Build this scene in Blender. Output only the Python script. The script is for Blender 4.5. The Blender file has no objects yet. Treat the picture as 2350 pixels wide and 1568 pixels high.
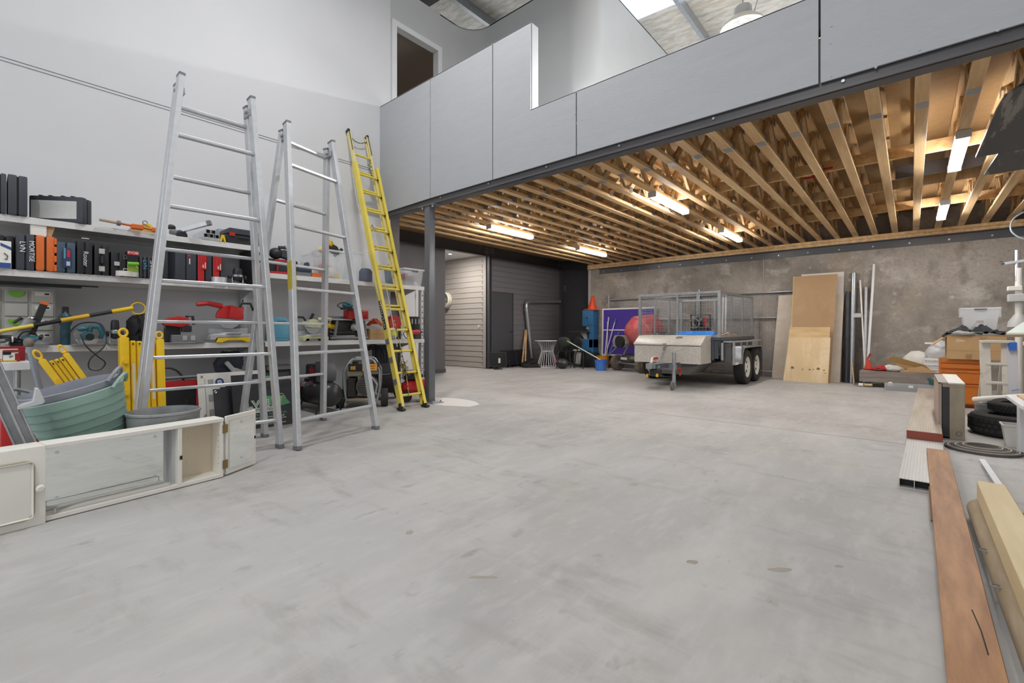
import bpy, bmesh, math, random
from mathutils import Vector, Matrix, Euler, noise
R = math.radians
PI = math.pi
rnd = random.Random(7)
SC = bpy.context.scene
COL = SC.collection

# ---------------------------------------------------------------- camera
F, HV, CU, CH = 1055.0, 758.0, 1175.0, 1.05      # focal length in pixels, horizon row, centre column, eye height
TH = math.atan(916.0 / 1055.0)
SA, CA = math.sin(TH), math.cos(TH)
cam = bpy.data.cameras.new('camera')
cam.sensor_width = 36.0
cam.lens = 36.0 * F / 2350.0
cam.shift_y = -26.0 / 2350.0
cam.clip_start = 0.05
cam_o = bpy.data.objects.new('camera', cam)
cam_o.location = (0, 0, CH)
cam_o.rotation_euler = (R(90), 0, TH)
COL.objects.link(cam_o)
SC.camera = cam_o

# ---------------------------------------------------------------- sky, exposure
world = bpy.data.worlds.new('world')
SC.world = world
world.use_nodes = True
bg = world.node_tree.nodes['Background']
bg.inputs[0].default_value = (0.93, 0.965, 1.0, 1)
bg.inputs[1].default_value = 0.82
SC.view_settings.view_transform = 'Standard'
SC.view_settings.look = 'None'
SC.view_settings.gamma = 1.0
SC.view_settings.use_curve_mapping = False
SC.view_settings.exposure = 0.76
SC.cycles.max_bounces = 8
SC.cycles.diffuse_bounces = 5
SC.cycles.transparent_max_bounces = 16
SC.cycles.caustics_reflective = False
SC.cycles.caustics_refractive = False
SC.cycles.sample_clamp_indirect = 6.0
SC.cycles.use_denoising = True


# ---------------------------------------------------------------- a pixel is a direction; a plane it touches gives the point
def ray(u, v):
    k = (u - CU) / F
    return (-SA + CA * k, CA + SA * k, (HV - v) / F)


def PX(u, v, x=None, y=None, z=None):
    d = ray(u, v)
    if x is not None: t = x / d[0]
    elif y is not None: t = y / d[1]
    else: t = (z - CH) / d[2]
    return Vector((d[0] * t, d[1] * t, CH + d[2] * t))


# ---------------------------------------------------------------- mesh helpers
class B:
    def __init__(s):
        s.v, s.f = [], []

    def _add(s, vs, fs, m=None):
        o = len(s.v)
        for p in vs:
            p = Vector(p)
            s.v.append(m @ p if m else p)
        s.f += [tuple(i + o for i in q) for q in fs]
        return s

    def box(s, x0, x1, y0, y1, z0, z1, m=None):
        vs = [(x, y, z) for z in (z0, z1) for y in (y0, y1) for x in (x0, x1)]
        return s._add(vs, [(0, 2, 3, 1), (4, 5, 7, 6), (0, 1, 5, 4), (2, 6, 7, 3), (0, 4, 6, 2), (1, 3, 7, 5)], m)

    def cb(s, c, d, rot=None):
        m = Matrix.Translation(c)
        if rot: m = m @ Euler(rot).to_matrix().to_4x4()
        return s.box(-d[0] / 2, d[0] / 2, -d[1] / 2, d[1] / 2, -d[2] / 2, d[2] / 2, m)

    def frame(s, p, q, up=(0, 0, 1)):
        p, q = Vector(p), Vector(q)
        z = (q - p).normalized()
        up = Vector(up)
        if abs(z.dot(up)) > 0.98: up = Vector((1, 0, 0)) if abs(z.x) < .9 else Vector((0, 1, 0))
        x = up.cross(z).normalized()
        y = z.cross(x)
        m = Matrix((x, y, z)).transposed().to_4x4()
        m.translation = p
        return m, (q - p).length

    def bar(s, p, q, w, h, up=(0, 0, 1)):
        m, L = s.frame(p, q, up)
        return s.box(-w / 2, w / 2, -h / 2, h / 2, 0, L, m)

    def cyl(s, p, q, r, r2=None, n=12, cap=True):
        m, L = s.frame(p, q)
        r2 = r if r2 is None else r2
        vs = [(r * math.cos(2 * PI * i / n), r * math.sin(2 * PI * i / n), 0) for i in range(n)]
        vs += [(r2 * math.cos(2 * PI * i / n), r2 * math.sin(2 * PI * i / n), L) for i in range(n)]
        fs = [(i, (i + 1) % n, n + (i + 1) % n, n + i) for i in range(n)]
        if cap: fs += [tuple(range(n - 1, -1, -1)), tuple(range(n, 2 * n))]
        return s._add(vs, fs, m)

    def tube(s, pts, r, n=8, closed=False):
        pts = [Vector(p) for p in pts]
        N = len(pts)
        rings = []
        up = None
        for i, p in enumerate(pts):
            a = pts[(i - 1) % N] if (closed or i) else p
            b = pts[(i + 1) % N] if (closed or i < N - 1) else p
            t = (b - a).normalized()
            if up is None: up = Vector((0, 0, 1)) if abs(t.z) < .9 else Vector((1, 0, 0))
            x = up.cross(t)
            if x.length < 1e-5: x = Vector((0, 1, 0)).cross(t)
            x.normalize()
            y = t.cross(x)
            up = y
            rr = r[i] if isinstance(r, (list, tuple)) else r
            rings.append([p + x * rr * math.cos(2 * PI * j / n) + y * rr * math.sin(2 * PI * j / n) for j in range(n)])
        vs = [q for g in rings for q in g]
        fs = []
        for i in range(N if closed else N - 1):
            a, b = i * n, ((i + 1) % N) * n
            fs += [(a + j, a + (j + 1) % n, b + (j + 1) % n, b + j) for j in range(n)]
        if not closed: fs += [tuple(range(n - 1, -1, -1)), tuple(range((N - 1) * n, N * n))]
        return s._add(vs, fs)

    def lathe(s, prof, n=24, m=None, sx=1, sy=1, open_=False):
        k = len(prof)
        vs = [(r * sx * math.cos(2 * PI * i / n), r * sy * math.sin(2 * PI * i / n), z) for i in range(n) for r, z in prof]
        fs = []
        for i in range(n):
            a, b = i * k, ((i + 1) % n) * k
            fs += [(a + j, b + j, b + j + 1, a + j + 1) for j in range(k - 1)]
        if not open_:
            if prof[0][0] > 1e-4: fs.append(tuple(i * k for i in range(n - 1, -1, -1)))
            if prof[-1][0] > 1e-4: fs.append(tuple(i * k + k - 1 for i in range(n)))
        return s._add(vs, fs, m)

    def ell(s, c, r, n=16, k=8, rot=None):
        prof = [(max(math.sin(PI * j / k), 1e-5), -math.cos(PI * j / k)) for j in range(k + 1)]
        m = Matrix.Translation(c)
        if rot: m = m @ Euler(rot).to_matrix().to_4x4()
        m = m @ Matrix.Diagonal((r[0], r[1], r[2], 1))
        return s.lathe(prof, n, m, open_=True)

    def prism(s, poly, a, b, axis='y', m=None):
        n = len(poly)
        def pt(p, h):
            return {'y': (p[0], h, p[1]), 'x': (h, p[0], p[1]), 'z': (p[0], p[1], h)}[axis]
        vs = [pt(p, a) for p in poly] + [pt(p, b) for p in poly]
        fs = [tuple(range(n)), tuple(range(2 * n - 1, n - 1, -1))]
        fs += [(i, n + i, n + (i + 1) % n, (i + 1) % n) for i in range(n)]
        return s._add(vs, fs, m)

    def torus(s, c, R0, r, axis='z', n=24, k=8, a0=0, a1=360):
        full = abs(a1 - a0) >= 360
        cnt = n if full else n + 1
        pts = []
        for i in range(cnt):
            a = R(a0) + R(a1 - a0) * i / n
            p = (R0 * math.cos(a), R0 * math.sin(a))
            q = {'z': (p[0], p[1], 0), 'y': (p[0], 0, p[1]), 'x': (0, p[0], p[1])}[axis]
            pts.append(Vector(c) + Vector(q))
        return s.tube(pts, r, k, closed=full)

    def rotate(s, m, start=0):
        for i in range(start, len(s.v)): s.v[i] = m @ s.v[i]
        return s

    def mesh(s, name, bevel=0, seg=1, smooth=None, angle=35):
        me = bpy.data.meshes.new(name)
        bm = bmesh.new()
        vv = [bm.verts.new(p) for p in s.v]
        for q in s.f:
            try: bm.faces.new([vv[i] for i in q])
            except ValueError: pass
        bmesh.ops.remove_doubles(bm, verts=bm.verts, dist=1e-5)
        bmesh.ops.recalc_face_normals(bm, faces=bm.faces)
        if bevel > 0:
            es = [e for e in bm.edges if len(e.link_faces) == 2 and e.calc_face_angle(0) > R(40)]
            bmesh.ops.bevel(bm, geom=es, offset=bevel, segments=seg, affect='EDGES', profile=.6)
        bm.to_mesh(me)
        bm.free()
        if smooth is None: smooth = True
        if smooth:
            for p in me.polygons: p.use_smooth = True
            me.set_sharp_from_angle(angle=R(angle))
        return me

    def o(s, name, mt, parent=None, bevel=0, seg=1, smooth=None, angle=35):
        return mobj(name, s.mesh(name, bevel, seg, smooth, angle), mt, parent)


def mobj(name, me, mt=None, parent=None, loc=None, rot=None):
    ob = bpy.data.objects.new(name, me)
    if mt is not None and me is not None and not me.materials: me.materials.append(mt)
    COL.objects.link(ob)
    if parent is not None: ob.parent = parent
    if loc is not None: ob.location = loc
    if rot is not None: ob.rotation_euler = rot
    return ob


def tag(o, label, cat, group=None):
    o['label'] = label
    o['category'] = cat
    if group: o['group'] = group
    return o


def T(name, label, cat, loc=(0, 0, 0), rz=0, group=None, rot=None):
    e = bpy.data.objects.new(name, None)
    e.empty_display_size = .1
    COL.objects.link(e)
    e.location = loc
    e.rotation_euler = rot if rot else (0, 0, rz)
    return tag(e, label, cat, group)


def struct(o, label=None):
    o['kind'] = 'structure'
    if label: o['label'] = label
    return o


def copy_tree(o, parent=None):
    c = o.copy()
    COL.objects.link(c)
    c.parent = parent
    for ch in list(o.children): copy_tree(ch, c)
    return c


def text(parent, s, size, loc, rot, mt, name='lettering', align='LEFT', sx=1.0, bold=0.0):
    cu = bpy.data.curves.new(name, 'FONT')
    cu.body = s
    cu.size = size
    cu.align_x = align
    cu.offset = bold
    cu.extrude = 0.0006
    cu.resolution_u = 3
    tmp = bpy.data.objects.new(name, cu)
    me = bpy.data.meshes.new_from_object(tmp)
    bpy.data.objects.remove(tmp)
    ob = mobj(name, me, mt, parent, loc, rot)
    ob.scale = (sx, 1, 1)
    return ob


# ---------------------------------------------------------------- materials
def S(r, g, b):
    def c(x):
        x /= 255.0
        return x / 12.92 if x <= .04045 else ((x + .055) / 1.055) ** 2.4
    return (c(r), c(g), c(b), 1)


MATS = {}


def mat(name, col, rough=.5, metal=0, var=0.0, scale=6, col2=None, bump=0, bscale=40, stretch=(1, 1, 1), emit=0, alpha=1, trans=0, detail=4, ramp=(.35, .65), coat=0):
    if name in MATS: return MATS[name]
    m = bpy.data.materials.new(name)
    m.use_nodes = True
    nt = m.node_tree
    b = nt.nodes['Principled BSDF']
    b.inputs['Base Color'].default_value = col
    b.inputs['Roughness'].default_value = rough
    b.inputs['Metallic'].default_value = metal
    if coat: b.inputs['Coat Weight'].default_value = coat
    if alpha < 1: b.inputs['Alpha'].default_value = alpha
    if trans: b.inputs['Transmission Weight'].default_value = trans
    if emit:
        b.inputs['Emission Color'].default_value = col
        b.inputs['Emission Strength'].default_value = emit
    if var or col2 or bump:
        tc = nt.nodes.new('ShaderNodeTexCoord')
        mp = nt.nodes.new('ShaderNodeMapping')
        mp.inputs['Scale'].default_value = stretch
        nt.links.new(tc.outputs['Object'], mp.inputs['Vector'])
        if var or col2:
            n = nt.nodes.new('ShaderNodeTexNoise')
            n.inputs['Scale'].default_value = scale
            n.inputs['Detail'].default_value = detail
            n.inputs['Roughness'].default_value = .6
            nt.links.new(mp.outputs[0], n.inputs['Vector'])
            r = nt.nodes.new('ShaderNodeValToRGB')
            r.color_ramp.elements[0].position, r.color_ramp.elements[1].position = ramp
            c2 = col2 or tuple(max(0, x * (1 - var)) for x in col[:3]) + (1,)
            r.color_ramp.elements[0].color = c2
            r.color_ramp.elements[1].color = col
            nt.links.new(n.outputs['Fac'], r.inputs['Fac'])
            nt.links.new(r.outputs[0], b.inputs['Base Color'])
        if bump:
            n2 = nt.nodes.new('ShaderNodeTexNoise')
            n2.inputs['Scale'].default_value = bscale
            n2.inputs['Detail'].default_value = 3
            nt.links.new(mp.outputs[0], n2.inputs['Vector'])
            bp = nt.nodes.new('ShaderNodeBump')
            bp.inputs['Strength'].default_value = bump
            bp.inputs['Distance'].default_value = .01
            nt.links.new(n2.outputs['Fac'], bp.inputs['Height'])
            nt.links.new(bp.outputs[0], b.inputs['Normal'])
    MATS[name] = m
    return m


def layered(name, base, layers, rough=.6, bump=0, bscale=30, bstretch=(1, 1, 1), spec=.5):
    """base colour with noise layers (colour, scale, stretch, lo, hi, strength) mixed over it."""
    m = bpy.data.materials.new(name)
    m.use_nodes = True
    nt = m.node_tree
    b = nt.nodes['Principled BSDF']
    b.inputs['Roughness'].default_value = rough
    b.inputs['Specular IOR Level'].default_value = spec
    tc = nt.nodes.new('ShaderNodeTexCoord')
    prev = None
    for i, (c, sc, st, lo, hi, k) in enumerate(layers):
        mp = nt.nodes.new('ShaderNodeMapping')
        mp.inputs['Scale'].default_value = st
        mp.inputs['Location'].default_value = (i * 3.7, i * 1.3, i * 2.1)
        nt.links.new(tc.outputs['Object'], mp.inputs[0])
        n = nt.nodes.new('ShaderNodeTexNoise')
        n.inputs['Scale'].default_value = sc
        n.inputs['Detail'].default_value = 6
        n.inputs['Roughness'].default_value = .62
        nt.links.new(mp.outputs[0], n.inputs['Vector'])
        r = nt.nodes.new('ShaderNodeMapRange')
        r.inputs['From Min'].default_value = lo
        r.inputs['From Max'].default_value = hi
        r.inputs['To Max'].default_value = k
        nt.links.new(n.outputs['Fac'], r.inputs['Value'])
        mx = nt.nodes.new('ShaderNodeMix')
        mx.data_type = 'RGBA'
        mx.inputs[7].default_value = c
        if prev is None: mx.inputs[6].default_value = base
        else: nt.links.new(prev, mx.inputs[6])
        nt.links.new(r.outputs[0], mx.inputs[0])
        prev = mx.outputs[2]
    nt.links.new(prev, b.inputs['Base Color'])
    if bump:
        mp = nt.nodes.new('ShaderNodeMapping')
        mp.inputs['Scale'].default_value = bstretch
        nt.links.new(tc.outputs['Object'], mp.inputs[0])
        n2 = nt.nodes.new('ShaderNodeTexNoise')
        n2.inputs['Scale'].default_value = bscale
        n2.inputs['Detail'].default_value = 4
        nt.links.new(mp.outputs[0], n2.inputs['Vector'])
        bp = nt.nodes.new('ShaderNodeBump')
        bp.inputs['Strength'].default_value = bump
        bp.inputs['Distance'].default_value = .01
        nt.links.new(n2.outputs['Fac'], bp.inputs['Height'])
        nt.links.new(bp.outputs[0], b.inputs['Normal'])
    MATS[name] = m
    return m


WHITE = mat('white_paint', S(226, 227, 229), .55, var=.03, scale=2)
MLEFT = mat('white_plaster', S(215, 216, 219), .7, var=.025, scale=1.2, bump=.02)
MFASCIA = mat('pale_grey_ply', S(174, 176, 180), .55, var=.04, scale=3, bump=.12, bscale=26, stretch=(1, 1, 5))
MGREYW = mat('grey_wall_paint', S(196, 198, 199), .33, var=.04, scale=1.5)
MDARK = mat('charcoal_wall', S(104, 100, 103), .5, var=.06, scale=3)
MDARK2 = mat('charcoal_board', S(122, 119, 121), .5, var=.08, scale=4, stretch=(1, .2, 3))
MDARKS = mat('charcoal_steel', S(84, 83, 86), .4, var=.06, scale=6)
MSTEELD = mat('dark_grey_column', S(108, 110, 116), .35, .2, var=.05, scale=8)
MLBOARD = mat('warm_grey_board', S(186, 180, 174), .6, var=.05, scale=4, stretch=(.3, 1, 2))
MPINE = mat('pine', S(226, 193, 144), .6, var=.0, col2=S(198, 158, 106), scale=3.0, stretch=(4, .35, 4), bump=.05, bscale=20)
MPINE2 = mat('pine_web', S(214, 184, 138), .65, col2=S(184, 148, 102), scale=4, stretch=(3, 3, .6))
MDECK = mat('particle_deck', S(160, 128, 84), .8, var=.12, scale=14)
MPLATE = mat('galvanised_plate', S(168, 172, 178), .35, .8, var=.2, scale=60)
MGALV = mat('galvanised', S(178, 182, 186), .38, .75, var=.18, scale=16)
MALU = mat('aluminium', S(214, 216, 219), .4, .45, var=.1, scale=20)
MALU2 = mat('dull_aluminium', S(196, 198, 201), .45, .4, var=.14, scale=14)
BLACK = mat('black_plastic', S(40, 40, 43), .45, var=.1, scale=12)
DARKP = mat('charcoal_plastic', S(62, 65, 73), .5, var=.1, scale=10)
MIDG = mat('mid_grey_plastic', S(120, 122, 126), .5, var=.06)
LGREY = mat('light_grey_plastic', S(190, 191, 190), .5, var=.04)
RED = mat('red_plastic', S(190, 38, 40), .4, var=.08)
DRED = mat('dark_red', S(150, 36, 40), .5, var=.1)
ORANGE = mat('orange_plastic', S(216, 108, 42), .45, var=.06)
TEAL = mat('teal_plastic', S(52, 112, 124), .42, var=.1)
CYAN = mat('light_blue_plastic', S(88, 150, 176), .42, var=.05)
BLUE = mat('blue_plastic', S(64, 112, 190), .42, var=.06)
NAVY = mat('slate_blue', S(66, 86, 104), .5, var=.08)
YEL = mat('yellow_plastic', S(238, 196, 30), .42, var=.06, scale=8)
YELR = mat('yellow_fibreglass', S(232, 212, 92), .42, var=.08, scale=5)
RUBBER = mat('black_rubber', S(46, 45, 45), .85, var=.15, scale=30)
CARD = mat('cardboard', S(196, 160, 116), .85, var=.08, scale=5)
PAPER = mat('paper_white', S(228, 226, 220), .8, var=.04)
CREAM = mat('cream_enamel', S(226, 222, 208), .45, var=.03)
GREENT = mat('sage_green_rubber', S(158, 190, 180), .5, var=.1, scale=4)
LIME = mat('lime_plastic', S(120, 190, 60), .45)
MKWHITE = mat('ink_white', S(225, 228, 230), .6)
MKBLACK = mat('ink_black', S(25, 25, 27), .6)
MKRED = mat('ink_red', S(200, 35, 40), .6)
MKGREEN = mat('ink_green', S(92, 176, 128), .6)
MKBLUE = mat('ink_blue', S(44, 74, 140), .6)
CHROME = mat('chrome', S(215, 217, 220), .18, 1)
CLEAR = mat('clear_plastic', S(226, 230, 234), .25, 0, alpha=.34)
CLEAR2 = mat('frosted_plastic', S(236, 238, 241), .35, 0, alpha=.5)
MLAMP = mat('lamp_diffuser', (1.0, .985, .97, 1), .4, emit=46)
# ================================================================ the building
XL, YM, YB, XD, ZJ = -6.5, 4.25, 11.65, -8.75, 2.93   # left wall, mezzanine front, back wall, far side wall, joist underside

# ---- floor
MFLOOR = layered('concrete_floor', S(168, 166, 163), [
    (S(181, 180, 179), .35, (1, 1, 1), .42, .62, .8),
    (S(150, 148, 146), .9, (1, 1, 1), .5, .7, .6),
    (S(196, 193, 189), 2.2, (1, .35, 1), .46, .66, .5),
    (S(138, 135, 130), 5.0, (.35, 1, 1), .54, .72, .5),
    (S(194, 192, 190), 14, (1, .3, 1), .5, .7, .4),
    (S(166, 158, 144), 1.3, (1, 1, 1), .6, .74, .6),
    (S(120, 116, 109), 9, (1, .5, 1), .62, .76, .55),
    (S(103, 98, 94), 40, (1, 1, 1), .68, .74, .5),
], rough=.62, bump=.06, bscale=30)
fl = B()
fl.box(-13, 7.5, -4.5, 13.2, -.15, 0)
struct(fl.o('floor', MFLOOR, smooth=False), 'pale grey worn concrete slab floor')
ln = B()   # saw-cut joint across the slab, as a shallow sealed strip
p, q = PX(1890, 997, z=0), PX(2095, 1027, z=0)
ln.bar((p.x - 2.5, p.y, .0008), (q.x + 3, p.y, .0008), .004, .0012)
ln.o('slab_joint', mat('joint_sealant', S(120, 116, 110), .9), bpy.data.objects['floor'])
ap = B()
ap.box(-30, 30, -40, -4.5, -.3, -.16)
struct(ap.o('floor_apron', mat('apron_concrete', S(176, 174, 170), .8), smooth=False), 'concrete apron outside the open front')

# ---- floor stains
MST = mat('floor_stain', S(166, 158, 146), .8, var=.2)
for (u, v, a, b_) in ((940, 1222, .022, .03), (1110, 1325, .06, .012), (1590, 1290, .03, .02), (1790, 1308, .05, .02), (1925, 1300, .02, .012), (2172, 1332, .012, .01)):
    c = PX(u, v, z=0)
    s = B()
    pts = []
    for i in range(12):
        an = 2 * PI * i / 12
        r = .75 + .5 * rnd.random()
        pts.append((c.x + a * r * math.cos(an) * .75 + b_ * r * math.sin(an) * .6, c.y + a * r * math.cos(an) * .66 - b_ * r * math.sin(an) * .75))
    s.prism(pts, 0, .0007, 'z')
    s.o('stain_mark', MST, bpy.data.objects['floor'], smooth=False)
# pale dust patch by the column
s = B()
c = PX(1030, 922, z=0)
s.prism([(c.x + .55 * math.cos(i * PI / 8) * (1 + .12 * math.sin(i * 3)), c.y + .3 * math.sin(i * PI / 8)) for i in range(16)], 0, .0006, 'z')
s.o('dust_patch', mat('dust', S(226, 224, 220), .9, var=.05), bpy.data.objects['floor'], smooth=False)



def wall(name, mt, label, *boxes):
    b = B()
    for q in boxes: b.box(*q)
    return struct(b.o(name, mt, smooth=False), label)


wall('wall_left', MLEFT, 'white plastered side wall behind the shelving', (XL - .2, XL, -4.5, 4.42, 0, 7.6))
wl = bpy.data.objects['wall_left']
for dv in (0, 8):   # two thin wires stapled along the white wall
    p, q = PX(0, 125 + dv, x=XL + .006), PX(895, 385 + dv, x=XL + .006)
    B().cyl((XL + .004, -4.4, p.z), (XL + .004, 4.4, p.z - .03), .0022, n=6).o('wire', MIDG, wl)
wall('wall_return', MDARK, None, (XD - .2, XL, 4.42, 4.6, 0, 3.33))
wall('wall_side', MDARK, 'charcoal painted side wall under the mezzanine', (XD - .2, XD, 4.6, 7.54, 0, 3.06))
wall('wall_corridor', MDARK, None, (-12, XD - .2, 7.34, 7.54, 0, 3.2), (-12.2, -12, 7.34, 9.25, 0, 3.2))
b = B(); b.box(XD - .01, XD + .015, 4.6, 7.555, 0, .09); b.box(-12, XD + .015, 7.54, 7.555, 0, .09)
struct(b.o('baseboard_side', MDARKS, bevel=.003))
# white door in the charcoal wall, seen below the shelf end
d = struct(B().box(XD + .001, XD + .02, 5.78, 6.62, 0.005, 2.02).o('door_1', WHITE, bevel=.003), 'white flush door in the charcoal side wall')
b = B(); b.box(XD, XD + .03, 5.70, 5.78, 0, 2.1); b.box(XD, XD + .03, 6.62, 6.70, 0, 2.1); b.box(XD, XD + .03, 5.7805, 6.6195, 2.02, 2.1)
b.o('door_frame', WHITE, d, bevel=.003)
for z in (.25, 1.8): B().cyl((XD + .035, 6.62, z), (XD + .035, 6.62, z + .09), .009).o('hinge', MGALV, d)

# corridor end wall in pale weatherboard, board by board
wc = B(); wc.box(-12, XD - .05, 9.07, 9.25, 0, 3.2)
wc = struct(wc.o('wall_weatherboard', MLBOARD, smooth=False), 'pale warm grey weatherboard wall in the lit corridor')
bm_ = B(); bm_.prism([(9.07, .0), (9.07, .15), (9.058, .15), (9.045, .004), (9.05, 0)], -12, XD - .16, 'x')
me = bm_.mesh('board', smooth=False)
for i in range(21): mobj('board', me, MLBOARD, wc, (0, 0, .012 + i * .15))
B().box(XD - .17, XD - .05, 9.04, 9.07, 0, 3.15).o('corner_board', MLBOARD, wc, bevel=.003)
cc = struct(B().box(-12.2, XD + .0, 7.34, 9.25, 3.12, 3.2).o('ceiling_corridor', WHITE, smooth=False), 'white corridor ceiling with a downlight')
dl = PX(1033, 583, z=3.115)
B().lathe([(.055, 0), (.055, -.012), (.045, -.014), (.044, -.006)], 20, Matrix.Translation((dl.x, dl.y, 3.12)), open_=True).o('downlight_trim', WHITE, cc)
B().lathe([(.0, -.004), (.042, -.006)], 20, Matrix.Translation((dl.x, dl.y, 3.12)), open_=True).o('downlight_lens', MLAMP, cc)
L = bpy.data.lights.new('corridor_downlight', 'AREA'); L.shape = 'DISK'; L.size = .25; L.energy = 28; L.color = (1, .93, .85)
lo = bpy.data.objects.new('corridor_downlight', L); COL.objects.link(lo); lo.location = (dl.x + .25, dl.y - .35, 3.09)

# dark weatherboard wall with a door, beyond the corridor
wd = struct(B().box(XD - .2, XD - .02, 9.05, 12.8, 0, 3.33).o('wall_dark_boards', MDARK2, smooth=False), 'charcoal weatherboard wall at the far corner')
bm_ = B(); bm_.prism([(XD - .02, 0), (XD + .004, .004), (XD - .006, .15), (XD - .02, .15)], 9.2, 12.6, 'y')
me = bm_.mesh('board', smooth=False)
yd0, yd1 = PX(1128, 700, x=XD).y, PX(1176, 700, x=XD).y
bm_ = B(); bm_.prism([(XD - .02, 0), (XD + .004, .004), (XD - .006, .15), (XD - .02, .15)], yd1 + .02, 12.6, 'y')
me2 = bm_.mesh('board', smooth=False)
for i in range(20): mobj('board', me2 if i < 14 else me, MDARK2, wd, (0, 0, .01 + i * .15))
d2 = struct(B().box(XD - .018, XD + .0, yd0, yd1, .01, 2.1).o('door_2', MDARKS, bevel=.003), 'charcoal flush door in the weatherboard wall')
b = B(); b.box(XD - .01, XD + .02, yd1, yd1 + .03, 0, 2.13); b.box(XD - .01, XD + .02, yd0, yd1 - .0005, 2.1, 2.13); b.box(XD - .01, XD + .02, yd0 - .03, yd0, 0, 2.13)
b.o('door_frame', MDARKS, d2)
b = B(); b.cyl((XD, yd1 - .07, 1.02), (XD + .05, yd1 - .07, 1.02), .026, n=14); b.bar((XD + .05, yd1 - .07, 1.02), (XD + .05, yd1 - .19, 1.015), .018, .018)
b.o('door_handle', CHROME, d2)
wall('wall_recess', MDARKS, 'dark recessed wall behind the band saw', (XD, -6.9, 12.6, 12.8, 0, 3.33), (-7.28, -7.08, 11.86, 12.6, 0, 3.33))

# unseen right and front walls, added to limit sky light; doorway shifted for light
wall('wall_right', MLEFT, 'unseen white side wall on the right of the hall, added to limit sky light', (7.4, 7.5, -4.5, 13.2, 0, 7.2))
wall('wall_front', MLEFT, 'unseen white front wall added to limit sky light, its open roller doorway placed to light the left', (-6.7, -6.3, -4.5, -4.4, 0, 7.6), (2.4, 7.5, -4.5, -4.4, 0, 7.4), (-6.3, 2.4, -4.5, -4.4, 5.0, 7.4))
# back wall: precast concrete panels
MCONC = layered('precast_concrete', S(157, 149, 142), [
    (S(178, 170, 160), .8, (1, 1, 1), .42, .6, .9),
    (S(116, 109, 101), .6, (1, 1, 1), .46, .64, .8),
    (S(196, 190, 182), 1.9, (1, 1, 1.4), .54, .68, .75),
    (S(100, 94, 88), 2.6, (1, 1, .6), .55, .7, .6),
    (S(168, 153, 132), 1.1, (1, 1, .5), .54, .72, .55),
    (S(200, 195, 188), 6, (1, 1, 1), .6, .72, .5),
    (S(126, 120, 114), 22, (1, 1, 1), .5, .68, .45),
], rough=.8, bump=.1, bscale=22)
wb = struct(bpy.data.objects.new('wall_back', None), 'mottled precast concrete back wall under the mezzanine'); COL.objects.link(wb)
xj = PX(1752, 700, y=YB).x
for x0, x1 in ((-7.08, xj - .012), (xj + .012, 3.0), (3.024, 7.3)):
    B().box(x0, x1, YB, YB + .2, 0, 3.33).o('concrete_panel', MCONC, wb, bevel=.006)
B().box(xj - .012, xj + .012, YB + .02, YB + .05, 0, 3.3).o('panel_joint', mat('sealant', S(196, 190, 182), .8), wb)
B().box(-7.15, -7.07, YB - .012, YB + .1, 0, 3.0).o('edge_trim', mat('pale_trim', S(178, 170, 168), .5), wb, bevel=.004)
# lifting sockets: small pale discs cast in the panels
for (u, v) in ((2023, 618), (1998, 617), (1950, 643), (2185, 682)):
    c = PX(u, v, y=YB)
    B().cyl((c.x, YB - .004, c.z), (c.x, YB + .01, c.z), .03, n=14).o('patch_plug', mat('patch', S(190, 184, 176), .8), wb)
# steel angle with bolts and the two timber plates that carry the joists
xa = PX(1376, 620, y=YB).x
an = struct(B().box(xa, 7.3, YB - .018, YB, 2.66, 2.81).box(xa, 7.3, YB - .12, YB, 2.80, 2.812).o('trim_1', MDARKS, bevel=.002), 'dark steel angle bolted along the concrete wall')
bl = B(); bl.cyl((0, -.028, 0), (0, 0, 0), .017, n=6); blm = bl.mesh('bolt')
for i in range(22):
    mobj('bolt', blm, MGALV, an, (xa + .15 + i * .55, YB - .018, 2.715))
tp = struct(B().box(-7.1, 7.3, YB - .14, YB, 2.813, 2.868).o('trim_2', MPINE, bevel=.002), 'two stacked pine plates along the concrete wall')
B().box(-7.1, 7.3, YB - .135, YB, 2.872, 2.93).o('top_plate', MPINE, tp, bevel=.002)

# side beam, posts
sb = B()
sb.box(XD - .06, XD + .06, 4.6, 12.6, 3.06, 3.075); sb.box(XD - .05, XD + .02, 4.6, 12.6, 3.07, 3.33)
sbm = struct(sb.o('trim_3', MDARKS, smooth=False), 'deep charcoal steel beam over the side wall')
for py, pn in ((9.10, 'post'), (PX(1291, 800, x=XD + .06).y - .05, 'post')):
    p_ = B()
    p_.box(XD - .05, XD + .07, py - .05, py - .04, 0, 3.06); p_.box(XD - .05, XD + .07, py + .04, py + .05, 0, 3.06); p_.box(XD + .005, XD + .015, py - .05, py + .05, 0, 3.06)
    p_.box(XD - .1, XD + .12, py - .1, py + .1, 0, .012); p_.box(XD + .02, XD + .03, py - .22, py + .22, 3.08, 3.3)
    po = struct(p_.o('column_post', mat('post_grey', S(98, 98, 102), .4, .2), smooth=False), 'grey steel H post at the %s' % ('corridor corner' if py < 10 else 'far weatherboard corner'))
    for dy in (-.16, -.1, .1, .16):
        for dz in (3.12, 3.2, 3.28): B().cyl((XD + .03, py + dy, dz), (XD + .048, py + dy, dz), .014, n=6).o('bolt', MGALV, po)

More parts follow.
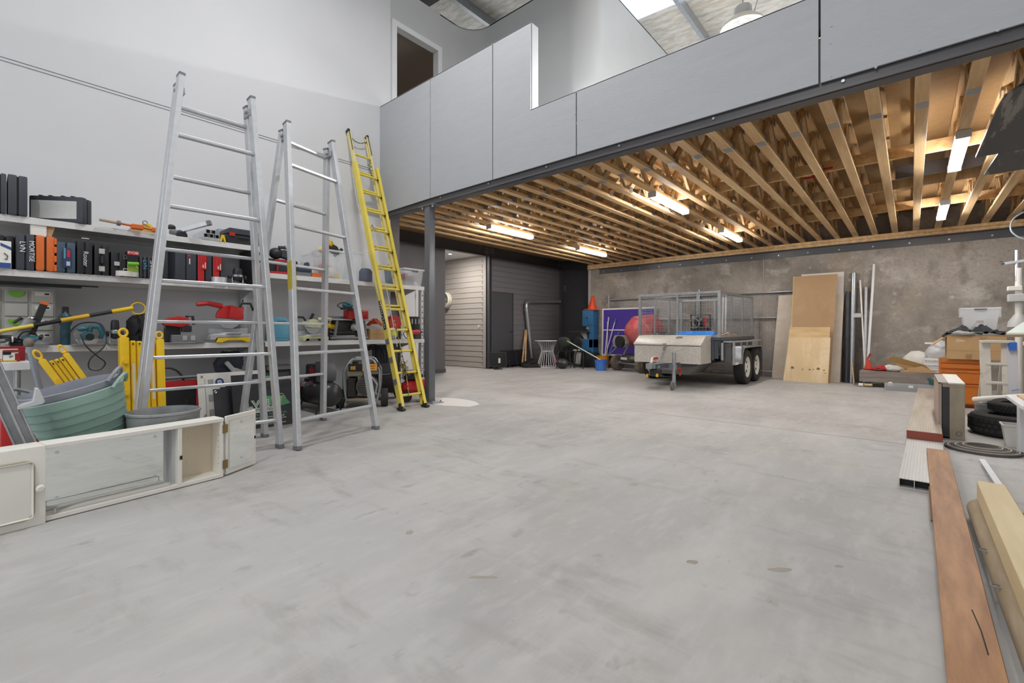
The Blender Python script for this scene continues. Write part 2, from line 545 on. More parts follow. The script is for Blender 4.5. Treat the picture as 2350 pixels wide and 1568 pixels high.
# front column
cb_ = PX(985, 925, z=0)
co = struct(bpy.data.objects.new('column_front', None), 'grey square steel column at the mezzanine edge'); COL.objects.link(co)
cx, cy = cb_.x - .055, cb_.y + .055
B().box(cx - .055, cx + .055, cy - .055, cy + .055, .012, 2.85).o('shaft', MSTEELD, co, bevel=.008, seg=2)
B().box(cx - .2, cx + .2, cy - .1, cy + .1, 0, .014).o('base_plate', MGALV, co, bevel=.002)
for dx in (-.16, .16):
    for dy in (-.07, .07): B().cyl((cx + dx, cy + dy, .014), (cx + dx, cy + dy, .04), .014, n=6).o('anchor_bolt', MGALV, co)
B().box(cx - .17, cx + .17, cy - .07, cy + .07, 2.85, 2.866).o('cap_plate', MSTEELD, co)
for dx in (-.11, .11): B().cyl((cx + dx, cy - .04, 2.82), (cx + dx, cy - .04, 2.85), .016, n=6).o('bolt', MGALV, co)

# front beam, deck, fascia panels
fb = B(); fb.box(XL, 5.5, YM - .02, YM + .13, 2.866, 2.88); fb.box(XL, 5.5, YM + .0, YM + .012, 2.866, 3.3)
fb = struct(fb.o('trim_4', MDARKS, smooth=False), 'dark steel edge beam under the grey fascia')
for u in (1012, 1122, 1255, 1422, 1638, 1935): 
    c = PX(u, 400, y=YM)
    B().cyl((c.x, YM - .012, 2.925), (c.x, YM, 2.925), .012, n=8).o('bolt', MGALV, fb)
pf = struct(bpy.data.objects.new('wall_parapet', None), 'pale grey sheet parapet along the mezzanine front'); COL.objects.link(pf)
pe = [PX(u, 400, y=YM - .025).x for u in (988, 1131, 1323, 1881)]
xt = PX(1221, 100, y=YM).x
g = .006
ZT, ZLW = 4.67, 3.64
for poly in (
    [(XL + .003, 2.93), (pe[0] - g, 2.95), (pe[0] - g, ZT), (XL + .003, ZT)],
    [(pe[0] + g, 2.95), (pe[1] - g, 2.95), (pe[1] - g, ZT), (pe[0] + g, ZT)],
    [(pe[1] + g, 2.95), (pe[2] - g, 2.95), (pe[2] - g, ZLW), (xt, ZLW), (xt, ZT), (pe[1] + g, ZT)],
    [(pe[2] + g, 2.95), (pe[3] - g * 1.2, 2.95), (pe[3] - g * 1.2, ZLW), (pe[2] + g, ZLW)],
    [(pe[3] + g * 1.2, 2.95), (3.2, 2.95), (3.2, ZLW), (pe[3] + g * 1.2, ZLW)]):
    B().prism(poly, YM - .03, YM - .012, 'y').o('fascia_panel', MFASCIA, pf, bevel=.0015)
B().box(XL, xt - .004, YM - .012, YM + .1, 3.372, ZT - .012).box(xt - .02, 5.0, YM - .012, YM + .1, 3.372, ZLW - .01).o('stud_core', MKBLACK, pf, smooth=False)
B().box(xt - .045, xt + .006, YM - .01, YM + .115, ZLW - .005, ZT + .004).o('end_cap', mat('cap_grey', S(176, 178, 180), .6), pf, bevel=.003)
B().box(XL, xt, YM - .03, YM + .115, ZT - .012, ZT + .003).o('cap_rail', MFASCIA, pf, bevel=.002)
B().box(xt, 5.0, YM - .03, YM + .115, ZLW - .01, ZLW + .003).o('cap_rail', MFASCIA, pf, bevel=.002)
for (u, v) in ((1335, 275), (1325, 330), (1908, 60), (1905, 100), (1907, 175), (2010, 155), (1320, 262), (2110, 115), (2290, 70)):
    c = PX(u, v, y=YM - .03)
    B().ell((c.x, YM - .0305, c.z), (.009, .003, .009), 8, 4).o('screw_head', MFASCIA, pf)

# mezzanine deck with open-web timber joists
ce = struct(B().box(-8.95, 5.5, YM + .13, 12.8, 3.335, 3.36).o('ceiling', MDECK, smooth=False), 'underside of the timber mezzanine floor')
YF, YE = YM + .05, YB - .02
ch = B().box(-.045, .045, YF, YE, 0, .045).mesh('bottom_chord', bevel=.003)
tch = B().box(-.045, .045, YF, YE, 0, .045).mesh('top_chord', bevel=.003)
NW = 20
st = (YE - YF - .3) / NW
webs = []
for s_ in (1, -1):
    w = B(); w.bar((0, -s_ * st * .46, 0), (0, s_ * st * .46, .315), .07, .035, up=(1, 0, 0)) if 0 else w.bar((0, -s_ * st * .46, -.0), (0, s_ * st * .46, .315), .035, .07, up=(0, 1, 0))
    webs.append(w.mesh('web', smooth=False))
pl = B().box(-.04, .04, -.06, .06, -.0015, 0).mesh('nail_plate', smooth=False)
sp = B()
for i in range(0, NW + 1):
    y_ = YF + .15 + st * i
    z_ = .06 if i % 2 == 0 else .33
    for sx in (-1, 1): sp.box(sx * .0455 - .0007, sx * .0455 + .0007, y_ - .05, y_ + .05, z_ - .045, z_ + .035)
spm = sp.mesh('side_plates', smooth=False)
en = B().box(-.045, .045, YF, YF + .09, .045, .36).mesh('end_block', smooth=False)
for i in range(-23, 7):
    tx = .068 + .3025 * i
    t = bpy.data.objects.new('floor_truss', None); COL.objects.link(t); t.parent = ce; t.location = (tx, 0, ZJ)
    mobj('bottom_chord', ch, MPINE, t); mobj('top_chord', tch, MPINE, t, (0, 0, .36)); mobj('end_block', en, MPINE2, t)
    for k in range(NW): mobj('web', webs[k % 2], MPINE2, t, (0, YF + .15 + st * (k + .5), .045))
    mobj('nail_plate', pl, MPLATE, t, (0, 5.12 + rnd.uniform(-.04, .04), 0)); mobj('nail_plate', pl, MPLATE, t, (0, 11.05 + rnd.uniform(-.05, .05), 0))
    mobj('side_plates', spm, MPLATE, t)
for y_, x0, x1, mt_ in ((6.74, -7, 3, MPINE), (9.67, -7, 3, MPINE), (8.2, -7, 3, MPINE2), (7.66, -.15, 3, MDARKS)):
    B().box(x0, x1, y_ - .02, y_ + .02, ZJ + .046, ZJ + .046 + (.13 if mt_ is not MDARKS else .16)).o('strongback', mt_, ce, bevel=.002)
for (u, v) in ((1860, 410), (1895, 390), (1530, 455)):
    c = PX(u, v, z=ZJ + .05)
    B().box(c.x - .07, c.x + .07, c.y - .004, c.y + .004, ZJ + .05, ZJ + .075).o('red_tape', RED, ce)
for u, v, dx in ((1225, 425, .3), (1400, 470, .22), (1500, 505, .26), (1600, 540, .2), (1690, 475, .25), (1330, 560, .22)):   # offcut packers lying between the webs
    c = PX(u, v, z=ZJ + .1)
    B().cb((c.x, c.y, ZJ + .13), (dx, .03, .09), (0, .25, .15)).o('packer', MPINE, ce)

# LED battens on the joists
def batten(u, v, label):
    c = PX(u, v, z=2.875)
    i = round((c.x - .068) / .3025)
    x = .068 + .3025 * i
    t = T('batten_light', label, 'light', (x, c.y, ZJ), 0, 'LED battens under the mezzanine')
    B().box(-.045, .045, -.62, .62, -.03, -.0016).o('housing', WHITE, t, bevel=.004)
    b = B(); b.prism([(-.055, -.03), (.055, -.03), (.05, -.06), (.036, -.074), (-.036, -.074), (-.05, -.06)], -.6, .6, 'y'); b.o('diffuser', MLAMP, t)
    for s_ in (-1, 1): B().box(-.057, .057, s_ * .61 - .012, s_ * .61 + .012, -.076, -.002).o('end_cap', LGREY, t, bevel=.004)
    return t
for u, v, l in ((1170, 536, 'lit LED batten nearest the front column'), (1360, 580, 'lit LED batten nearest the dark weatherboard wall'), (1525, 473, 'lit LED batten over the open floor before the trailer'),
                (1670, 544, 'lit LED batten above the caged trailer'), (2203, 354, 'lit LED batten beside the black hanging sheets'), (2166, 486, 'lit LED batten above the leaning poles by the concrete wall'),
                (2560, 330, 'lit LED batten beyond the black hanging sheets')): batten(u, v, l)

# upstairs rooms: grey walls with rounded corners, door
def arc(cx, cy, r, a0, a1, n=10): return [(cx + r * math.cos(R(a0 + (a1 - a0) * i / n)), cy + r * math.sin(R(a0 + (a1 - a0) * i / n))) for i in range(n + 1)]
YU, XU, ZU = 6.3, -3.85, 6.83
inner = [(XL, 5.48)] + arc(XL + .45, YU - .45, .45, 180, 90) + arc(XU - .4, YU + .4, .4, -90, 0) + [(XU, 12.5)]
outer = [(XL - .12, 5.48), (XL - .12, YU + .12), (XU - .5, YU + .12), (XU - .12, YU + .5), (XU - .12, 12.5)]
up = B()
n_ = len(inner)
up._add([(x, y, 3.36) for x, y in inner] + [(x, y, ZU) for x, y in inner], [(i, i + 1, n_ + i + 1, n_ + i) for i in range(n_ - 1)])
up.prism(list(reversed(inner)) + outer, ZU - .02, ZU, 'z')
up._add([(x, y, 3.36) for x, y in outer] + [(x, y, ZU) for x, y in outer], [(i, i + 1, 5 + i + 1, 5 + i) for i in range(4)])
struct(up.o('wall_upstairs', MGREYW, angle=50), 'grey rounded wall of the upstairs room')
yda, ydb = PX(899, 100, x=XL).y, PX(1013, 120, x=XL).y
wall('wall_upstairs_door', MGREYW, 'grey upstairs wall around the doorway', (XL - .12, XL, 4.42, yda + .07, 3.36, ZU), (XL - .12, XL, ydb - .07, 5.48, 3.36, ZU), (XL - .12, XL, yda + .07, ydb - .07, 6.13, ZU))
b = B(); zt = 6.22
b.box(XL - .005, XL + .02, yda, yda + .09, 3.36, zt); b.box(XL - .005, XL + .02, ydb - .09, ydb, 3.36, zt); b.box(XL - .005, XL + .02, yda + .0905, ydb - .0905, zt - .09, zt)
b.box(XL - .13, XL, yda + .06, yda + .085, 3.36, zt - .08); b.box(XL - .13, XL, ydb - .085, ydb - .06, 3.36, zt - .08); b.box(XL - .13, XL - .006, yda + .0855, ydb - .0855, zt - .085, zt - .06)
d3 = struct(b.o('door_3', WHITE, smooth=False), 'white upstairs door frame with a dark room beyond')
B().box(XL - .08, XL - .065, ydb - .09, ydb - .082, 5.0, 5.12).o('strike_plate', MGALV, d3)
MROOM = mat('dim_room', S(150, 138, 126), .8)
b = B(); b.box(-9.5, -9.4, 3.9, 7.5, 3.36, 6.4); b.box(-9.5, XL - .12, 7.4, 7.5, 3.36, 6.4); b.box(-9.5, XL - .12, 3.9, 4.0, 3.36, 6.4); b.box(-9.5, XL - .12, 3.9, 7.5, 6.4, 6.5)
struct(b.o('wall_upstairs_room', MROOM, smooth=False), 'dim upstairs room seen through the doorway')
L = bpy.data.lights.new('room_fill_added', 'AREA'); L.shape = 'DISK'; L.size = .3; L.energy = 9; L.color = (1, .92, .82)  # unseen lamp added to lift the brightness of the upstairs room
lo = bpy.data.objects.new('room_fill_added', L); COL.objects.link(lo); lo.location = (-8.2, 6.3, 6.36)
d4 = struct(B().box(-9.4, -9.37, 5.0, 5.8, 3.36, 5.75).o('door_4', MDARKS), 'dark inner door of the upstairs room')
b = B(); b.box(-9.4, -9.36, 5.8, 5.88, 3.36, 5.83); b.box(-9.4, -9.36, 5.0, 5.88, 5.75, 5.83); b.o('door_frame', MROOM, d4)
wall('floor_upstairs', mat('grey_bounce_floor', S(188, 188, 188), .6), 'unseen floor of the mezzanine level, made pale grey to bounce neutral light', (-9.5, 5.5, 4.37, 12.5, 3.3615, 3.37))  # hidden floor, coloured and extended so its bounce keeps the walls neutral

# roof: foil-faced sheets, purlins, rafter, skylight strips
def zr(x): return 7.62 - .055 * (x + 3.0)
MFOIL = layered('roof_foil', S(176, 170, 158), [(S(214, 210, 200), 3, (1, 3, 1), .4, .6, .8), (S(110, 104, 94), 2.2, (.6, 4, 1), .55, .72, .8), (S(220, 196, 166), 1.2, (1, 2, 1), .55, .7, .5)], rough=.3, bump=.5, bscale=5, bstretch=(1, 5, 1))
def roofstrip(name, y0, y1, mt_, lab=None, dz=0, th=.04, parent=None, x0=-13, x1=7.5):
    b = B(); a, c = zr(x0) + dz, zr(x1) + dz
    b._add([(x0, y0, a), (x1, y0, c), (x1, y1, c), (x0, y1, a), (x0, y0, a + th), (x1, y0, c + th), (x1, y1, c + th), (x0, y1, a + th)], [(0, 1, 2, 3), (7, 6, 5, 4), (0, 4, 5, 1), (1, 5, 6, 2), (2, 6, 7, 3), (3, 7, 4, 0)])
    o = b.o(name, mt_, parent, smooth=False)
    return struct(o, lab) if parent is None else o
SKY = [(-2.2, -.9), (1.4, 2.7), (7.9, 9.25)]  # only the last strip is in view; the hall ones are added for light
ys = [-4.5] + [q for s_ in SKY for q in s_] + [13.2]
for i in range(0, len(ys), 2): roofstrip('ceiling_roof', ys[i], ys[i + 1], MFOIL, 'silver foil lined roof above the mezzanine')
ro = bpy.data.objects['ceiling_roof']
m = bpy.data.materials.new('skylight_sheet'); m.use_nodes = True
nt = m.node_tree; nt.nodes.clear()
o_ = nt.nodes.new('ShaderNodeOutputMaterial'); mx = nt.nodes.new('ShaderNodeMixShader'); a_ = nt.nodes.new('ShaderNodeBsdfTransparent'); b_ = nt.nodes.new('ShaderNodeBsdfTranslucent')
a_.inputs[0].default_value = (.96, .97, 1, 1); b_.inputs[0].default_value = (.9, .92, .95, 1); mx.inputs[0].default_value = .35
nt.links.new(a_.outputs[0], mx.inputs[1]); nt.links.new(b_.outputs[0], mx.inputs[2]); nt.links.new(mx.outputs[0], o_.inputs[0])
for i, (a, c) in enumerate(SKY):
    w = roofstrip('window_%d' % (i + 1), a, c, m, 'bright translucent skylight strip in the roof, the two over the hall unseen and added for light', .03, .004)
    roofstrip('glazing_bar', a + .42, a + .45, MGALV, None, .0, .03, w)
for i, x_ in enumerate((-11, -9.2, -6.9, -5.2, -3.45, -1.2, .3, 1.8, 3.6, 5.4)):
    z_ = zr(x_)
    struct(B().box(x_ - .04, x_ + .04, -4.4, 13.1, z_ - .2, z_ - .002).o('beam_purlin', MGALV, smooth=False), 'galvanised roof purlin')
b = B()
for x0 in (0,):
    p0, p1 = (-13, 5.62, zr(-13) - .34), (7.4, 5.62, zr(7.4) - .34)
    b.bar(p0, p1, .22, .26, up=(0, 0, 1))
struct(b.o('beam_rafter', mat('rafter_brown', S(58, 54, 50), .5), smooth=False), 'dark steel roof rafter above the upstairs room')

# high bay lights under the roof, one in view and three added
def highbay(loc, label, power):
    t = T('high_bay_light', label, 'light', loc, 0, 'high bay lights')
    B().lathe([(.05, .16), (.1, .16), (.11, .13), (.11, .04), (.12, .03), (.12, .0), (.05, .0)], 24).o('driver', LGREY, t)
    B().lathe([(.12, .02), (.2, -.02), (.27, -.09), (.285, -.13), (.272, -.13), (.258, -.09), (.19, -.035), (.1, -.005)], 32, open_=True).o('reflector', CREAM, t)
    l_ = B()
    for i in range(12):
        a = 2 * PI * i / 12
        l_.bar((.05 * math.cos(a), .05 * math.sin(a), -.03), (.2 * math.cos(a), .2 * math.sin(a), -.06), .012, .012)
    l_.o('lens_ribs', LGREY, t)
    for i in range(3):
        a = 2 * PI * i / 3 + .5
        B().cb((.287 * math.cos(a), .287 * math.sin(a), -.125), (.03, .03, .04), (0, 0, a)).o('clip', LGREY, t)
    B().tube([(0, 0, .16), (0, 0, zr(loc[0]) - loc[2] - .01)], .008).o('chain', MGALV, t)
    if power:
        L = bpy.data.lights.new('bay_lamp', 'AREA'); L.shape = 'DISK'; L.size = .4; L.energy = power; L.color = (1, .985, .97)
        o = bpy.data.objects.new('bay_lamp', L); COL.objects.link(o); o.location = (loc[0], loc[1], loc[2] - .16)
    return t
hb = PX(1705, 66, y=6.75)
h1 = highbay((hb.x, hb.y, hb.z + .13), 'white round high bay light hanging over the mezzanine', 290)
B().tube([(.12, .05, .05), (.5, .6, zr(hb.x) - hb.z - .3)], .009).o('stay_rod', MALU, h1)
highbay((-3.9, 2.3, 6.6), 'unseen high bay light added to brighten the left of the open hall', 60)  # this and the next two are unseen lamps added to brighten the hall
highbay((1.2, 1.6, 6.5), 'unseen high bay light added to brighten the right of the open hall', 15)
highbay((-1.2, -1.8, 6.5), 'unseen high bay light added behind the viewer to brighten the hall', 80)
# ================================================================ ladders
def rail_at(a, b, z):
    t = (z - a.z) / (b.z - a.z)
    return a + (b - a) * t


def trestle(label, apL, apR, front, rear, zf, zr_):
    apL, apR = Vector(apL), Vector(apR)
    c = (apL + apR) / 2
    t = T('trestle_ladder', label, 'ladder', (c.x, c.y, 0))
    o = Vector((c.x, c.y, 0))
    for sgn, ft, zs in ((1, front, zf), (-1, rear, zr_)):
        fL, fR = Vector(ft[0]), Vector(ft[1])
        tl, tr = apL + Vector((sgn * .048, 0, 0 if sgn > 0 else -.05)), apR + Vector((sgn * .048, 0, 0 if sgn > 0 else -.05))
        for a, f, s_ in ((tl, fL, -1), (tr, fR, 1)):
            a, f = a - o, f - o
            fr = B().bar(f + Vector((0, 0, .03)), a, .04, .086, up=(1, 0, 0)).o('rail', MALU, t, bevel=.004)
            B().bar(f, f + (a - f) * .012, .046, .092, up=(1, 0, 0)).o('foot_cap', MIDG, fr, bevel=.003)
            B().bar(a - (a - f) * .004, a + (a - f) * .002, .044, .09, up=(1, 0, 0)).o('end_cap', MIDG, fr)
        for z in zs:
            p, q = rail_at(fL, tl, z) - o, rail_at(fR, tr, z) - o
            B().bar(p, q, .05, .026, up=(0, 0, 1)).o('rung', MALU, t, bevel=.005)
    for a in (apL - o, apR - o):
        b = B(); b.cb(a + Vector((0, 0, -.13)), (.14, .045, .06)); b.cyl(a + Vector((0, -.04, -.12)), a + Vector((0, .04, -.12)), .014)
        b.o('hinge', MGALV, t, bevel=.004)
    return t


LZF = (2.62, 2.03, 1.435, .84, .25)
LZR = (2.9, 2.32, 1.72, 1.12, .55)
trestle('tall aluminium trestle ladder nearly folded shut, behind the white vanity cabinet', (-4.52, 1.055, 3.12), (-4.52, 1.58, 3.13),
        ((-4.33, .745, 0), (-4.25, 1.737, 0)), ((-4.80, .80, 0), (-4.80, 1.82, 0)), LZF, LZR)
tb = trestle('aluminium trestle ladder standing open between the folded ladder and yellow ladder', (-4.55, 1.905, 3.03), (-4.70, 2.43, 3.05),
        ((-4.06, 1.81, 0), (-4.29, 2.735, 0)), ((-4.95, 1.65, 0), (-5.17, 2.60, 0)), LZF, LZR)
p_, q_ = Vector((-4.06, 1.81, 0)), Vector((-4.5, 1.905, 3.03))
a, b2 = rail_at(p_, q_, 1.42), rail_at(p_, q_, 1.68)
oo = Vector(tb.location)
B().bar(a - oo, b2 - oo, .0415, .0875, up=(1, 0, 0)).o('warning_label', mat('label_yellow', S(196, 176, 60), .6, var=.2, scale=60), tb)

# yellow extension ladder leaning on the white wall
def yladder():
    f = Vector((-5.0, 3.76, 0)); top = Vector((-6.41, 3.795, 4.08))
    t = T('extension_ladder', 'yellow fibreglass extension ladder leaning on the white wall beside the column', 'ladder', f)
    d = (top - f).normalized(); L = (top - f).length
    n = Vector((d.z, 0, -d.x)).normalized()      # out of the ladder towards the room
    hw = .195
    y = Vector((0, 1, 0))
    L1 = L * .865
    for s_ in (-1, 1):
        r = B()
        c0, c1 = y * s_ * hw + d * .05, y * s_ * hw + d * L1
        r.bar(c0, c1, .012, .075, up=n) if 0 else r.bar(c0, c1, .088, .014, up=y)
        r.bar(c0 + n * .04 - y * s_ * .016, c1 + n * .04 - y * s_ * .016, .01, .04, up=y); r.bar(c0 - n * .04 - y * s_ * .016, c1 - n * .04 - y * s_ * .016, .01, .04, up=y)
        ro = r.o('base_rail', YELR, t)
        if s_ < 0:
            for k in (.07, .14, .2): B().bar(c0 + d * (L * k), c0 + d * (L * k + .07), .078, .03, up=y).o('duct_tape', MIDG, ro)
        g = B(); g.cb(y * s_ * hw + Vector((0, 0, .022)), (.13, .06, .03)); g.cb(y * s_ * hw + Vector((-.01, 0, .06)), (.05, .05, .08)); g.o('foot', BLACK, t, bevel=.008)
        hw2 = hw - .035
        r = B(); e0, e1 = y * s_ * hw2 + n * -.045 + d * (L * .27), y * s_ * hw2 + n * -.045 + d * L
        r.bar(e0, e1, .06, .012, up=y); r.bar(e0 + n * .026 - y * s_ * .012, e1 + n * .026 - y * s_ * .012, .01, .03, up=y); r.bar(e0 - n * .026 - y * s_ * .012, e1 - n * .026 - y * s_ * .012, .01, .03, up=y)
        fr = r.o('fly_rail', mat('pale_yellow_fibreglass', S(226, 214, 150), .42, var=.08), t)
        B().bar(e1 - d * .34 + n * .033, e1 + n * .033, .006, .02, up=n).o('edge_guard', BLACK, fr); B().bar(e1 - d * .01, e1 + d * .03, .07, .03, up=y).o('rail_cap', BLACK, fr)
    for k in range(13):
        s0 = .2 + k * .305
        if s0 < L1 - .03:
            p, q = -y * hw + d * s0, y * hw + d * s0
            rg = B().cyl(p, q, .017, n=10).o('rung', YELR, t)
            for e in (-1, 1): B().cyl(y * e * (hw - .03) + d * s0, y * e * (hw - .005) + d * s0, .024, n=10).o('rung_boss', BLACK, rg)
        s1 = s0 + .07
        if s1 > L * .28 and s1 < L - .05:
            p, q = -y * (hw - .04) - n * .045 + d * s1, y * (hw - .04) - n * .045 + d * s1
            B().cyl(p, q, .016, n=10).o('fly_rung', YELR, t)
    # lettering plate on the left rail, chain at the top, rope
    pl = -y * (hw + .008) + d * 1.12
    B().bar(pl, pl + d * .42, .06, .003, up=y).o('name_plate', MKBLACK, t)
    mk = B()
    for k in range(10):
        c0 = pl + d * (.025 + k * .04) - y * .003
        mk.bar(c0 + n * (.012 if k % 2 else -.012), c0 + d * .026 + n * (-.012 if k % 3 else .012), .006, .002, up=y); mk.bar(c0 - n * .016, c0 + n * .016, .006, .002, up=y)
    mk.o('plate_marks', PAPER, t)
    ch_ = B()
    a_, b_ = -y * (hw - .03) - n * .045 + d * (L - .06), y * (hw - .03) - n * .045 + d * (L - .06)
    pts = [a_.lerp(b_, i / 12) + Vector((0, 0, -.07 * math.sin(PI * i / 12))) for i in range(13)]
    for i in range(12): ch_.tube([pts[i], pts[i + 1]], .006 if i % 2 else .009, 6)
    ch_.o('chain', MIDG, t)
    rope = B()
    ROPE = mat('rope', S(206, 200, 188), .9, var=.2, scale=80)
    rr = [-y * (hw + .05) + d * (L * .84) + n * .0, -y * (hw + .06) + d * (L * .6) + n * .01, -y * (hw + .04) + d * (L * .45) + n * .03, -y * (hw + .02) + d * (L * .32) + n * .05, -y * (hw - .05) + d * (L * .2) + n * .04]
    pts = []
    for i in range(len(rr) - 1):
        for k in range(6): pts.append(rr[i].lerp(rr[i + 1], k / 6) + y * -.012 * math.sin(PI * k / 6))
    rope.tube(pts, .0055, 6)
    rope.o('pull_rope', ROPE, t)
    rope = B()
    p0 = -y * (hw - .09) + n * .03
    rope.tube([p0 + d * (L * .62), p0 + d * (L * .5) + y * .02, p0 + d * (L * .36) + y * .03, p0 + d * (L * .2) + y * .02], .0055, 6)
    for k in range(3): rope.torus(p0 + d * (L * (.62 - .002 * k)) + Vector((0, .01 * k, 0)), .03, .006, 'y', 14, 6)
    rope.o('pull_rope', ROPE, t)
    rope = B()
    BW = mat('speckled_rope', S(196, 178, 120), .9, col2=S(40, 38, 36), scale=60, ramp=(.48, .52))
    pts = [p0 + d * (.55 + .1 * math.sin(i * 1.9)) + y * (.06 + .05 * math.sin(i * 2.7)) + n * .035 * math.cos(i * 1.3) for i in range(26)]
    rope.tube(pts, .007, 6)
    rope.tube([p0 + d * 1.25 + y * .05, p0 + d * .9 + y * .07, p0 + d * .5 + y * .08, p0 + d * .18 + y * .05], .007, 6)
    rope.o('tied_rope', BW, t)
    rope = B(); p2 = y * (hw - .1) - n * .02
    pts = [p2 + d * (L * .89 - i * .022) + y * .02 * math.sin(i * 2.2) + n * .02 * math.cos(i * 1.7) for i in range(14)]
    rope.tube(pts, .009, 6); rope.o('chain_bundle', MIDG, t)
    return t


yladder()

# ================================================================ left foreground
P0, P1 = PX(105, 1199, z=0), PX(513, 1096, z=0)
dv = (P1 - P0); LV = dv.length; rzv = math.atan2(dv.y, dv.x)
MVAN = mat('vanity_white', S(236, 233, 225), .5, var=.03, scale=3)
MVIN = mat('vanity_inside', S(222, 208, 184), .55, var=.04)
MIRR = mat('mirror', (.86, .89, .86, 1), .02, 1.0)
va = T('mirror_cabinet', 'long white bathroom mirror cabinet standing on the floor, one mirrored door open', 'cabinet', P0, rzv)
HV_, DV = .425, .135
dvx = .64
B().box(0, LV, 0, DV, .004, .03).o('bottom_board', MVAN, va, bevel=.003)
B().box(-.0, LV + .002, -.004, DV, HV_ - .026, HV_).o('top_board', MVAN, va, bevel=.003)
B().box(0, LV, DV - .012, DV, .03, HV_ - .026).o('back_panel', MVIN, va)
B().box(dvx - .012, dvx + .012, 0, DV - .012, .03, HV_ - .026).o('divider', MVAN, va, bevel=.002)
B().box(dvx - .03, dvx - .012, .04, DV - .012, .03, HV_ - .026).o('mirror_edge_panel', LGREY, va)
B().box(LV - .02, LV, 0, DV - .012, .03, HV_ - .026).o('end_panel', MVAN, va, bevel=.002)
mi = B().box(.0, dvx - .03, DV - .026, DV - .014, .032, HV_ - .028).o('mirror', MIRR, va)
for x in (.07, dvx - .1):
    for z in (.09, HV_ - .075): B().cyl((x, DV - .03, z), (x, DV - .02, z), .009, n=12).o('mirror_screw', CHROME, mi)
B().tube([(.04, .02, .03), (.04, .02, .058), (.055, .02, .062), (.3, .02, .06), (dvx - .065, .02, .062), (dvx - .05, .02, .058), (dvx - .05, .02, .03)], .0042, 8).o('chrome_rail', CHROME, va)
for z in (.12, .3): B().cyl((dvx + .1, DV - .018, z), (dvx + .1, DV - .01, z), .007, n=10).o('screw_cap', CREAM, va)
b = B()
for z in (.1, .14, .18, .22, .26, .3): b.cyl((LV - .022, .03, z), (LV - .019, .03, z), .003, n=6)
b.o('shelf_pin_holes', MIDG, va)
B().box(dvx - .002, dvx + .012, -.004, .0, .19, .215).o('catch', MKBLACK, va)
# deep closed end with its routed door and knob
B().box(-.62, -.004, -.022, DV, .0, HV_ + .0).o('end_cupboard', MVAN, va, bevel=.006, seg=2)
def rrect(x0, x1, z0, z1, r, y, n=5):
    pts = []
    for cx_, cz_, a0 in ((x1 - r, z1 - r, 0), (x0 + r, z1 - r, 90), (x0 + r, z0 + r, 180), (x1 - r, z0 + r, 270)):
        for i in range(n + 1): pts.append((cx_ + r * math.cos(R(a0 + 90 * i / n)), y, cz_ + r * math.sin(R(a0 + 90 * i / n))))
    return pts
cd = B().box(-.58, -.055, -.03, -.022, .05, HV_ - .075).o('cupboard_door', MVAN, va, bevel=.02, seg=3)
B().tube(rrect(-.58, -.05, .045, HV_ - .07, .04, -.0265), .005, 6, closed=True).o('door_groove', mat('groove', S(176, 168, 150), .7), cd)
B().lathe([(.0, .03), (.012, .03), (.02, .022), (.02, .014), (.008, .008), (.008, 0)], 16, Matrix.Translation((-.028, -.022, .2)) @ Matrix.Rotation(R(90), 4, 'X')).o('knob', PAPER, va)
# open mirrored door
od = bpy.data.objects.new('mirror_door', None); COL.objects.link(od); od.parent = va; od.location = (LV + .004, .0, 0); od.rotation_euler = (0, 0, R(22))
B().box(.02, .31, .0, .018, .012, HV_ + .006).o('door_panel', MVAN, od, bevel=.003)
B().box(.045, .285, -.0035, -.0005, .045, HV_ - .03).o('door_mirror', MIRR, od)
for z in (.1, HV_ - .06): B().cyl((.16, -.008, z), (.16, -.002, z), .008, n=12).o('mirror_screw', CHROME, od)
B().box(.292, .304, -.004, 0, .21, .23).o('catch_plate', MKBLACK, od)
for z in (.09, HV_ - .08):
    b = B(); b.box(-.01, .03, -.004, .004, z - .03, z + .03); b.cyl((.004, -.004, z - .03), (.004, -.004, z + .03), .005, n=8); b.o('hinge', mat('brass_hinge', S(150, 130, 84), .4, .8), od)

# nested rubber tubs, tilted
c = PX(172, 905, x=-4.22)
def tub(label, c, r0, r1, h, mt_, tilt, dz, groove, rim=.012):
    t = T('builders_tub', label, 'tub', (c.x, c.y, .0), 0, rot=tilt)
    prof = [(r0 * .2, 0), (r0 * .92, 0), (r0, .03), (r1 * .97, h * .93), (r1, h), (r1 - .014, h + .004), (r1 - .02, h - .02), (r0 - .014, .035), (r0 * .2, .02)]
    B().lathe(prof, 36).o('bowl', mt_, t)
    for k in groove: B().torus((0, 0, h * k), r0 + (r1 - r0) * k + .001, .0028, 'z', 36, 5).o('ridge', mat('tub_ridge', S(118, 152, 144), .6) if mt_ is GREENT else MIDG, t)
    for s_ in (-1, 1):
        a0 = 62 if s_ > 0 else 242
        b = B(); pts = []
        for i in range(9):
            a = R(a0 - 22 + 44 * i / 8); rr_ = r1 + .008 + .028 * math.sin(PI * i / 8); pts.append((rr_ * math.cos(a), rr_ * math.sin(a), h + .062 * math.sin(PI * i / 8) - .006))
        b.tube(pts, .011, 8); b.o('handle', mt_, t)
    return t
tub('sage green rubber builders tub tilted behind the vanity cabinet', Vector((-4.2, .545, 0)), .165, .268, .6, GREENT, (R(15), R(1), 0), 0, (.55, .64, .73, .82, .91))
tub('grey rubber tub nested inside the green tub', Vector((-4.2, .532, 0)), .15, .252, .6, mat('grey_rubber_tub', S(150, 154, 164), .5, var=.1), (R(15), R(1), 0), 0, ())
bpy.data.objects['builders_tub'].location.z = .055
bpy.data.objects['builders_tub.001'].location.z = .1
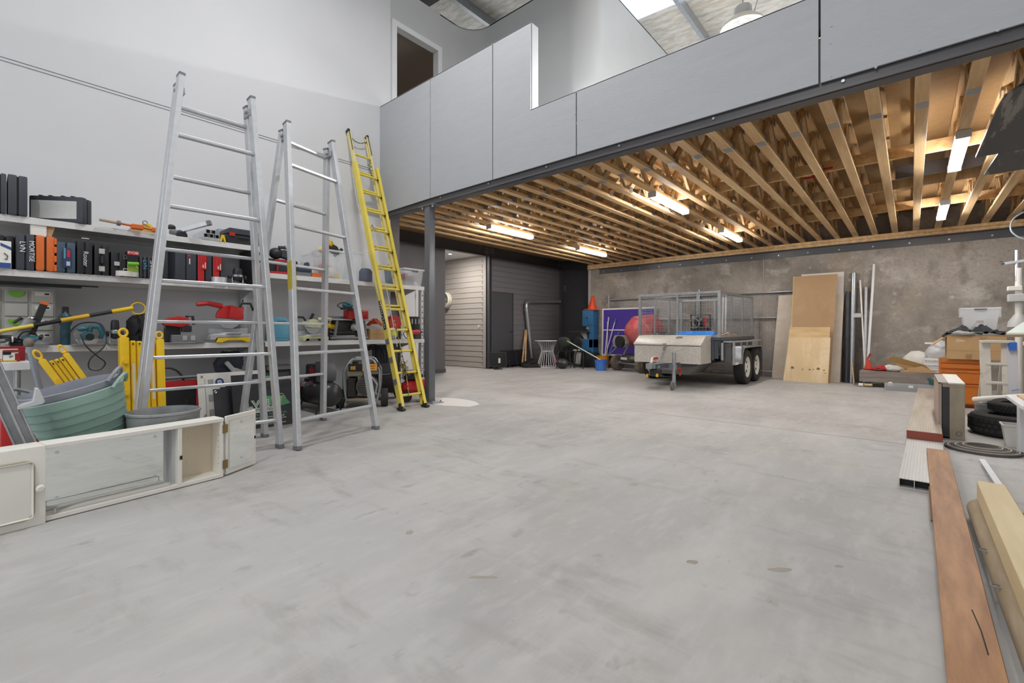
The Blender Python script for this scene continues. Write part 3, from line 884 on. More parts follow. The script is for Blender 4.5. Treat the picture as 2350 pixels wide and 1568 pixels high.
# galvanised tub
gc = PX(377, 938, x=-4.05)
t = T('galvanised_bucket', 'round galvanised steel tub behind the vanity cabinet', 'bucket', (gc.x, gc.y, 0))
B().lathe([(.05, 0), (.185, 0), (.192, .02), (.214, .455), (.222, .462), (.222, .475), (.211, .478), (.206, .455), (.18, .03), (.05, .02)], 40).o('bowl', mat('weathered_galv', S(166, 170, 172), .5, .25, var=.28, scale=7), t)
for z in (.15, .32): B().torus((0, 0, z), .1945 + (z / .455) * .022, .006, 'z', 40, 6).o('swage_ring', MGALV, t)
for s_ in (-1, 1): B().torus((0, s_ * .217, .41), .04, .006, 'x', 14, 6, 180, 360).o('handle', MGALV, t)

# yellow expanding barriers
MRFL = mat('reflective_strip', S(226, 214, 186), .5, var=.15)
def barrier(label, loc, rot, slats=4, h=.98, sc=1.0):
    t = T('expanding_barrier', label, 'barrier', loc, rot=rot, group='yellow expanding barriers')
    t.scale = (sc, 1, 1)
    x = 0
    b = B(); b.box(-.03, .05, -.05, .05, .03, h); b.o('end_post', YEL, t, bevel=.012, seg=2)
    B().torus((.01, 0, h + .045), .034, .012, 'y', 18, 8).box(-.012, .032, -.012, .012, h - .005, h + .015).o('carry_loop', YEL, t)
    for k in range(slats):
        x0 = .058 + k * .056
        s_ = B().box(x0, x0 + .05, -.03 + (k % 2) * .012, .03, .05, h - .03 - .004 * k).o('slat', YEL, t, bevel=.008)
        B().box(x0 + .014, x0 + .036, -.0325 + (k % 2) * .012, -.0305 + (k % 2) * .012, h * .42, h * .76).o('reflector', MRFL, s_)
        for z in (h - .06, h * .24): B().cyl((x0 + .025, -.036 + (k % 2) * .012, z), (x0 + .025, -.028, z), .008, n=8).o('rivet', MKBLACK, s_)
    x1 = .058 + slats * .056
    B().box(x1, x1 + .07, -.045, .045, .03, h - .02).o('end_post', YEL, t, bevel=.012, seg=2)
    B().torus((x1 + .035, 0, h + .02), .03, .011, 'y', 18, 8).o('carry_loop', YEL, t)
    for z in (h * .78, h * .5): B().cyl((.012, -.05, z), (.012, -.085, z), .024, n=14).o('knob', YEL, t)
    B().prism([(-.06, 0), (.1, 0), (.07, .2), (-.02, .2)], -.06, .06, 'y').o('base_foot', YEL, t, bevel=.008)
    B().prism([(x1 - .04, 0), (x1 + .12, 0), (x1 + .08, .2), (x1 - .01, .2)], -.06, .06, 'y').o('base_foot', YEL, t, bevel=.008)
    return t
barrier('folded yellow plastic barrier standing upright behind the galvanised tub', (-5.22, .82, .0), (R(-7), R(0), R(90)), 4, .99, .85)
barrier('folded yellow plastic barrier leaning sideways behind the grey and green tubs', (-4.98, .70, 0.02), (R(-6), R(-27), R(90)), 3, .9, .55)

# folded aluminium steps at the left edge
t = T('folding_steps', 'folded aluminium steps leaning at the left edge behind the vanity', 'ladder', (-3.88, .3, 0), rz=R(90))
for k, (dy, dx_) in enumerate(((0, 0), (.07, -.045))):
    b = B(); p, q = Vector((dx_, dy, 0.0)), Vector((dx_ - .42, dy, 1.42))
    b.bar(p, q, .05, .006, up=(0, 1, 0)); b.bar(p + Vector((.02, -.02, 0)), q + Vector((.02, -.02, 0)), .006, .045, up=(0, 1, 0)); b.bar(p + Vector((-.02, -.02, 0)), q + Vector((-.02, -.02, 0)), .006, .045, up=(0, 1, 0))
    b.o('rail', MALU2, t)
B().prism([(-.01, .0), (.09, .02), (.1, .035), (.075, .11), (.06, .115), (.05, .04), (-.01, .02)], -.07, .02, 'y', Matrix.Translation((-.16, -.0, .6))).o('step_bracket', MALU, t, bevel=.002)
for z in (.3, .9): B().bar((-.3 * z, -.03, z), (-.3 * z, .12, z), .06, .02).o('step', MALU2, t)
# red fuel can behind them
t = T('fuel_can', 'red plastic fuel can behind the folding steps', 'fuel can', (-4.85, .2, 0), rz=R(90))
B().prism([(-.12, 0), (.12, 0), (.12, .38), (.06, .46), (-.12, .46)], -.09, .09, 'y').o('body', RED, t, bevel=.02, seg=2)
B().tube([(-.1, 0, .45), (-.09, 0, .52), (.02, 0, .52), (.05, 0, .46)], .014).o('handle', RED, t)
B().cyl((.09, 0, .42), (.12, 0, .47), .025).o('cap', BLACK, t)
# low white side table
t = T('side_bench', 'small white bench at the left edge carrying two red cartons', 'table', (-5.45, -.02, 0), rz=R(90))
B().box(-.45, .27, -.17, .2, .735, .80).o('bench_top', WHITE, t, bevel=.004)
for x in (-.42, .2):
    for y in (-.14, .17): B().cyl((x, y, 0), (x, y, .735), .018).o('leg', MGALV, t)
t = T('jack_pipe', 'grey steel pipe with a dirty ball top leaning on the white bench', 'pipe', PX(66, 790, x=-5.24) - Vector((0, 0, PX(66, 790, x=-5.24).z)))
p, q = Vector((0, .16, 0)), Vector((0, .0, .93))
B().cyl(p, q, .02).o('tube', mat('blue_grey_pipe', S(150, 158, 172), .4, .3), t)
B().ell(q + Vector((0, 0, .02)), (.032, .032, .04), 12, 8).o('ball_top', mat('dirty_ball', S(134, 124, 112), .8, var=.3, scale=30), t)
# ================================================================ shelving along the white wall
XS = -5.9
MSHELF = mat('shelf_white', S(222, 222, 221), .5, var=.03)
MPOST = mat('shelf_post', S(198, 200, 202), .45, .3, var=.06)
def shelf_bay(label, y0, y1, levels, posts):
    t = T('shelving_unit', label, 'shelf', (XL, y0, 0), rz=R(90))   # local x runs along the wall, local y into the wall
    W, D = y1 - y0, XS - XL
    for z in levels:
        sh = B().box(.0, W, -D, -.02, z - .018, z).o('shelf', MSHELF, t)
        B().box(.0, W, -D - .012, -D + .006, z - .06, z).o('shelf_lip', MSHELF, sh, bevel=.002)
        B().box(.0, W, -.04, -.02, z - .06, z - .018).o('back_rail', MSHELF, sh)
        for x in (.05, W - .05):
            B().prism([(-D + .03, z - .02), (-.04, z - .02), (-.04, z - .14), (-.08, z - .14)], x - .008, x + .008, 'x').o('bracket', MPOST, sh)
    for x in posts:
        for y in (-D + .02, -.03):
            p = B().box(x - .022, x + .022, y - .02, y + .02, 0, max(levels) + .0).o('post', MPOST, t, bevel=.002)
            sl = B()
            for k in range(int(max(levels) / .09)): sl.box(x - .007, x + .007, y - .0212, y - .0195, .06 + k * .09, .085 + k * .09)
            sl.o('slots', MKBLACK, p)
    return t
shelf_bay('white long-span shelving bay full of tool cases behind the trestle ladders', -.18, 2.2, (2.05, 1.58, .91), (.03, 2.36))
shelf_bay('white long-span shelving bay beside the yellow ladder', 2.24, 4.64, (1.745, .91), (2.37,))
XF = -5.86
Z3, Z2, Z1, Z2B = 2.0505, 1.5805, .9105, 1.7455
def sy(u, x=XF): return PX(u, 700, x=x).y
def sz(u, v, x=XF): return PX(u, v, x=x).z
def place(name, label, cat, u0, u1, z, x=XF, group=None, turn=0):
    y0, y1 = sy(u0, x), sy(u1, x)
    t = T(name, label, cat, (x, (y0 + y1) / 2, z), R(90 + turn), group)
    return t, y1 - y0
def hgt(u, v, z, x=XF): return sz(u, v, x) - z
RX = (R(90), 0, 0)
RXD = (R(90), R(90), 0)     # lettering that reads downwards

def case(u0, u1, vt, z, mt_, label, D=.34, x=XF, latch=True, txt=(), handle=False, name='tool_case', group='upright tool cases', bev=.012):
    t, W = place(name, label, 'tool case', u0, u1, z, x, group)
    W *= .97
    H = hgt((u0 + u1) / 2, vt, z, x)
    for s_ in (-1, 1):
        x0, x1 = (-W / 2, -.004) if s_ < 0 else (.004, W / 2)
        B().prism([(x0, .02), (x0, D - .02), (x0 + (0 if s_ < 0 else 0), D), (x1, D), (x1, 0), (x0, 0)], .0, H, 'z').o('shell', mt_, t, bevel=bev, seg=2)
    B().box(-.006, .006, .012, D - .01, .01, H - .012).o('seam', MKBLACK, t)
    if latch:
        for zz in (H * .2, H * .78): B().box(-W * .2, W * .2, -.012, .004, zz - .025, zz + .025).o('latch', MIDG if mt_ is not BLACK else LGREY, t, bevel=.003)
    if handle:
        B().tube([(0, -.0, H * .38), (0, -.035, H * .4), (0, -.035, H * .6), (0, 0, H * .62)], .012).o('handle', BLACK, t)
    for (s_, sz_, xo, zo, m_) in txt: text(t, s_, sz_, (xo * W, -.0145, zo * H), RXD, m_)
    return t, W, H, D

# ---- top shelf
case(-16, 15, 396, Z3, DARKP, 'dark grey tool case cut by the left edge on the top shelf', latch=False)
case(17, 64, 402, Z3, DARKP, 'dark grey tool case beside another at the left end of the top shelf', latch=False)
y0 = sy(146)
t = T('tool_case', 'flat dark case with a big blank silver label on the top shelf', 'tool case', (-6.03, sy(140, -6.03), Z3), R(50))
B().box(-.22, .22, -.06, 0, .0, .245).o('front_shell', DARKP, t, bevel=.018, seg=2)
B().box(-.22, .22, .004, .06, .0, .24).o('back_shell', DARKP, t, bevel=.018, seg=2)
B().box(-.2, .17, -.063, -.0595, .035, .2).o('label_plate', mat('silver_label', S(214, 214, 212), .6, 0, var=.08, scale=9), t, bevel=.001)
for x in (-.13, -.05, .05, .13): B().box(x - .012, x + .012, -.058, -.02, .243, .25).o('rib', DARKP, t)
# sash clamp lying on the lip
p, q = PX(228, 497, x=-5.84), PX(364, 523, x=-5.84)
t = T('bar_clamp', 'orange bar clamp lying over the top shelf edge', 'clamp', (-5.84, p.y, Z3))
o_ = Vector((-5.84, p.y, Z3))
a, b_ = Vector((0, 0, .055)), Vector((0, q.y - p.y, .022))
B().cyl(a, a.lerp(b_, .3), .014).o('screw_handle', mat('worn_wood', S(186, 160, 138), .7), t)
B().cyl(a.lerp(b_, .28), a.lerp(b_, .34), .026).o('collar', MIDG, t)
B().cyl(a.lerp(b_, .3), b_, .011).o('bar', ORANGE, t)
B().cb(a.lerp(b_, .62) + Vector((.0, 0, -.005)), (.06, .1, .05)).o('sliding_jaw', ORANGE, t, bevel=.008)
B().cb(a.lerp(b_, .93), (.05, .05, .045)).o('fixed_jaw', ORANGE, t, bevel=.008)
t, W = place('guide_block', 'yellow angled clamp block behind the orange bar clamp', 'clamp', 297, 362, Z3, -5.98)
B().prism([(-W / 2, 0), (W / 2, 0), (W / 2, .03), (W * .25, .1), (-.0, .1), (-W / 2, .03)], 0, .07, 'y').o('body', mat('tan_block', S(196, 168, 100), .6), t, bevel=.004)
B().bar((.02, -.006, .1), (W / 2, -.006, .03), .03, .02).o('yellow_edge', YEL, t)
B().torus((.01, .0, .11), .02, .005, 'y', 12, 6).o('wire_ring', MIDG, t)
# grinder lump and tube bundle
t, W = place('angle_grinder', 'grey and brown grinder beside the aluminium tubes on the top shelf', 'grinder', 391, 421, Z3, -5.93)
B().cyl((-W * .4, .05, .06), (W * .3, 0, .035), .034, .028).o('body', MIDG, t); B().ell((-W * .35, .04, .1), (.04, .03, .03)).o('grip', BLACK, t); B().cyl((W * .35, -.02, .012), (W * .35, .03, .05), .05, n=16).o('disc_guard', DARKP, t)
MTUBEIN = MKBLACK
def sqtube(u, v, label, x=-5.9, L=.5, s=.045):
    c = PX(u, v, x=x)
    t = T('square_tube', label, 'tube', (x, c.y, max(Z3, c.z - s / 2)), R(90), 'cut aluminium square tubes')
    b = B()
    w = .004
    b.box(-s / 2, s / 2, 0, L, 0, w); b.box(-s / 2, s / 2, 0, L, s - w, s); b.box(-s / 2, -s / 2 + w, 0, L, w, s - w); b.box(s / 2 - w, s / 2, 0, L, w, s - w)
    b.o('tube_wall', MALU, t); B().box(-s / 2 + w, s / 2 - w, .03, .035, w, s - w).o('dark_bore', MTUBEIN, t)
zA = Z3
for i, (u, row, l) in enumerate(((473, 0, 'left tube of the bottom row in the aluminium tube stack'), (486, 0, 'middle tube of the bottom row in the aluminium tube stack'), (499, 0, 'right tube of the bottom row in the aluminium tube stack'),
                                (478, 1, 'left tube of the upper row in the aluminium tube stack'), (490.5, 1, 'right tube of the upper row in the aluminium tube stack'))):
    sqtube(u, 0, l)
    o_ = [o for o in bpy.data.objects if o.name.startswith('square_tube')]
    o_ = bpy.data.objects['square_tube' if i == 0 else 'square_tube.%03d' % i]
    o_.location.z = Z3 + .03 + row * .046
t, W = place('support_angle', 'aluminium angle under the tube stack on the top shelf', 'bracket', 462, 508, Z3, -5.905)
B().box(-W / 2, W / 2, -.02, .3, 0, .028).o('plate', MALU2, t, bevel=.002)
p, q = PX(408, 527, x=-5.95), PX(483, 507, x=-5.75)
t = T('square_tube', 'long aluminium tube lying askew beside the tube stack', 'tube', (p.x, p.y, p.z - .02), 0)
B().bar((0, 0, 0), q - p, .045, .045).o('tube_wall', MALU, t, bevel=.002); B().bar((q - p) * .9, (q - p) * 1.01, .047, .047).o('end_collar', MIDG, t)
t, W = place('organiser_case', 'pale grey case behind the black toolbox on the top shelf', 'tool case', 500, 574, Z3, -6.15)
B().box(-W / 2, W / 2, 0, .25, 0, .2).o('body', mat('smoke_grey', S(156, 160, 166), .4), t, bevel=.02, seg=2); B().box(-W * .2, W * .2, -.02, 0, .07, .12).o('handle', MIDG, t, bevel=.006)
t, W = place('toolbox', 'black toolbox with red latches on the top shelf', 'toolbox', 519, 596, Z3, -5.93)
B().prism([(-W / 2, 0), (W / 2, 0), (W / 2, .11), (-W / 2, .11)], 0, .24, 'y').o('tray', BLACK, t, bevel=.008); B().prism([(-W / 2, .115), (W / 2, .115), (W / 2, .16), (W * .4, .185), (-W * .4, .185), (-W / 2, .16)], -.004, .244, 'y').o('lid', DARKP, t, bevel=.008)
for s_ in (-1, 1): B().box(s_ * W * .33 - .03, s_ * W * .33 + .03, -.012, -.002, .09, .13).o('latch', RED, t, bevel=.003)
B().box(-.06, .06, -.014, 0, .07, .1).o('handle', BLACK, t, bevel=.005)
t, W = place('spring_clamp', 'small yellow spring clamp between tubes and toolbox', 'clamp', 506, 518, Z3, -5.88)
B().prism([(-.03, 0), (-.015, 0), (0, .05), (.015, 0), (.03, 0), (.012, .08), (-.012, .08)], 0, .025, 'y').o('jaw', YEL, t)

# ---- middle shelf: the row of tool cases
t, W = place('carton', 'blue and white printed carton at the left end of the middle shelf', 'box', -30, 26, Z2, -5.84)
H = hgt(0, 552, Z2, -5.84)
B().box(-W / 2, W / 2, 0, .1, 0, H).o('body', PAPER, t, bevel=.003); B().box(-W / 2, W / 2 - .002, -.003, 0, .0, .045).o('blue_band', MKBLUE, t); B().prism([(W * .05, H * .82), (W / 2, H * .68), (W / 2, H * .78), (W * .05, H * .92)], -.003, 0, 'y').o('blue_stripe', MKBLUE, t); B().tube([(W * .2, -.004, H * .55), (W * .35, -.004, H * .45), (W * .3, -.004, H * .3), (W * .22, -.004, H * .35)], .003, 6).o('printed_hook', MKBLACK, t)
case(-10, 34, 540, Z2, BLACK, 'black tool case behind the blue and white carton', D=.25, x=-6.0, latch=False)
case(36, 79.5, 537, Z2, DARKP, 'dark grey case marked mortise on the middle shelf', latch=False, txt=(('LVN', .05, -.3, .78, MKWHITE), ('MORTISE', .046, .22, .82, MKWHITE)))
t, W, H, D = case(81, 127, 541, Z2, ORANGE, 'bright orange tool case on the middle shelf', latch=False, bev=.02)
for zz in (.1, .36, .62, .86): B().box(W / 2 - .006, W / 2 + .012, -.006, .05, H * zz - .03, H * zz + .03).o('rib', ORANGE, t, bevel=.005)
oz = Z2 + H
t, W = place('torn_carton', 'torn open white carton on top of the orange case', 'box', 70, 112, oz + .001, -5.9)
B().box(-W / 2, W * .38, 0, .12, .0, .1).o('body', PAPER, t, bevel=.002); B().bar((W * .4, .02, .01), (W * .62, .02, .1), .06, .004, up=(0, 1, 0)).o('flap', CARD, t); B().prism([(W * .1, 0), (W * .35, 0), (W * .2, -.05)], -.006, -.002, 'y').o('hanging_flap', PAPER, t)
t, W, H, D = case(129, 174, 556, Z2, NAVY, 'slate blue tool case with a red and white label', latch=False)
B().box(-W * .16, W * .24, -.016, -.012, H * .16, H * .8).o('label_plate', mat('label_navy', S(40, 60, 100), .5), t)
B().box(.03 * W, .2 * W, -.019, -.0155, H * .5, H * .74).o('red_patch', MKRED, t); B().box(-.14 * W, -.04 * W, -.019, -.0155, H * .45, H * .8).o('white_patch', CYAN, t); B().box(.0, W * .2, -.019, -.0155, H * .22, H * .36).o('pale_patch', LGREY, t)
t, W, H, D = case(176, 213, 553, Z2, BLACK, 'black case marked router on the middle shelf', latch=False, txt=(('Router', .05, -.1, .68, MKWHITE),))
B().tube([(-W * .2, .05, H - .005), (-W * .15, .02, H + .025), (W * .25, .02, H + .025), (W * .3, .05, H - .005)], .008).o('handle', MGALV, t)
case(216, 251, 562, Z2, BLACK, 'black case with two pale metal latches beside the router case', latch=True, handle=True)
t, W, H, D = case(254, 290, 578, Z2, BLACK, 'black case left of the red-topped drill carton', latch=False, txt=(('CS', .04, .3, .9, MIDG), ('LVN', .05, .28, .34, MKWHITE)))
B().box(-W * .3, W * .05, -.014, -.01, H * .42, H * .58).o('latch', LGREY, t)
t, W = place('drill_carton', 'black and green drill carton with a red top', 'box', 291.5, 318, Z2, -5.85)
H = hgt(305, 577, Z2, -5.85)
B().box(-W / 2, W / 2, 0, .2, 0, H).o('body', MKBLACK, t, bevel=.002); B().box(-W / 2, W / 2, -.002, 0, H * .86, H).o('red_panel', MKRED, t); B().box(-W / 2, W / 2, -.002, 0, .03, H * .58).o('green_panel', mat('olive_print', S(150, 170, 70), .5, var=.3, scale=4), t)
text(t, 'RYOBI', .036, (-W * .44, -.0025, H * .89), RX, MKWHITE, sx=.82)
b = B(); b.cyl((-.04, -.004, H * .5), (.045, -.004, H * .52), .018); b.bar((.02, -.004, H * .5), (.035, -.004, H * .32), .022, .01); b.o('printed_drill', LIME, t)
case(319.5, 337, 589, Z2, DARKP, 'narrow dark case marked in white beside the drill carton', D=.3, latch=False, txt=(('LVN', .05, -.05, .84, CYAN),))
case(338.5, 356, 590, Z2, DARKP, 'narrow dark case marked sander at the end of the row', D=.3, latch=False, txt=(('SANDER', .05, -.2, .82, MKWHITE),))
def tape(u, v, z, r, w, mt_, label, x=-5.86, core=.5):
    c = PX(u, v, x=x)
    t = T('tape_roll', label, 'tape', (x, c.y, z))
    B().lathe([(r * core, 0), (r, 0), (r, w), (r * core, w), (r * core, 0)], 28, open_=True).o('roll', mt_, t)
    B().lathe([(r * core - .004, .001), (r * core, .001), (r * core, w - .001), (r * core - .004, w - .001), (r * core - .004, .001)], 20, open_=True).o('core', CARD, t)
tape(284, 627, Z2, .062, .05, PAPER, 'white tape roll in front of the black case row', -5.86)
tape(308, 628, Z2, .036, .045, CLEAR2, 'small clear tape roll beside the white tape roll', -5.85)
case(401, 452, 572, Z2, DARKP, 'tall charcoal case left of the two red-fronted cases', D=.3, latch=False, txt=())
to = bpy.data.objects.get([o.name for o in bpy.data.objects if o.name.startswith('tool_case')][-1]); B().cyl((.03, -.002, .27), (.03, .004, .27), .012, n=12).o('red_badge', MKRED, to); B().box(.028, .038, -.002, .002, .18, .24).o('white_mark', PAPER, to)
def redcase(u0, u1, vt, label):
    t, W, H, D = case(u0, u1, vt, Z2, DARKP, label, D=.3, latch=False, group='red-fronted tool cases')
    B().box(-W * .5, -W * .06, -.012, .0, .0, H).o('red_spine', RED, t, bevel=.003); B().box(-W * .32, W * .1, -.02, -.01, H * .42, H * .92).o('red_latch', RED, t, bevel=.004)
    B().box(-W * .2, -W * .12, -.022, -.0195, H * .48, H * .58).o('white_badge', PAPER, t); B().box(-W * .04, W * .02, -.022, -.0195, H * .46, H * .66).o('white_mark', PAPER, t)
redcase(453, 487, 581, 'red-fronted dark case nearer the tall charcoal case')
redcase(488, 521, 585, 'red-fronted dark case nearer the trim router')
tape(503, 643, Z2, .075, .06, MALU, 'silver foil tape roll in front of the red-fronted cases', -5.85)
def router(u0, u1, z, label, x=-5.87, m1=BLACK, m2=MGALV, s=1.0):
    t, W = place('plunge_router', label, 'router', u0, u1, z, x)
    r = W / 2
    B().lathe([(r * .3, 0), (r * .9, 0), (r * .92, .012), (r * .3, .014)], 24).o('base_plate', m2, t)
    for s_ in (-1, 1):
        B().cyl((s_ * r * .55, 0, .012), (s_ * r * .55, 0, .1 * s), .008).o('plunge_post', CHROME, t); B().ell((s_ * r * .82, 0, .1 * s), (r * .2, r * .22, .03 * s)).o('side_grip', m1, t)
    B().lathe([(.01, .05 * s), (r * .42, .06 * s), (r * .5, .1 * s), (r * .48, .2 * s), (r * .4, .225 * s), (.01, .23 * s)], 20).o('motor', m1, t)
    B().lathe([(r * .5, .1 * s), (r * .56, .105 * s), (r * .56, .13 * s), (r * .5, .135 * s)], 20).o('clamp_ring', m2, t)
    return t
router(523, 567, Z2, 'black and silver trim router at the end of the middle shelf', s=.8)
case(577, 590, 572, Z2, BLACK, 'black case partly hidden by the ladder at the end of the middle shelf', D=.4, latch=False)
# ---- black light bar under the middle shelf
p, q = PX(0, 648, x=-5.95), PX(188, 661, x=-5.95)
t = T('curtain_track', 'black rail lying on the drawer organiser under the middle shelf', 'rail', (-5.98, p.y, 1.447))
B().box(-.02, .02, -.3, q.y - p.y, 0, .018).box(-.008, .008, -.3, q.y - p.y + .12, .018, .03).o('rail', MKBLACK, t)

# ---- lower shelf, left bay
ORG = mat('organiser_grey', S(186, 186, 180), .55, var=.03)
t, W = place('drawer_organiser', 'pale grey drawer organiser with lime green handles on the lower shelf', 'drawer unit', -60, 127, Z1, -6.12)
H = 1.44 - Z1
B().box(-W / 2, W / 2, .0, .34, 0, H).o('carcass', ORG, t, bevel=.004)
cw = W / 3
for c_ in range(3):
    for r_ in range(4):
        x0, z0 = -W / 2 + c_ * cw + .012, .012 + r_ * (H - .02) / 4
        x1, z1 = x0 + cw - .024, z0 + (H - .02) / 4 - .014
        d_ = B().box(x0, x1, -.014, .0, z0, z1).o('drawer', ORG, t, bevel=.004)
        if c_ != 1: B().box(x0 + .02, x1 - .02, -.0165, -.0135, z1 - .05, z1 - .015).o('label_card', PAPER, d_); B().box(x1 - .06, x1 - .03, -.018, -.016, z1 - .04, z1 - .025).o('print', MKBLACK, d_)
        elif r_ in (1, 3): B().prism([((x0 + x1) / 2 + .055 * math.cos(R(180 + 18 * i)), z1 - .015 + .055 * math.sin(R(180 + 18 * i))) for i in range(11)], -.026, -.012, 'y').o('green_handle', LIME, d_, bevel=.003)
def cable(pts, r, mt_, name, label, smooth=4):
    P = [Vector(p) for p in pts]
    out = []
    for i in range(len(P) - 1):
        p0, p1, p2, p3 = P[max(0, i - 1)], P[i], P[i + 1], P[min(len(P) - 1, i + 2)]
        for k in range(smooth):
            s_ = k / smooth
            out.append(.5 * ((2 * p1) + (p2 - p0) * s_ + (2 * p0 - 5 * p1 + 4 * p2 - p3) * s_ ** 2 + (3 * p1 - p0 - 3 * p2 + p3) * s_ ** 3))
    out.append(P[-1])
    o_ = B().tube(out, r, 6)
    return out, o_
# big grey-black cordless nailer standing askew
t, W = place('nail_gun', 'grey and black nailer with an orange tip propped up on the lower shelf', 'power tool', 30, 78, Z1, -5.9)
B().cyl((-W * .3, .02, .03), (W * .3, 0, .24), .052, .05, n=16).o('cylinder', mat('tool_grey', S(150, 152, 156), .4, .2), t)
B().torus((W * .3, 0, .245), .045, .008, 'z', 16, 6).o('ring', CHROME, t)
B().bar((W * .34, .0, .1), (W * 1.0, .0, .38), .045, .05).o('magazine', BLACK, t, bevel=.004); B().bar((W * .98, 0, .37), (W * 1.04, 0, .395), .05, .055).o('orange_tip', ORANGE, t)
B().tube([(-W * .1, -.03, .25), (-W * .5, -.03, .2)], .012).o('lever', BLACK, t); B().cb((-W * .35, .02, .02), (.09, .12, .04)).o('foot_block', BLACK, t, bevel=.01)
def grinder(u0, u1, z, label, m1, x=-5.86, turn=0):
    t, W = place('angle_grinder', label, 'grinder', u0, u1, z, x, turn=turn)
    B().cyl((-W / 2, 0, .05), (W * .15, 0, .055), .036, .04, n=14).o('body', m1, t); B().cyl((W * .12, 0, .055), (W * .32, 0, .055), .042, .03, n=14).o('gear_head', MIDG, t)
    B().cyl((W * .3, 0, .012), (W * .3, 0, .05), .06, .045, n=18).o('disc_guard', MIDG, t); B().cyl((W * .25, 0, .06), (W * .3, -.09, .09), .014).o('side_handle', BLACK, t)
    pts, b = cable([(-W / 2, 0, .05), (-W * .7, -.03, .07), (-W * .5, -.05, .12), (-W * .1, -.05, .13), (W * .1, -.04, .09)], .006, BLACK, '', ''); b.o('cable', BLACK, t)
    return t
grinder(52, 104, Z1, 'teal angle grinder in front of the drawer organiser', TEAL, -5.86)
t, W = place('coiled_cable', 'coiled black power lead with a cable tie at the left edge of the lower shelf', 'cable', -8, 40, Z1 - .0, -5.88)
b = B()
for k in range(5): b.torus((0, .03 + .006 * k, .06 + .002 * k), .075 - .004 * k, .008, 'z' if k % 2 else 'z', 24, 6); b.v = b.v
b.rotate(Matrix.Rotation(R(12), 4, 'X')); b.o('coil', BLACK, t); B().torus((.03, -.05, .06), .022, .006, 'x', 12, 6).o('cable_tie', PAPER, t); B().cyl((-.09, -.04, .04), (-.01, -.05, .05), .018).o('plug', MIDG, t)
t, W = place('drill_driver', 'teal battery tool standing upright beside the drawer organiser', 'power tool', 129, 170, Z1, -6.02)
B().lathe([(.015, 0), (.036, .0), (.038, .12), (.034, .17), (.052, .22), (.05, .27), (.026, .3), (.022, .34), (.01, .34)], 18).o('body', mat('deep_teal', S(50, 88, 98), .45, var=.15), t); B().box(-.024, .024, -.024, .024, .3, .36).o('top_block', BLACK, t, bevel=.006)
def circsaw(u0, u1, z, label, m1, x=-5.88, turn=0, blade=True):
    t, W = place('circular_saw', label, 'saw', u0, u1, z, x, turn=turn)
    R0 = W * .42
    B().box(-W / 2, W / 2, -.04, .09, 0, .008).o('base_plate', MGALV, t)
    gp = [(R0 * math.cos(R(a)), R0 * .9 + R0 * .55 * 0 + R0 * math.sin(R(a)) * .9) for a in range(-20, 201, 20)]
    B().prism(gp, .03, .07, 'y').o('blade_guard', mat('saw_silver', S(176, 178, 180), .35, .6, var=.15), t, bevel=.004)
    if blade: B().cyl((0, .045, R0 * .75), (0, .049, R0 * .75), R0 * .88, n=28).o('blade', CHROME, t)
    B().cyl((.0, .03, R0 * .85), (0, -.1, R0 * .8), R0 * .44, R0 * .38, n=18).o('motor', m1, t); B().cyl((0, -.1, R0 * .8), (0, -.106, R0 * .8), R0 * .3, n=16).o('vent_cap', MKBLACK, t)
    B().tube([(R0 * .1, 0, R0 * 1.25), (R0 * .2, -.01, R0 * 1.75), (R0 * .75, -.01, R0 * 1.75), (R0 * 1.05, -.01, R0 * 1.2), (R0 * .9, 0, R0 * .6)], [.02, .022, .022, .02, .018], 8).o('handle', m1, t); B().ell((-R0 * .45, -.03, R0 * 1.55), (.04, .025, .025)).o('front_grip', m1, t)
    return t, W
t, W = circsaw(163, 240, Z1, 'teal circular saw whose cord hangs below the shelf', TEAL, -5.87)
pts, b = cable([(-.06, -.06, .1), (-.03, -.1, .0), (.05, -.09, -.1), (.11, -.085, -.17), (.07, -.085, -.235), (.0, -.085, -.22), (.005, -.085, -.13), (.1, -.09, -.02), (.12, -.06, .08), (.08, -.02, .2), (-.06, -.02, .2), (-.14, -.02, .1)], .006, BLACK, '', '', 6); b.o('cord', BLACK, t)
router(243, 284, Z1, 'black plunge router next to the teal circular saw', -5.9, BLACK, MGALV, 1.05)
# yellow pole with a ring
p, q = PX(-30, 766, x=-5.83), PX(305, 707, x=-5.9)
t = T('survey_pole', 'yellow and black telescopic pole with a ring end lying across the tools', 'pole', (p.x, p.y, p.z))
d = q - p
for a0, a1, r_, m_ in ((0, .42, .017, YELR), (.28, .48, .018, MKBLACK), (.46, .66, .021, mat('worn_yellow', S(222, 176, 50), .5, var=.15)), (.65, .84, .018, mat('black_worn', S(50, 50, 54), .6, col2=S(170, 172, 174), scale=9, ramp=(.3, .36))), (.83, 1.0, .021, YEL)):
    B().cyl(d * a0, d * a1, r_, n=12).o('pole_section', m_, t)
rc = PX(317, 708, x=-5.9) - p
B().torus(rc, .058, .006, 'x', 26, 6).o('ring', YEL, t)
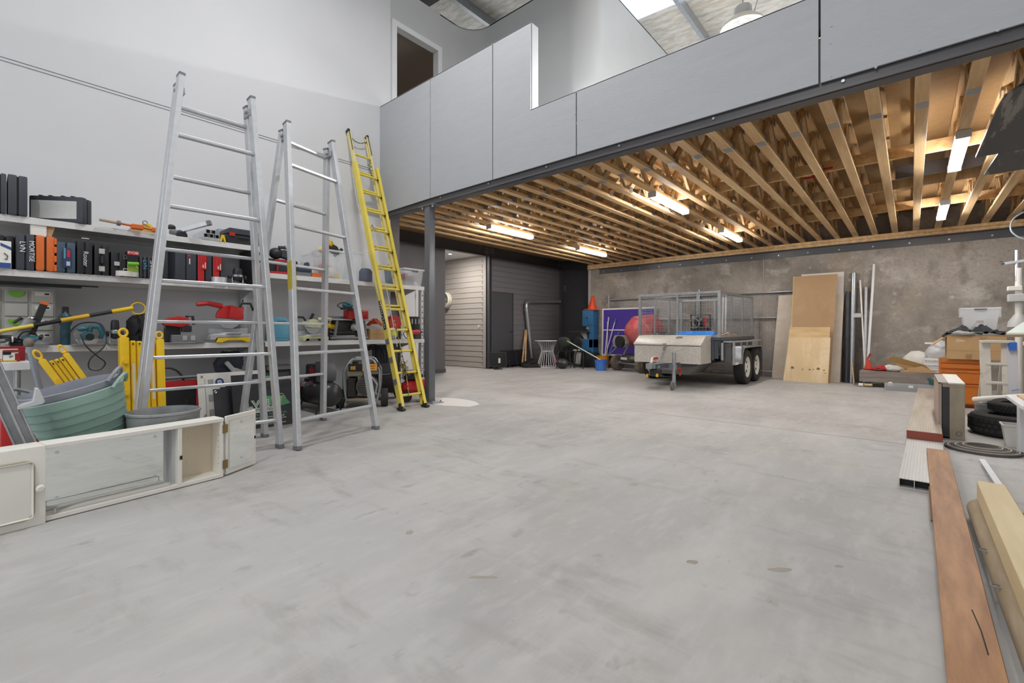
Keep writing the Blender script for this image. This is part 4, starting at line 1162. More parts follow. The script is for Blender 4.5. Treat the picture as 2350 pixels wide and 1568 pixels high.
# black tool bag
t, W = place('tool_bag', 'slumped black fabric tool bag behind the yellow pole ring', 'bag', 288, 350, Z1, -6.0)
b = B(); b.ell((0, .05, .13), (W * .48, .12, .17), 18, 10); b.ell((-W * .2, .0, .18), (W * .25, .1, .12), 14, 8); b.ell((W * .22, -.02, .09), (W * .24, .1, .1), 14, 8)
for i, v in enumerate(b.v): b.v[i] = Vector((v.x + .01 * math.sin(v.z * 50), v.y + .012 * math.sin(v.x * 60), max(0, v.z + .008 * math.sin(v.x * 45 + v.y * 30))))
b.o('fabric_body', mat('black_fabric', S(38, 38, 42), .75, var=.15, scale=20), t)
B().tube([(-.06, -.06, .24), (-.02, -.09, .3), (.05, -.09, .3), (.09, -.06, .22)], .01).o('strap', BLACK, t); B().cyl((W * .1, -.1, .13), (W * .1, -.13, .13), .03).o('buckle', MKBLACK, t)
# red cordless saws
def redtool(u0, u1, zoff, label, x=-5.9, fl=1):
    t, W = place('cordless_saw', label, 'saw', u0, u1, Z1, x)
    z = zoff
    B().prism([(-W * .5, z + .1), (-W * .3, z + .15), (W * .0, z + .17), (W * .3, z + .15), (W * .34, z + .08), (W * .05, z + .05), (-W * .45, z + .07)], -.05, .05, 'y').o('body', RED, t, bevel=.012, seg=2)
    B().tube([(W * .2, 0, z + .09), (W * .28, 0, z + .17), (W * .46, 0, z + .17), (W * .5, 0, z + .08)], .015).o('handle', BLACK, t); B().box(W * .1, W * .4, -.045, .045, z + .0, z + .07).o('battery', BLACK, t, bevel=.008)
    B().box(-W * .45, W * .5, -.05, .07, 0, .012).o('shoe', MGALV, t); B().cyl((-W * .1, .02, z + .06), (-W * .1, .026, z + .06), min(.085, z + .055), n=24).o('blade', CHROME, t)
    B().box(-W * .4, W * .1, .015, .06, .01, z + .08).o('lower_body', BLACK, t, bevel=.01)
    for k in range(2): B().bar((-W * (.2 - .06 * k), -.0515, z + .09), (-W * (.14 - .06 * k), -.0515, z + .125), .012, .002).o('white_flash', PAPER, t)
    return t
redtool(371, 445, .12, 'red and black cordless saw on the lower shelf behind the folded ladder')
def mitre(u0, u1, z, label, m1, m2, x=-5.9, vt=698, side=1, arm_up=True):
    t, W = place('mitre_saw', label, 'saw', u0, u1, z, x)
    H = hgt((u0 + u1) / 2, vt, z, x); s = side
    B().prism([(-W * .5, .0), (-W * .42, 0), (-W * .36, .03), (W * .36, .03), (W * .42, 0), (W * .5, 0), (W * .5, .05), (W * .42, .07), (-W * .42, .07), (-W * .5, .05)], -.1, .14, 'y').o('base', m2, t, bevel=.005)
    B().lathe([(.02, .07), (.13, .07), (.13, .085), (.02, .085)], 28).o('turntable', MALU2, t); B().box(-W * .46, W * .46, .07, .09, .07, .13).o('fence', MALU2, t, bevel=.004)
    B().bar((s * W * .28, .12, .08), (s * W * .1, .1, H * .7), .06, .06).o('pivot_arm', MIDG, t, bevel=.01)
    bc = Vector((-s * W * .02, .0, H * .62))
    B().cyl(bc + Vector((0, .01, 0)), bc + Vector((0, .015, 0)), H * .31, n=30).o('blade', CHROME, t)
    B().prism([(bc.x + H * .33 * math.cos(R(a)), bc.z + H * .33 * math.sin(R(a))) for a in range(-10, 191, 15)], -.025, .04, 'y').o('blade_guard', m1, t, bevel=.006)
    B().cb(bc + Vector((s * H * .12, -.035, H * .12)), (H * .34, .05, H * .34), (0, .2, 0)).o('gear_case', m1, t, bevel=.012, seg=2)
    B().cyl(bc + Vector((s * .02, .03, .02)), bc + Vector((s * .04, .17, .03)), .05, .045, n=16).o('motor', m1, t)
    B().tube([bc + Vector((-s * H * .2, -.01, H * .3)), bc + Vector((-s * H * .55, -.02, H * .36)), bc + Vector((-s * H * .8, -.02, H * .32))], [.03, .026, .022], 8).o('handle', m1, t)
    B().tube([bc + Vector((s * .1, 0, H * .25)), bc + Vector((s * .13, 0, H * .4)), bc + Vector((s * .22, 0, H * .4)), bc + Vector((s * .25, 0, H * .2))], .014).o('carry_handle', BLACK, t)
    return t
mitre(478, 578, Z1 + .03, 'red sliding mitre saw with silver table on the lower shelf', RED, MALU2, -5.95, 697)
t, W = place('level_case', 'yellow moulded tray under the red mitre saw', 'tray', 496, 577, Z1, -5.87)
B().prism([(-W / 2, 0), (-W * .46, .05), (W / 2, .06), (W / 2, 0), (W * .35, 0), (W * .2, .022), (-W * .2, .022), (-W * .35, 0)], -.02, .05, 'y').o('tray', YEL, t, bevel=.004)
t, W = place('saw_base', 'grey clamp base with bolted feet left of the mitre saw', 'bracket', 393, 470, Z1, -5.88)
B().prism([(-W / 2, 0), (W / 2, 0), (W / 2, .02), (W * .2, .04), (W * .2, .09), (-W / 2, .09)], -.02, .08, 'y').o('casting', MIDG, t, bevel=.004)
for x in (-W * .12, W * .12): B().box(x - .02, x + .02, -.024, -.019, .03, .08).cyl((x, -.027, .055), (x, -.022, .055), .01).o('pad', MALU2, t)
# ---- lower shelf, right bay
t, W = place('jerry_case', 'light blue plastic case beside the slotted post', 'tool case', 627, 665, Z1, -5.95)
H = hgt(645, 728, Z1, -5.95)
B().prism([(-W / 2, .02), (-W * .42, 0), (W * .42, 0), (W / 2, .02), (W / 2, H - .06), (W * .3, H), (-W * .4, H), (-W / 2, H - .02)], 0, .26, 'y').o('body', CYAN, t, bevel=.015, seg=2); B().box(-W * .4, W * .4, -.006, 0, .05, .07).o('rib', CYAN, t); B().box(-.05, .05, -.008, .0, H * .75, H * .85).o('latch', TEAL, t)
mitre(688, 746, Z1, 'cream and green old mitre saw on the lower shelf', mat('cream_green', S(196, 200, 158), .5, var=.12), mat('cream_green', S(196, 200, 158), .5), -5.9, 730, -1)
t, W = place('pinch_bar', 'black bar handle sticking up over the cream mitre saw', 'tool', 690, 722, Z1, -6.1)
B().tube([(-W * .45, .0, .06), (W * .4, 0, .36)], .02).o('shaft', BLACK, t); B().ell((-W * .0, -.03, .12), (.07, .06, .07)).o('motor_housing', mat('gunmetal', S(96, 92, 86), .35, .6), t); B().cb((-W * .3, 0, .03), (.12, .1, .06)).o('base', BLACK, t, bevel=.01)
t, W = place('drill_driver', 'yellow and black drill lying between cream saw and bench saw', 'power tool', 748, 778, Z1 + .0, -6.0)
B().cyl((-W * .4, 0, .2), (W * .2, 0, .18), .035, n=14).o('body', YEL, t); B().cyl((W * .2, 0, .18), (W * .5, 0, .17), .03, .012).o('chuck', BLACK, t); B().bar((-W * .25, 0, .18), (-W * .35, 0, .05), .035, .04).o('grip', BLACK, t, bevel=.008); B().cb((-W * .35, 0, .03), (.1, .07, .06)).o('battery', BLACK, t, bevel=.008)
t, W = place('bench_saw', 'grey flip-over bench saw frame on the lower shelf', 'saw', 757, 850, Z1, -5.92)
H = hgt(800, 727, Z1, -5.92)
B().box(-W * .46, W * .5, -.02, .3, H * .84, H * .9).o('table_top', MALU2, t, bevel=.003)
for s_ in (-1, 1):
    B().bar((s_ * W * .4, 0, 0), (s_ * W * .33, 0, H * .84), .025, .03).o('leg', MIDG, t); B().bar((s_ * W * .4, .26, 0), (s_ * W * .33, .26, H * .84), .025, .03).o('leg', MIDG, t)
B().cyl((-W * .5, -.02, .03), (W * .4, -.02, .03), .018).o('foot_bar', MIDG, t); B().box(-W * .3, W * .25, .05, .22, H * .35, H * .84).o('motor_box', BLACK, t, bevel=.01); B().cyl((W * .1, .02, H * .55), (W * .1, -.06, H * .5), .055, .03, n=16).o('motor', MALU2, t); B().cyl((-W * .45, .05, .09), (W * .3, .05, .09), .022).o('dark_bar', MKBLACK, t)
B().box(-W * .5, -W * .1, .05, .12, H * .9, H * 1.02).o('fence_box', MIDG, t, bevel=.004); B().box(W * .02, W * .1, -.03, .02, H * .78, H * 1.0).o('switch_box', BLACK, t, bevel=.005)
zt_ = Z1 + H * .9
t, W = place('parts_box', 'red plastic parts box on top of the bench saw', 'box', 801, 846, zt_ + .001, -5.85)
B().box(-W / 2, W / 2, 0, .16, 0, .125).o('body', RED, t, bevel=.012, seg=2)
for k in range(3): B().box(-W * .42, W * .42, -.004, 0, .03 + k * .03, .04 + k * .03).o('rib', DRED, t)
t, W = place('orbital_sander', 'teal sander with its cord on the red parts box', 'sander', 786, 820, zt_ + .127, -5.8)
B().ell((0, .06, .06), (W * .35, .06, .05)).o('body', TEAL, t); B().box(-W * .35, W * .35, .0, .12, 0, .02).o('pad', MKBLACK, t); pts, b = cable([(W * .0, 0, .07), (-W * .5, -.01, .09), (-W * .85, -.01, .05), (-W * .6, 0, .02), (-W * .2, 0, .02)], .007, BLACK, '', '', 5); b.o('cord', BLACK, t)
t, W = place('extension_lead', 'tangled orange extension lead on a cardboard box', 'cable', 848, 890, Z1 + .165, -5.9)
b = B()
for k in range(9):
    rr = rnd.Random if 0 else None
    pts = []
    ph, tl = k * .7, .35 + .12 * (k % 3)
    for i in range(18):
        a = 2 * PI * i / 18
        pts.append((.11 * math.cos(a + ph) * (1 - .05 * k), .1 + .07 * math.sin(a), .02 + .02 + .075 * (.5 + .5 * math.sin(a * 2 + ph)) + .004 * k))
    b.tube(pts, .0065, 6, closed=True)
b.o('coil', mat('orange_cord', S(214, 92, 60), .5), t)
t, W = place('carton', 'brown cardboard box under the orange extension lead', 'box', 850, 892, Z1, -5.9)
B().box(-W / 2, W / 2, 0, .28, 0, .16).o('body', CARD, t, bevel=.003); B().box(-W / 2, W / 2, -.002, .0, .075, .085).o('tape_seam', mat('card_tape', S(180, 140, 92), .4), t)
t, W = place('hi_vis_bag', 'hi-vis yellow and clear bag between the yellow ladder rails', 'bag', 893, 918, Z1, -5.85)
b = B(); b.ell((0, .06, .09), (W * .5, .06, .09), 14, 8); b.o('bag', mat('bag_clear', S(206, 204, 196), .4, var=.2, scale=20), t); B().box(-W * .2, W * .2, -.004, .03, .06, .13).o('yellow_panel', mat('hi_vis', S(232, 236, 40), .5), t, bevel=.004)
t, W = place('cord_drum', 'red round cord reel behind the yellow ladder', 'reel', 893, 922, Z1 + .0, -6.1)
B().cyl((0, 0, .26), (0, .12, .26), .11, n=24).o('drum', RED, t); B().box(-.1, .1, 0, .12, 0, .16).o('stand', BLACK, t)
t, W = place('bit_case', 'open black case of drill bits next to the column', 'tool case', 942, 972, Z1 + .0, -6.05)
B().box(-.15, .15, .0, .05, .16, .36).o('lid_tray', BLACK, t, bevel=.006); B().box(-.15, .15, -.14, .05, 0, .16).o('lower_tray', DARKP, t, bevel=.006)
for k in range(4): B().cyl((-.1 + k * .065, -.006, .24), (-.1 + k * .065, -.006, .32), .014).o('socket', CHROME, t)
t, W = place('power_drill', 'red and black power drill beside the column', 'power tool', 936, 970, Z1, -5.86)
B().cyl((-W * .45, 0, .1), (W * .25, 0, .11), .036).o('body', RED, t); B().cyl((W * .22, 0, .11), (W * .5, 0, .11), .025, .012).o('chuck', BLACK, t); B().bar((-W * .2, 0, .1), (-W * .3, 0, .01), .03, .04).o('grip', BLACK, t, bevel=.006); pts, b = cable([(-W * .3, 0, .02), (-W * .7, -.03, .02), (-W * .9, -.05, .1), (-W * .5, -.05, .13)], .007, BLACK, '', '', 5); b.o('cord', BLACK, t)

# ---- middle shelf, right bay
t, W = place('clamp_case', 'black case with red bar clamps on the upper right shelf', 'tool case', 612, 668, Z2B, -5.95)
B().box(-W / 2, W / 2, 0, .26, 0, .19).o('body', BLACK, t, bevel=.012, seg=2); B().bar((-W * .2, -.016, .17), (W * .45, -.016, .165), .022, .022).o('red_bar', RED, t); B().bar((-W * .45, -.02, .015), (W * .4, -.02, .02), .026, .03).o('red_bar', RED, t); B().bar((-W * .1, -.016, .02), (-W * .1, -.016, .17), .024, .016).o('clamp_screw', DRED, t)
t, W = place('nail_gun', 'black and grey nail gun on top of the clamp case', 'power tool', 620, 668, Z2B + .192, -5.93)
b = B(); b.ell((-W * .15, .05, .07), (W * .33, .09, .07)); b.o('body', BLACK, t); B().cb((W * .25, .02, .06), (.11, .1, .1), (0, .2, 0)).o('battery', DARKP, t, bevel=.012); B().cyl((-W * .1, .0, .14), (W * .25, 0, .15), .02).o('barrel', DARKP, t); B().cyl((W * .2, 0, .15), (W * .32, 0, .15), .028).o('nose', MALU2, t)
t, W = place('tool_pouch', 'navy tool pouch with a grey nozzle on the upper right shelf', 'bag', 682, 716, Z2B + .061, -5.92)
B().prism([(-W / 2, .13), (-W * .35, .04), (W * .5, .045), (W * .5, 0), (-W / 2, 0)], 0, .14, 'y').o('pouch', mat('navy_fabric', S(52, 60, 84), .8), t, bevel=.006); B().prism([(W * .1, .04), (W * .2, .13), (W * .38, .13), (W * .48, .04)], .03, .1, 'y').o('nozzle', DARKP, t, bevel=.004)
t, W = place('parts_tray', 'grey parts tray under the navy pouch', 'box', 682, 715, Z2B, -5.93)
B().box(-W / 2, W / 2, 0, .2, 0, .06).o('body', MIDG, t, bevel=.004)
t, W = place('parts_tray', 'small orange parts box beside the grey parts tray', 'box', 716, 738, Z2B, -5.93)
B().box(-W / 2, W / 2, 0, .2, 0, .06).o('body', ORANGE, t, bevel=.004)
def clearbin(u0, u1, vt, z, label, x=-5.9, D=.28, fill=(), name='storage_tub', handle=True, mt_=None, turn=0):
    t, W = place(name, label, 'storage tub', u0, u1, z, x, turn=turn)
    H = hgt((u0 + u1) / 2, vt, z, x)
    mt_ = mt_ or CLEAR
    k = .88; w = .005
    b = B()
    def ring(zz, s_, off): return [(-W / 2 * s_ + off, off, zz), (W / 2 * s_ - off, off, zz), (W / 2 * s_ - off, D - off, zz), (-W / 2 * s_ + off, D - off, zz)]
    vs = ring(0, k, .02) + ring(H, 1, 0)
    b._add(vs, [(0, 1, 2, 3), (0, 4, 5, 1), (1, 5, 6, 2), (2, 6, 7, 3), (3, 7, 4, 0)])
    b.o('tub', mt_, t, smooth=False)
    b = B(); b.box(-W / 2 - .012, W / 2 + .012, -.014, .004, H - .022, H); b.box(-W / 2 - .012, W / 2 + .012, D - .004, D + .014, H - .022, H); b.box(-W / 2 - .014, -W / 2 + .004, .0045, D - .0045, H - .022, H); b.box(W / 2 - .004, W / 2 + .014, .0045, D - .0045, H - .022, H)
    b.o('rim', CLEAR2, t)
    if handle: B().tube([(-.05, -.014, H - .03), (-.05, -.03, H - .05), (.05, -.03, H - .05), (.05, -.014, H - .03)], .007).o('handle', DARKP, t)
    for i, m_ in enumerate(fill):
        a = i * 2.4
        B().ell((W * .22 * math.cos(a), D * .5 + D * .2 * math.sin(a), .05 + .028 * i), (W * .22, D * .2, .05), 10, 6, (0, a, a)).o('contents', m_, t)
    return t, W, H
t, W, H = clearbin(738, 794, 574, Z2B, 'clear tub heaped with yellow and black tools on the upper right shelf', -5.9, .3, (YEL, MIDG, PAPER, BLACK, ORANGE))
B().cyl((-W * .2, .1, H - .03), (-W * .05, .08, H + .13), .04).o('tool_body', BLACK, t); B().cyl((-W * .12, .1, H + .06), (.0, .06, H + .12), .042).o('tool_collar', YEL, t); B().ell((W * .1, .1, H + .03), (.08, .06, .06)).o('tool_head', MKBLACK, t); B().cyl((W * .3, .2, H - .05), (W * .58, .15, H + .06), .022).o('tool_grip', mat('dark_green', S(50, 76, 72), .6), t); B().ell((-W * .3, .12, H + .0), (.06, .05, .045)).o('tool_disc', YEL, t)
clearbin(715, 742, 582, Z2B, 'frosted white tub partly hidden behind the open ladder rail', -6.15, .28, (PAPER,), handle=False, mt_=CLEAR2)
clearbin(798, 832, 578, Z2B, 'empty clear tub between the heaped tub and the blue roll', -6.1, .28, (), handle=False)
t, W = place('foam_roll', 'dark blue foam roll standing on the upper right shelf', 'roll', 826, 852, Z2B, -5.95)
B().lathe([(.01, 0), (W * .5, 0), (W * .52, .02), (W * .5, .15), (W * .35, .19), (.01, .2)], 22).o('roll', mat('blue_grey_foam', S(92, 98, 116), .85, var=.15), t)
t, W = place('paint_bucket', 'blue-grey paint bucket with a wire handle behind the yellow ladder', 'bucket', 884, 914, Z2B, -6.0)
B().lathe([(.01, 0), (.095, 0), (.11, .2), (.115, .205), (.115, .225), (.105, .225), (.1, .2), (.085, .02), (.01, .02)], 26).o('pail', mat('blue_grey_pail', S(132, 146, 166), .45), t); B().torus((0, 0, .2), .114, .004, 'y', 20, 6, 0, 180).o('handle', MIDG, t)
clearbin(928, 972, 617, Z2B, 'clear tub of white rags beside the column', -5.95, .3, (PAPER, PAPER, MIDG, PAPER, DRED))
# ================================================================ cartons on the white bench
def carton(label, y0, y1, x, z, h, D, txt, sub):
    t = T('drill_bit_carton', label, 'box', (x, (y0 + y1) / 2, z), R(90)); W = y1 - y0
    B().box(-W / 2, W / 2, 0, D, 0, h).o('body', DRED, t, bevel=.002)
    B().box(-W * .48, W * .2, -.002, 0, h * .15, h * .85).o('white_panel', PAPER, t); B().box(-W * .48, W * .3, -.0025, 0, .003, h * .12).o('yellow_band', YEL, t); B().prism([(-W * .1, h * .35), (W * .1, h * .5), (W * .1, h * .6), (-W * .15, h * .55)], -.004, -.002, 'y').o('printed_tool', MIDG, t)
    B().box(-W * .48, -W * .02, -.0035, -.002, h * .66, h * .97).o('dark_header', MKBLACK, t)
    if txt: text(t, txt, h * .34, (-W * .44, -.004, h * .7), RX, PAPER, bold=.001)
    B().box(W * .1, W * .4, -.003, 0, h * .78, h * .86).o('white_bar', PAPER, t)
carton('large red and cream kit carton on the white bench', -.18, sy(58, -5.5), -5.5, .8005, .115, .18, 'eKit', '')
carton('small red and yellow carton in front of the kit carton', sy(6, -5.35), sy(46, -5.35), -5.35, .8005, .085, .1, '', '')

# ================================================================ signs leaning on the shelving
def board(name, label, cat, y0, y1, xb, xt_, h, mt_, th=.006):
    a = math.atan2(xb - xt_, h)
    t = T(name, label, cat, (xb, (y0 + y1) / 2, .002), rot=(-a, 0, R(90)))
    W = y1 - y0
    B().box(-W / 2, W / 2, 0, th, 0, h).o('panel', mt_, t)
    return t, W, h
# white site-safety sign
t, W, H = board('safety_sign', 'white site safety sign with blue symbols behind the black signs', 'sign', 1.475, 2.15, -5.54, -5.66, .6, PAPER)
for i, zz in enumerate((.83, .56, .3)):
    B().cyl((-W * .2, 0, H * zz), (-W * .2, -.002, H * zz), .042, n=24).o('blue_symbol', MKBLUE, t); B().cyl((-W * .2, -.002, H * zz), (-W * .2, -.003, H * zz), .022, n=16).o('white_symbol', PAPER, t); B().box(-W * .22, -W * .18, -.0045, -.003, H * zz - .004, H * zz + .004).o('dark_symbol', MKBLUE, t)
    for k in range(4): B().box(-W * (.3 + .02 * k), -W * (.29 + .02 * k), -.002, 0, H * zz - .04, H * zz + .035).o('small_print', MIDG, t)
B().box(.0, W * .09, -.002, 0, H * .8, H * .92).o('green_symbol', mat('sign_green', S(70, 150, 84), .6), t); B().box(W * .035, W * .055, -.003, -.001, H * .825, H * .895).box(W * .02, W * .07, -.003, -.001, H * .85, H * .87).o('white_cross', PAPER, t)
for k in range(6): B().box(W * (.13 + .05 * k), W * (.15 + .05 * k), -.002, 0, H * .78, H * .92).o('small_print', MIDG, t)
text(t, 'CONSTRUCTION', .05, (-W * .26, -.002, H * .22), RXD, MKBLACK, sx=.8); text(t, 'X', .04, (-W * .46, -.002, H * .92), RX, MKBLACK); B().box(-W * .405, -W * .4, -.002, 0, .02, H * .9).o('rule_line', MIDG, t)
# plain black boards
for i, (u, xo, l) in enumerate(((497, -5.3, 'front black sign board with eyelets, left of the green house sign'), (514, -5.335, 'middle black sign board with eyelets, left of the green house sign'), (526, -5.37, 'rear black sign board with eyelets, left of the green house sign'))):
    y0 = sy(u, xo)
    t, W, H = board('sign_board', l, 'sign', y0, y0 + .55, xo, xo - .12, .455 + .01 * i, mat('black_sign', S(50, 51, 55), .45, var=.06), .005)
    b = B(); b.torus((-W / 2 + .022, -.001, H - .03), .011, .004, 'y', 14, 6); b.o('eyelet', CHROME, t); B().box(-W * .43, -W * .41, -.002, 0, H * .12, H * .24).o('white_tag', PAPER, t)
# the builder's sign
t, W, H = board('builder_sign', 'black builder sign with a green house emblem beside the compressor', 'sign', 1.70, 2.30, -5.25, -5.37, .585, mat('black_sign', S(50, 51, 55), .45), .006)
GR = mat('emblem_green', S(92, 160, 118), .5); GR2 = mat('emblem_lime', S(150, 196, 104), .5)
B().prism([(-W * .03, H * .6), (W * .16, H * .56), (W * .34, H * .56), (W * .47, H * .4), (W * .16, H * .34), (W * .05, H * .45)], -.002, 0, 'y').o('roof_emblem', GR, t)
B().prism([(W * .12, H * .545), (W * .34, H * .555), (W * .3, H * .41), (W * .14, H * .47)], -.0028, -.001, 'y').o('gable_emblem', GR2, t); B().tube([(W * .16, -.003, H * .6), (W * .34, -.003, H * .59), (W * .39, -.003, H * .5)], .0035, 5).o('white_outline', PAPER, t)
text(t, 'LVN', .104, (-W * .3, -.0032, H * .385), RX, PAPER, bold=.005, sx=1.22); text(t, 'LVN', .1, (-W * .295, -.0042, H * .39), RX, GR, bold=-.001, sx=1.24)
B().box(-W * .31, W * .17, -.003, 0, H * .285, H * .372).o('white_band', PAPER, t); text(t, 'CONSTRUCTION', .041, (-W * .295, -.0035, H * .305), RX, MKBLACK, bold=.0006, sx=.9)
text(t, 'COMMERCIAL & RESIDENTIAL', .036, (-W * .34, -.002, H * .22), RX, GR, sx=.92); text(t, 'NEW BUILDS I RENOVATIONS I LOCK-UP', .0225, (-W * .34, -.002, H * .172), RX, PAPER, sx=.98, bold=.0004); text(t, 'DECKING I FLOORING I CLADDING I FIT-OUTS', .0205, (-W * .34, -.002, H * .13), RX, PAPER, sx=.98, bold=.0004); text(t, '@lvnconstructions', .028, (W * .0, -.002, H * .045), RX, PAPER)
B().prism([(W * .1 + .06 * math.cos(R(10 * k)), H * .95 - .05 * math.sin(R(10 * k))) for k in range(19)], -.002, 0, 'y').o('green_arc', GR, t)
b = B(); b.torus((W * .18, -.002, H * .86), .014, .004, 'y', 14, 6); b.o('eyelet', CHROME, t)

# ================================================================ machines under the shelves
# red and black welder with a cable hoop
t = T('inverter_welder', 'red and black welder with a cable hoop behind the safety sign', 'welder', (-5.78, 1.36, 0), R(90))
B().box(-.16, .16, 0, .3, .14, .5).o('case', BLACK, t, bevel=.01); B().box(-.17, .17, -.012, .0, .12, .16).box(-.17, -.14, -.012, 0, .12, .52).box(.14, .17, -.012, 0, .12, .52).box(-.17, .17, -.012, 0, .44, .52).o('red_front_frame', RED, t, bevel=.004); B().cyl((-.16, .05, .55), (.16, .05, .55), .016).o('carry_bar', MIDG, t)
for x in (-.12, .12): B().box(x - .03, x + .03, .02, .28, 0, .14).o('skid', BLACK, t)
B().torus((-.12, .06, .5), .16, .012, 'y', 22, 6, 0, 180).tube([(.04, .06, .5), (.05, .0, .3), (.02, -.03, .12)], .012).o('cable_hoop', BLACK, t); B().prism([(.03, .2), (.1, .2), (.065, .14)], -.016, -.01, 'y').o('red_triangle', MKRED, t)
# grey steam cleaner / nozzle head
t = T('pressure_gun', 'navy and grey nozzle machine standing behind the safety sign', 'cleaner', (-6.12, 1.93, 0), R(90))
B().lathe([(.02, 0), (.14, 0), (.15, .1), (.13, .5), (.1, .55), (.02, .55)], 20).o('drum', DARKP, t); B().prism([(-.13, .55), (.12, .55), (.15, .68), (.1, .8), (-.06, .8), (-.15, .66)], -.02, .12, 'y').o('head', mat('navy_grey', S(60, 66, 82), .45), t, bevel=.02, seg=2); B().ell((0, .04, .8), (.05, .05, .035)).o('cap', LGREY, t); B().bar((-.06, -.05, .68), (.04, -.08, .54), .05, .05).o('nozzle', LGREY, t, bevel=.012); B().cb((.06, -.07, .55), (.12, .08, .08), (0, .4, 0)).o('nozzle_foot', LGREY, t, bevel=.015)
# metal trap on the floor behind tubs
t = T('pipe_clamp', 'small grey metal clamp on the floor behind the tubs', 'clamp', (-5.75, .72, 0), R(90))
B().box(-.1, .1, 0, .12, 0, .42).o('stand_block', MIDG, t, bevel=.01); B().prism([(-.08, .42), (.09, .42), (.06, .49), (-.04, .5)], 0, .09, 'y').o('clamp_head', MIDG, t, bevel=.01); B().torus((.0, .04, .5), .04, .01, 'y', 14, 6, 0, 180).o('clamp_arm', MALU2, t)
# black tool chest with orange hose
t = T('tool_chest', 'black tool chest with an orange air hose on it under the right shelf', 'toolbox', (-6.02, 2.49, 0), R(90))
B().box(-.2, .2, 0, .3, 0, .42).o('body', DARKP, t, bevel=.008); B().box(-.2, .2, -.004, .3, .43, .54).o('lid', BLACK, t, bevel=.012); B().box(-.18, .16, .0, .25, .545, .6).o('flat_case', MIDG, t, bevel=.008)
b = B()
for k in range(3): b.torus((.08, -.03 - .015 * k, .33 - .01 * k), .13 - .01 * k, .011, 'y', 24, 6)
b.o('air_hose', mat('orange_hose', S(196, 96, 74), .5), t)
# black air compressor
t = T('air_compressor', 'black air compressor with a long tank under the right shelf', 'compressor', (-5.8, 2.88, 0), 0)
PT = mat('black_tank', S(58, 58, 60), .32, .2, var=.1, scale=8)
prof = [(.001, -.43), (.07, -.42), (.12, -.39), (.15, -.34), (.157, -.3), (.157, .24), (.15, .28), (.12, .325), (.07, .352), (.001, .36)]
B().lathe(prof, 28, Matrix.Translation((0, 0, .235)) @ Matrix.Rotation(R(90), 4, 'Y')).o('tank', PT, t)
B().box(-.3, .2, -.07, .07, .38, .41).o('mount_plate', PT, t)
B().box(-.15, .12, -.08, .08, .41, .56).o('pump', BLACK, t, bevel=.02, seg=2); B().prism([(.06, .4), (.24, .4), (.26, .5), (.22, .62), (.14, .66), (.02, .64)], -.09, .09, 'y').o('fan_shroud', mat('shroud_grey', S(86, 88, 92), .4), t, bevel=.02, seg=2); B().tube([(.22, -.08, .62), (.28, -.09, .55), (.27, -.09, .44), (.17, -.08, .4)], .008).o('delivery_pipe', LGREY, t)
B().box(-.3, -.13, -.06, .06, .42, .6).o('motor', PT, t, bevel=.02)
for k in range(6): B().torus((-.25 + k * .018, -.1, .33), .04, .0035, 'x', 12, 5).o('coil_spring', MGALV, t)
for x in (-.25, .22):
    B().tube([(x, -.12, .13), (x, -.17, .0)], .012).o('leg', BLACK, t); B().tube([(x, .12, .13), (x, .17, .0)], .012).o('leg', BLACK, t)
b = B(); b.cyl((-.02, -.1, .37), (-.02, -.13, .37), .03, n=14); b.o('gauge', CHROME, t)
for k in range(3): B().box(-.12 + k * .07, -.08 + k * .07, -.083, -.079, .5, .55).o('red_print', MKRED, t)
# petrol generator in a tube frame
t = T('petrol_generator', 'petrol generator in a steel tube frame under the right shelf', 'generator', (-5.56, 3.33, 0), R(54))
for y in (.03, .42):
    B().tube([(-.2, y, .1), (-.23, y, .3), (-.23, y, .5), (-.14, y, .64), (-.12, y, .66), (.12, y, .66), (.15, y, .64), (.23, y, .5), (.23, y, .3), (.2, y, .1)], .016, 10).o('frame_hoop', MGALV, t)
for x, z in ((-.12, .66), (.12, .66), (-.2, .1), (.2, .1)): B().cyl((x, .03, z), (x, .42, z), .014).o('frame_bar', MGALV, t)
B().box(-.2, .2, .04, .42, .1, .13).o('base_tray', mat('tray_tan', S(160, 150, 128), .6), t)
B().box(-.2, .02, .08, .38, .42, .58).o('fuel_tank', mat('tank_cream', S(186, 176, 146), .5, var=.1), t, bevel=.03, seg=3); B().cyl((-.1, .2, .58), (-.1, .2, .62), .04).o('fuel_cap', BLACK, t)
bx = B().box(.03, .22, .02, .3, .44, .6).o('control_box', BLACK, t, bevel=.008); B().box(.035, .215, .016, .0195, .46, .52).o('control_strip', MIDG, t)
sg = B().box(-.17, .21, .0, .008, .5, .6).o('name_panel', MKBLACK, t); B().box(.01, .2, -.003, -.0005, .505, .595).o('orange_panel', mat('gen_orange', S(232, 160, 50), .5), sg); text(t, 'BE', .06, (-.14, -.002, .525), RX, mat('gen_orange', S(232, 160, 50), .5), bold=.003); text(t, 'COMMERCIAL', .024, (.03, -.0045, .56), RX, MKBLACK); text(t, 'GENERATOR', .024, (.03, -.0045, .525), RX, MKBLACK)
B().cyl((.06, .04, .29), (.06, .3, .29), .135, n=24).o('alternator', mat('alt_grey', S(110, 106, 98), .45, .4), t)
g = B()
for k in range(8): 
    zz = -.105 + k * .03; w_ = math.sqrt(max(.001, .12 ** 2 - zz ** 2)); g.box(.06 - w_, .06 + w_, .03, .045, .29 + zz - .004, .29 + zz + .004)
g.o('grille_bar', MKBLACK, t); B().tube([(.13, .0, .42), (.2, -.02, .32), (.18, -.02, .2), (.12, 0, .18)], .016).o('exhaust_guard', MGALV, t); B().box(-.2, -.08, .06, .36, .14, .4).o('engine', mat('eng_dark', S(64, 60, 56), .5, .3), t, bevel=.015)
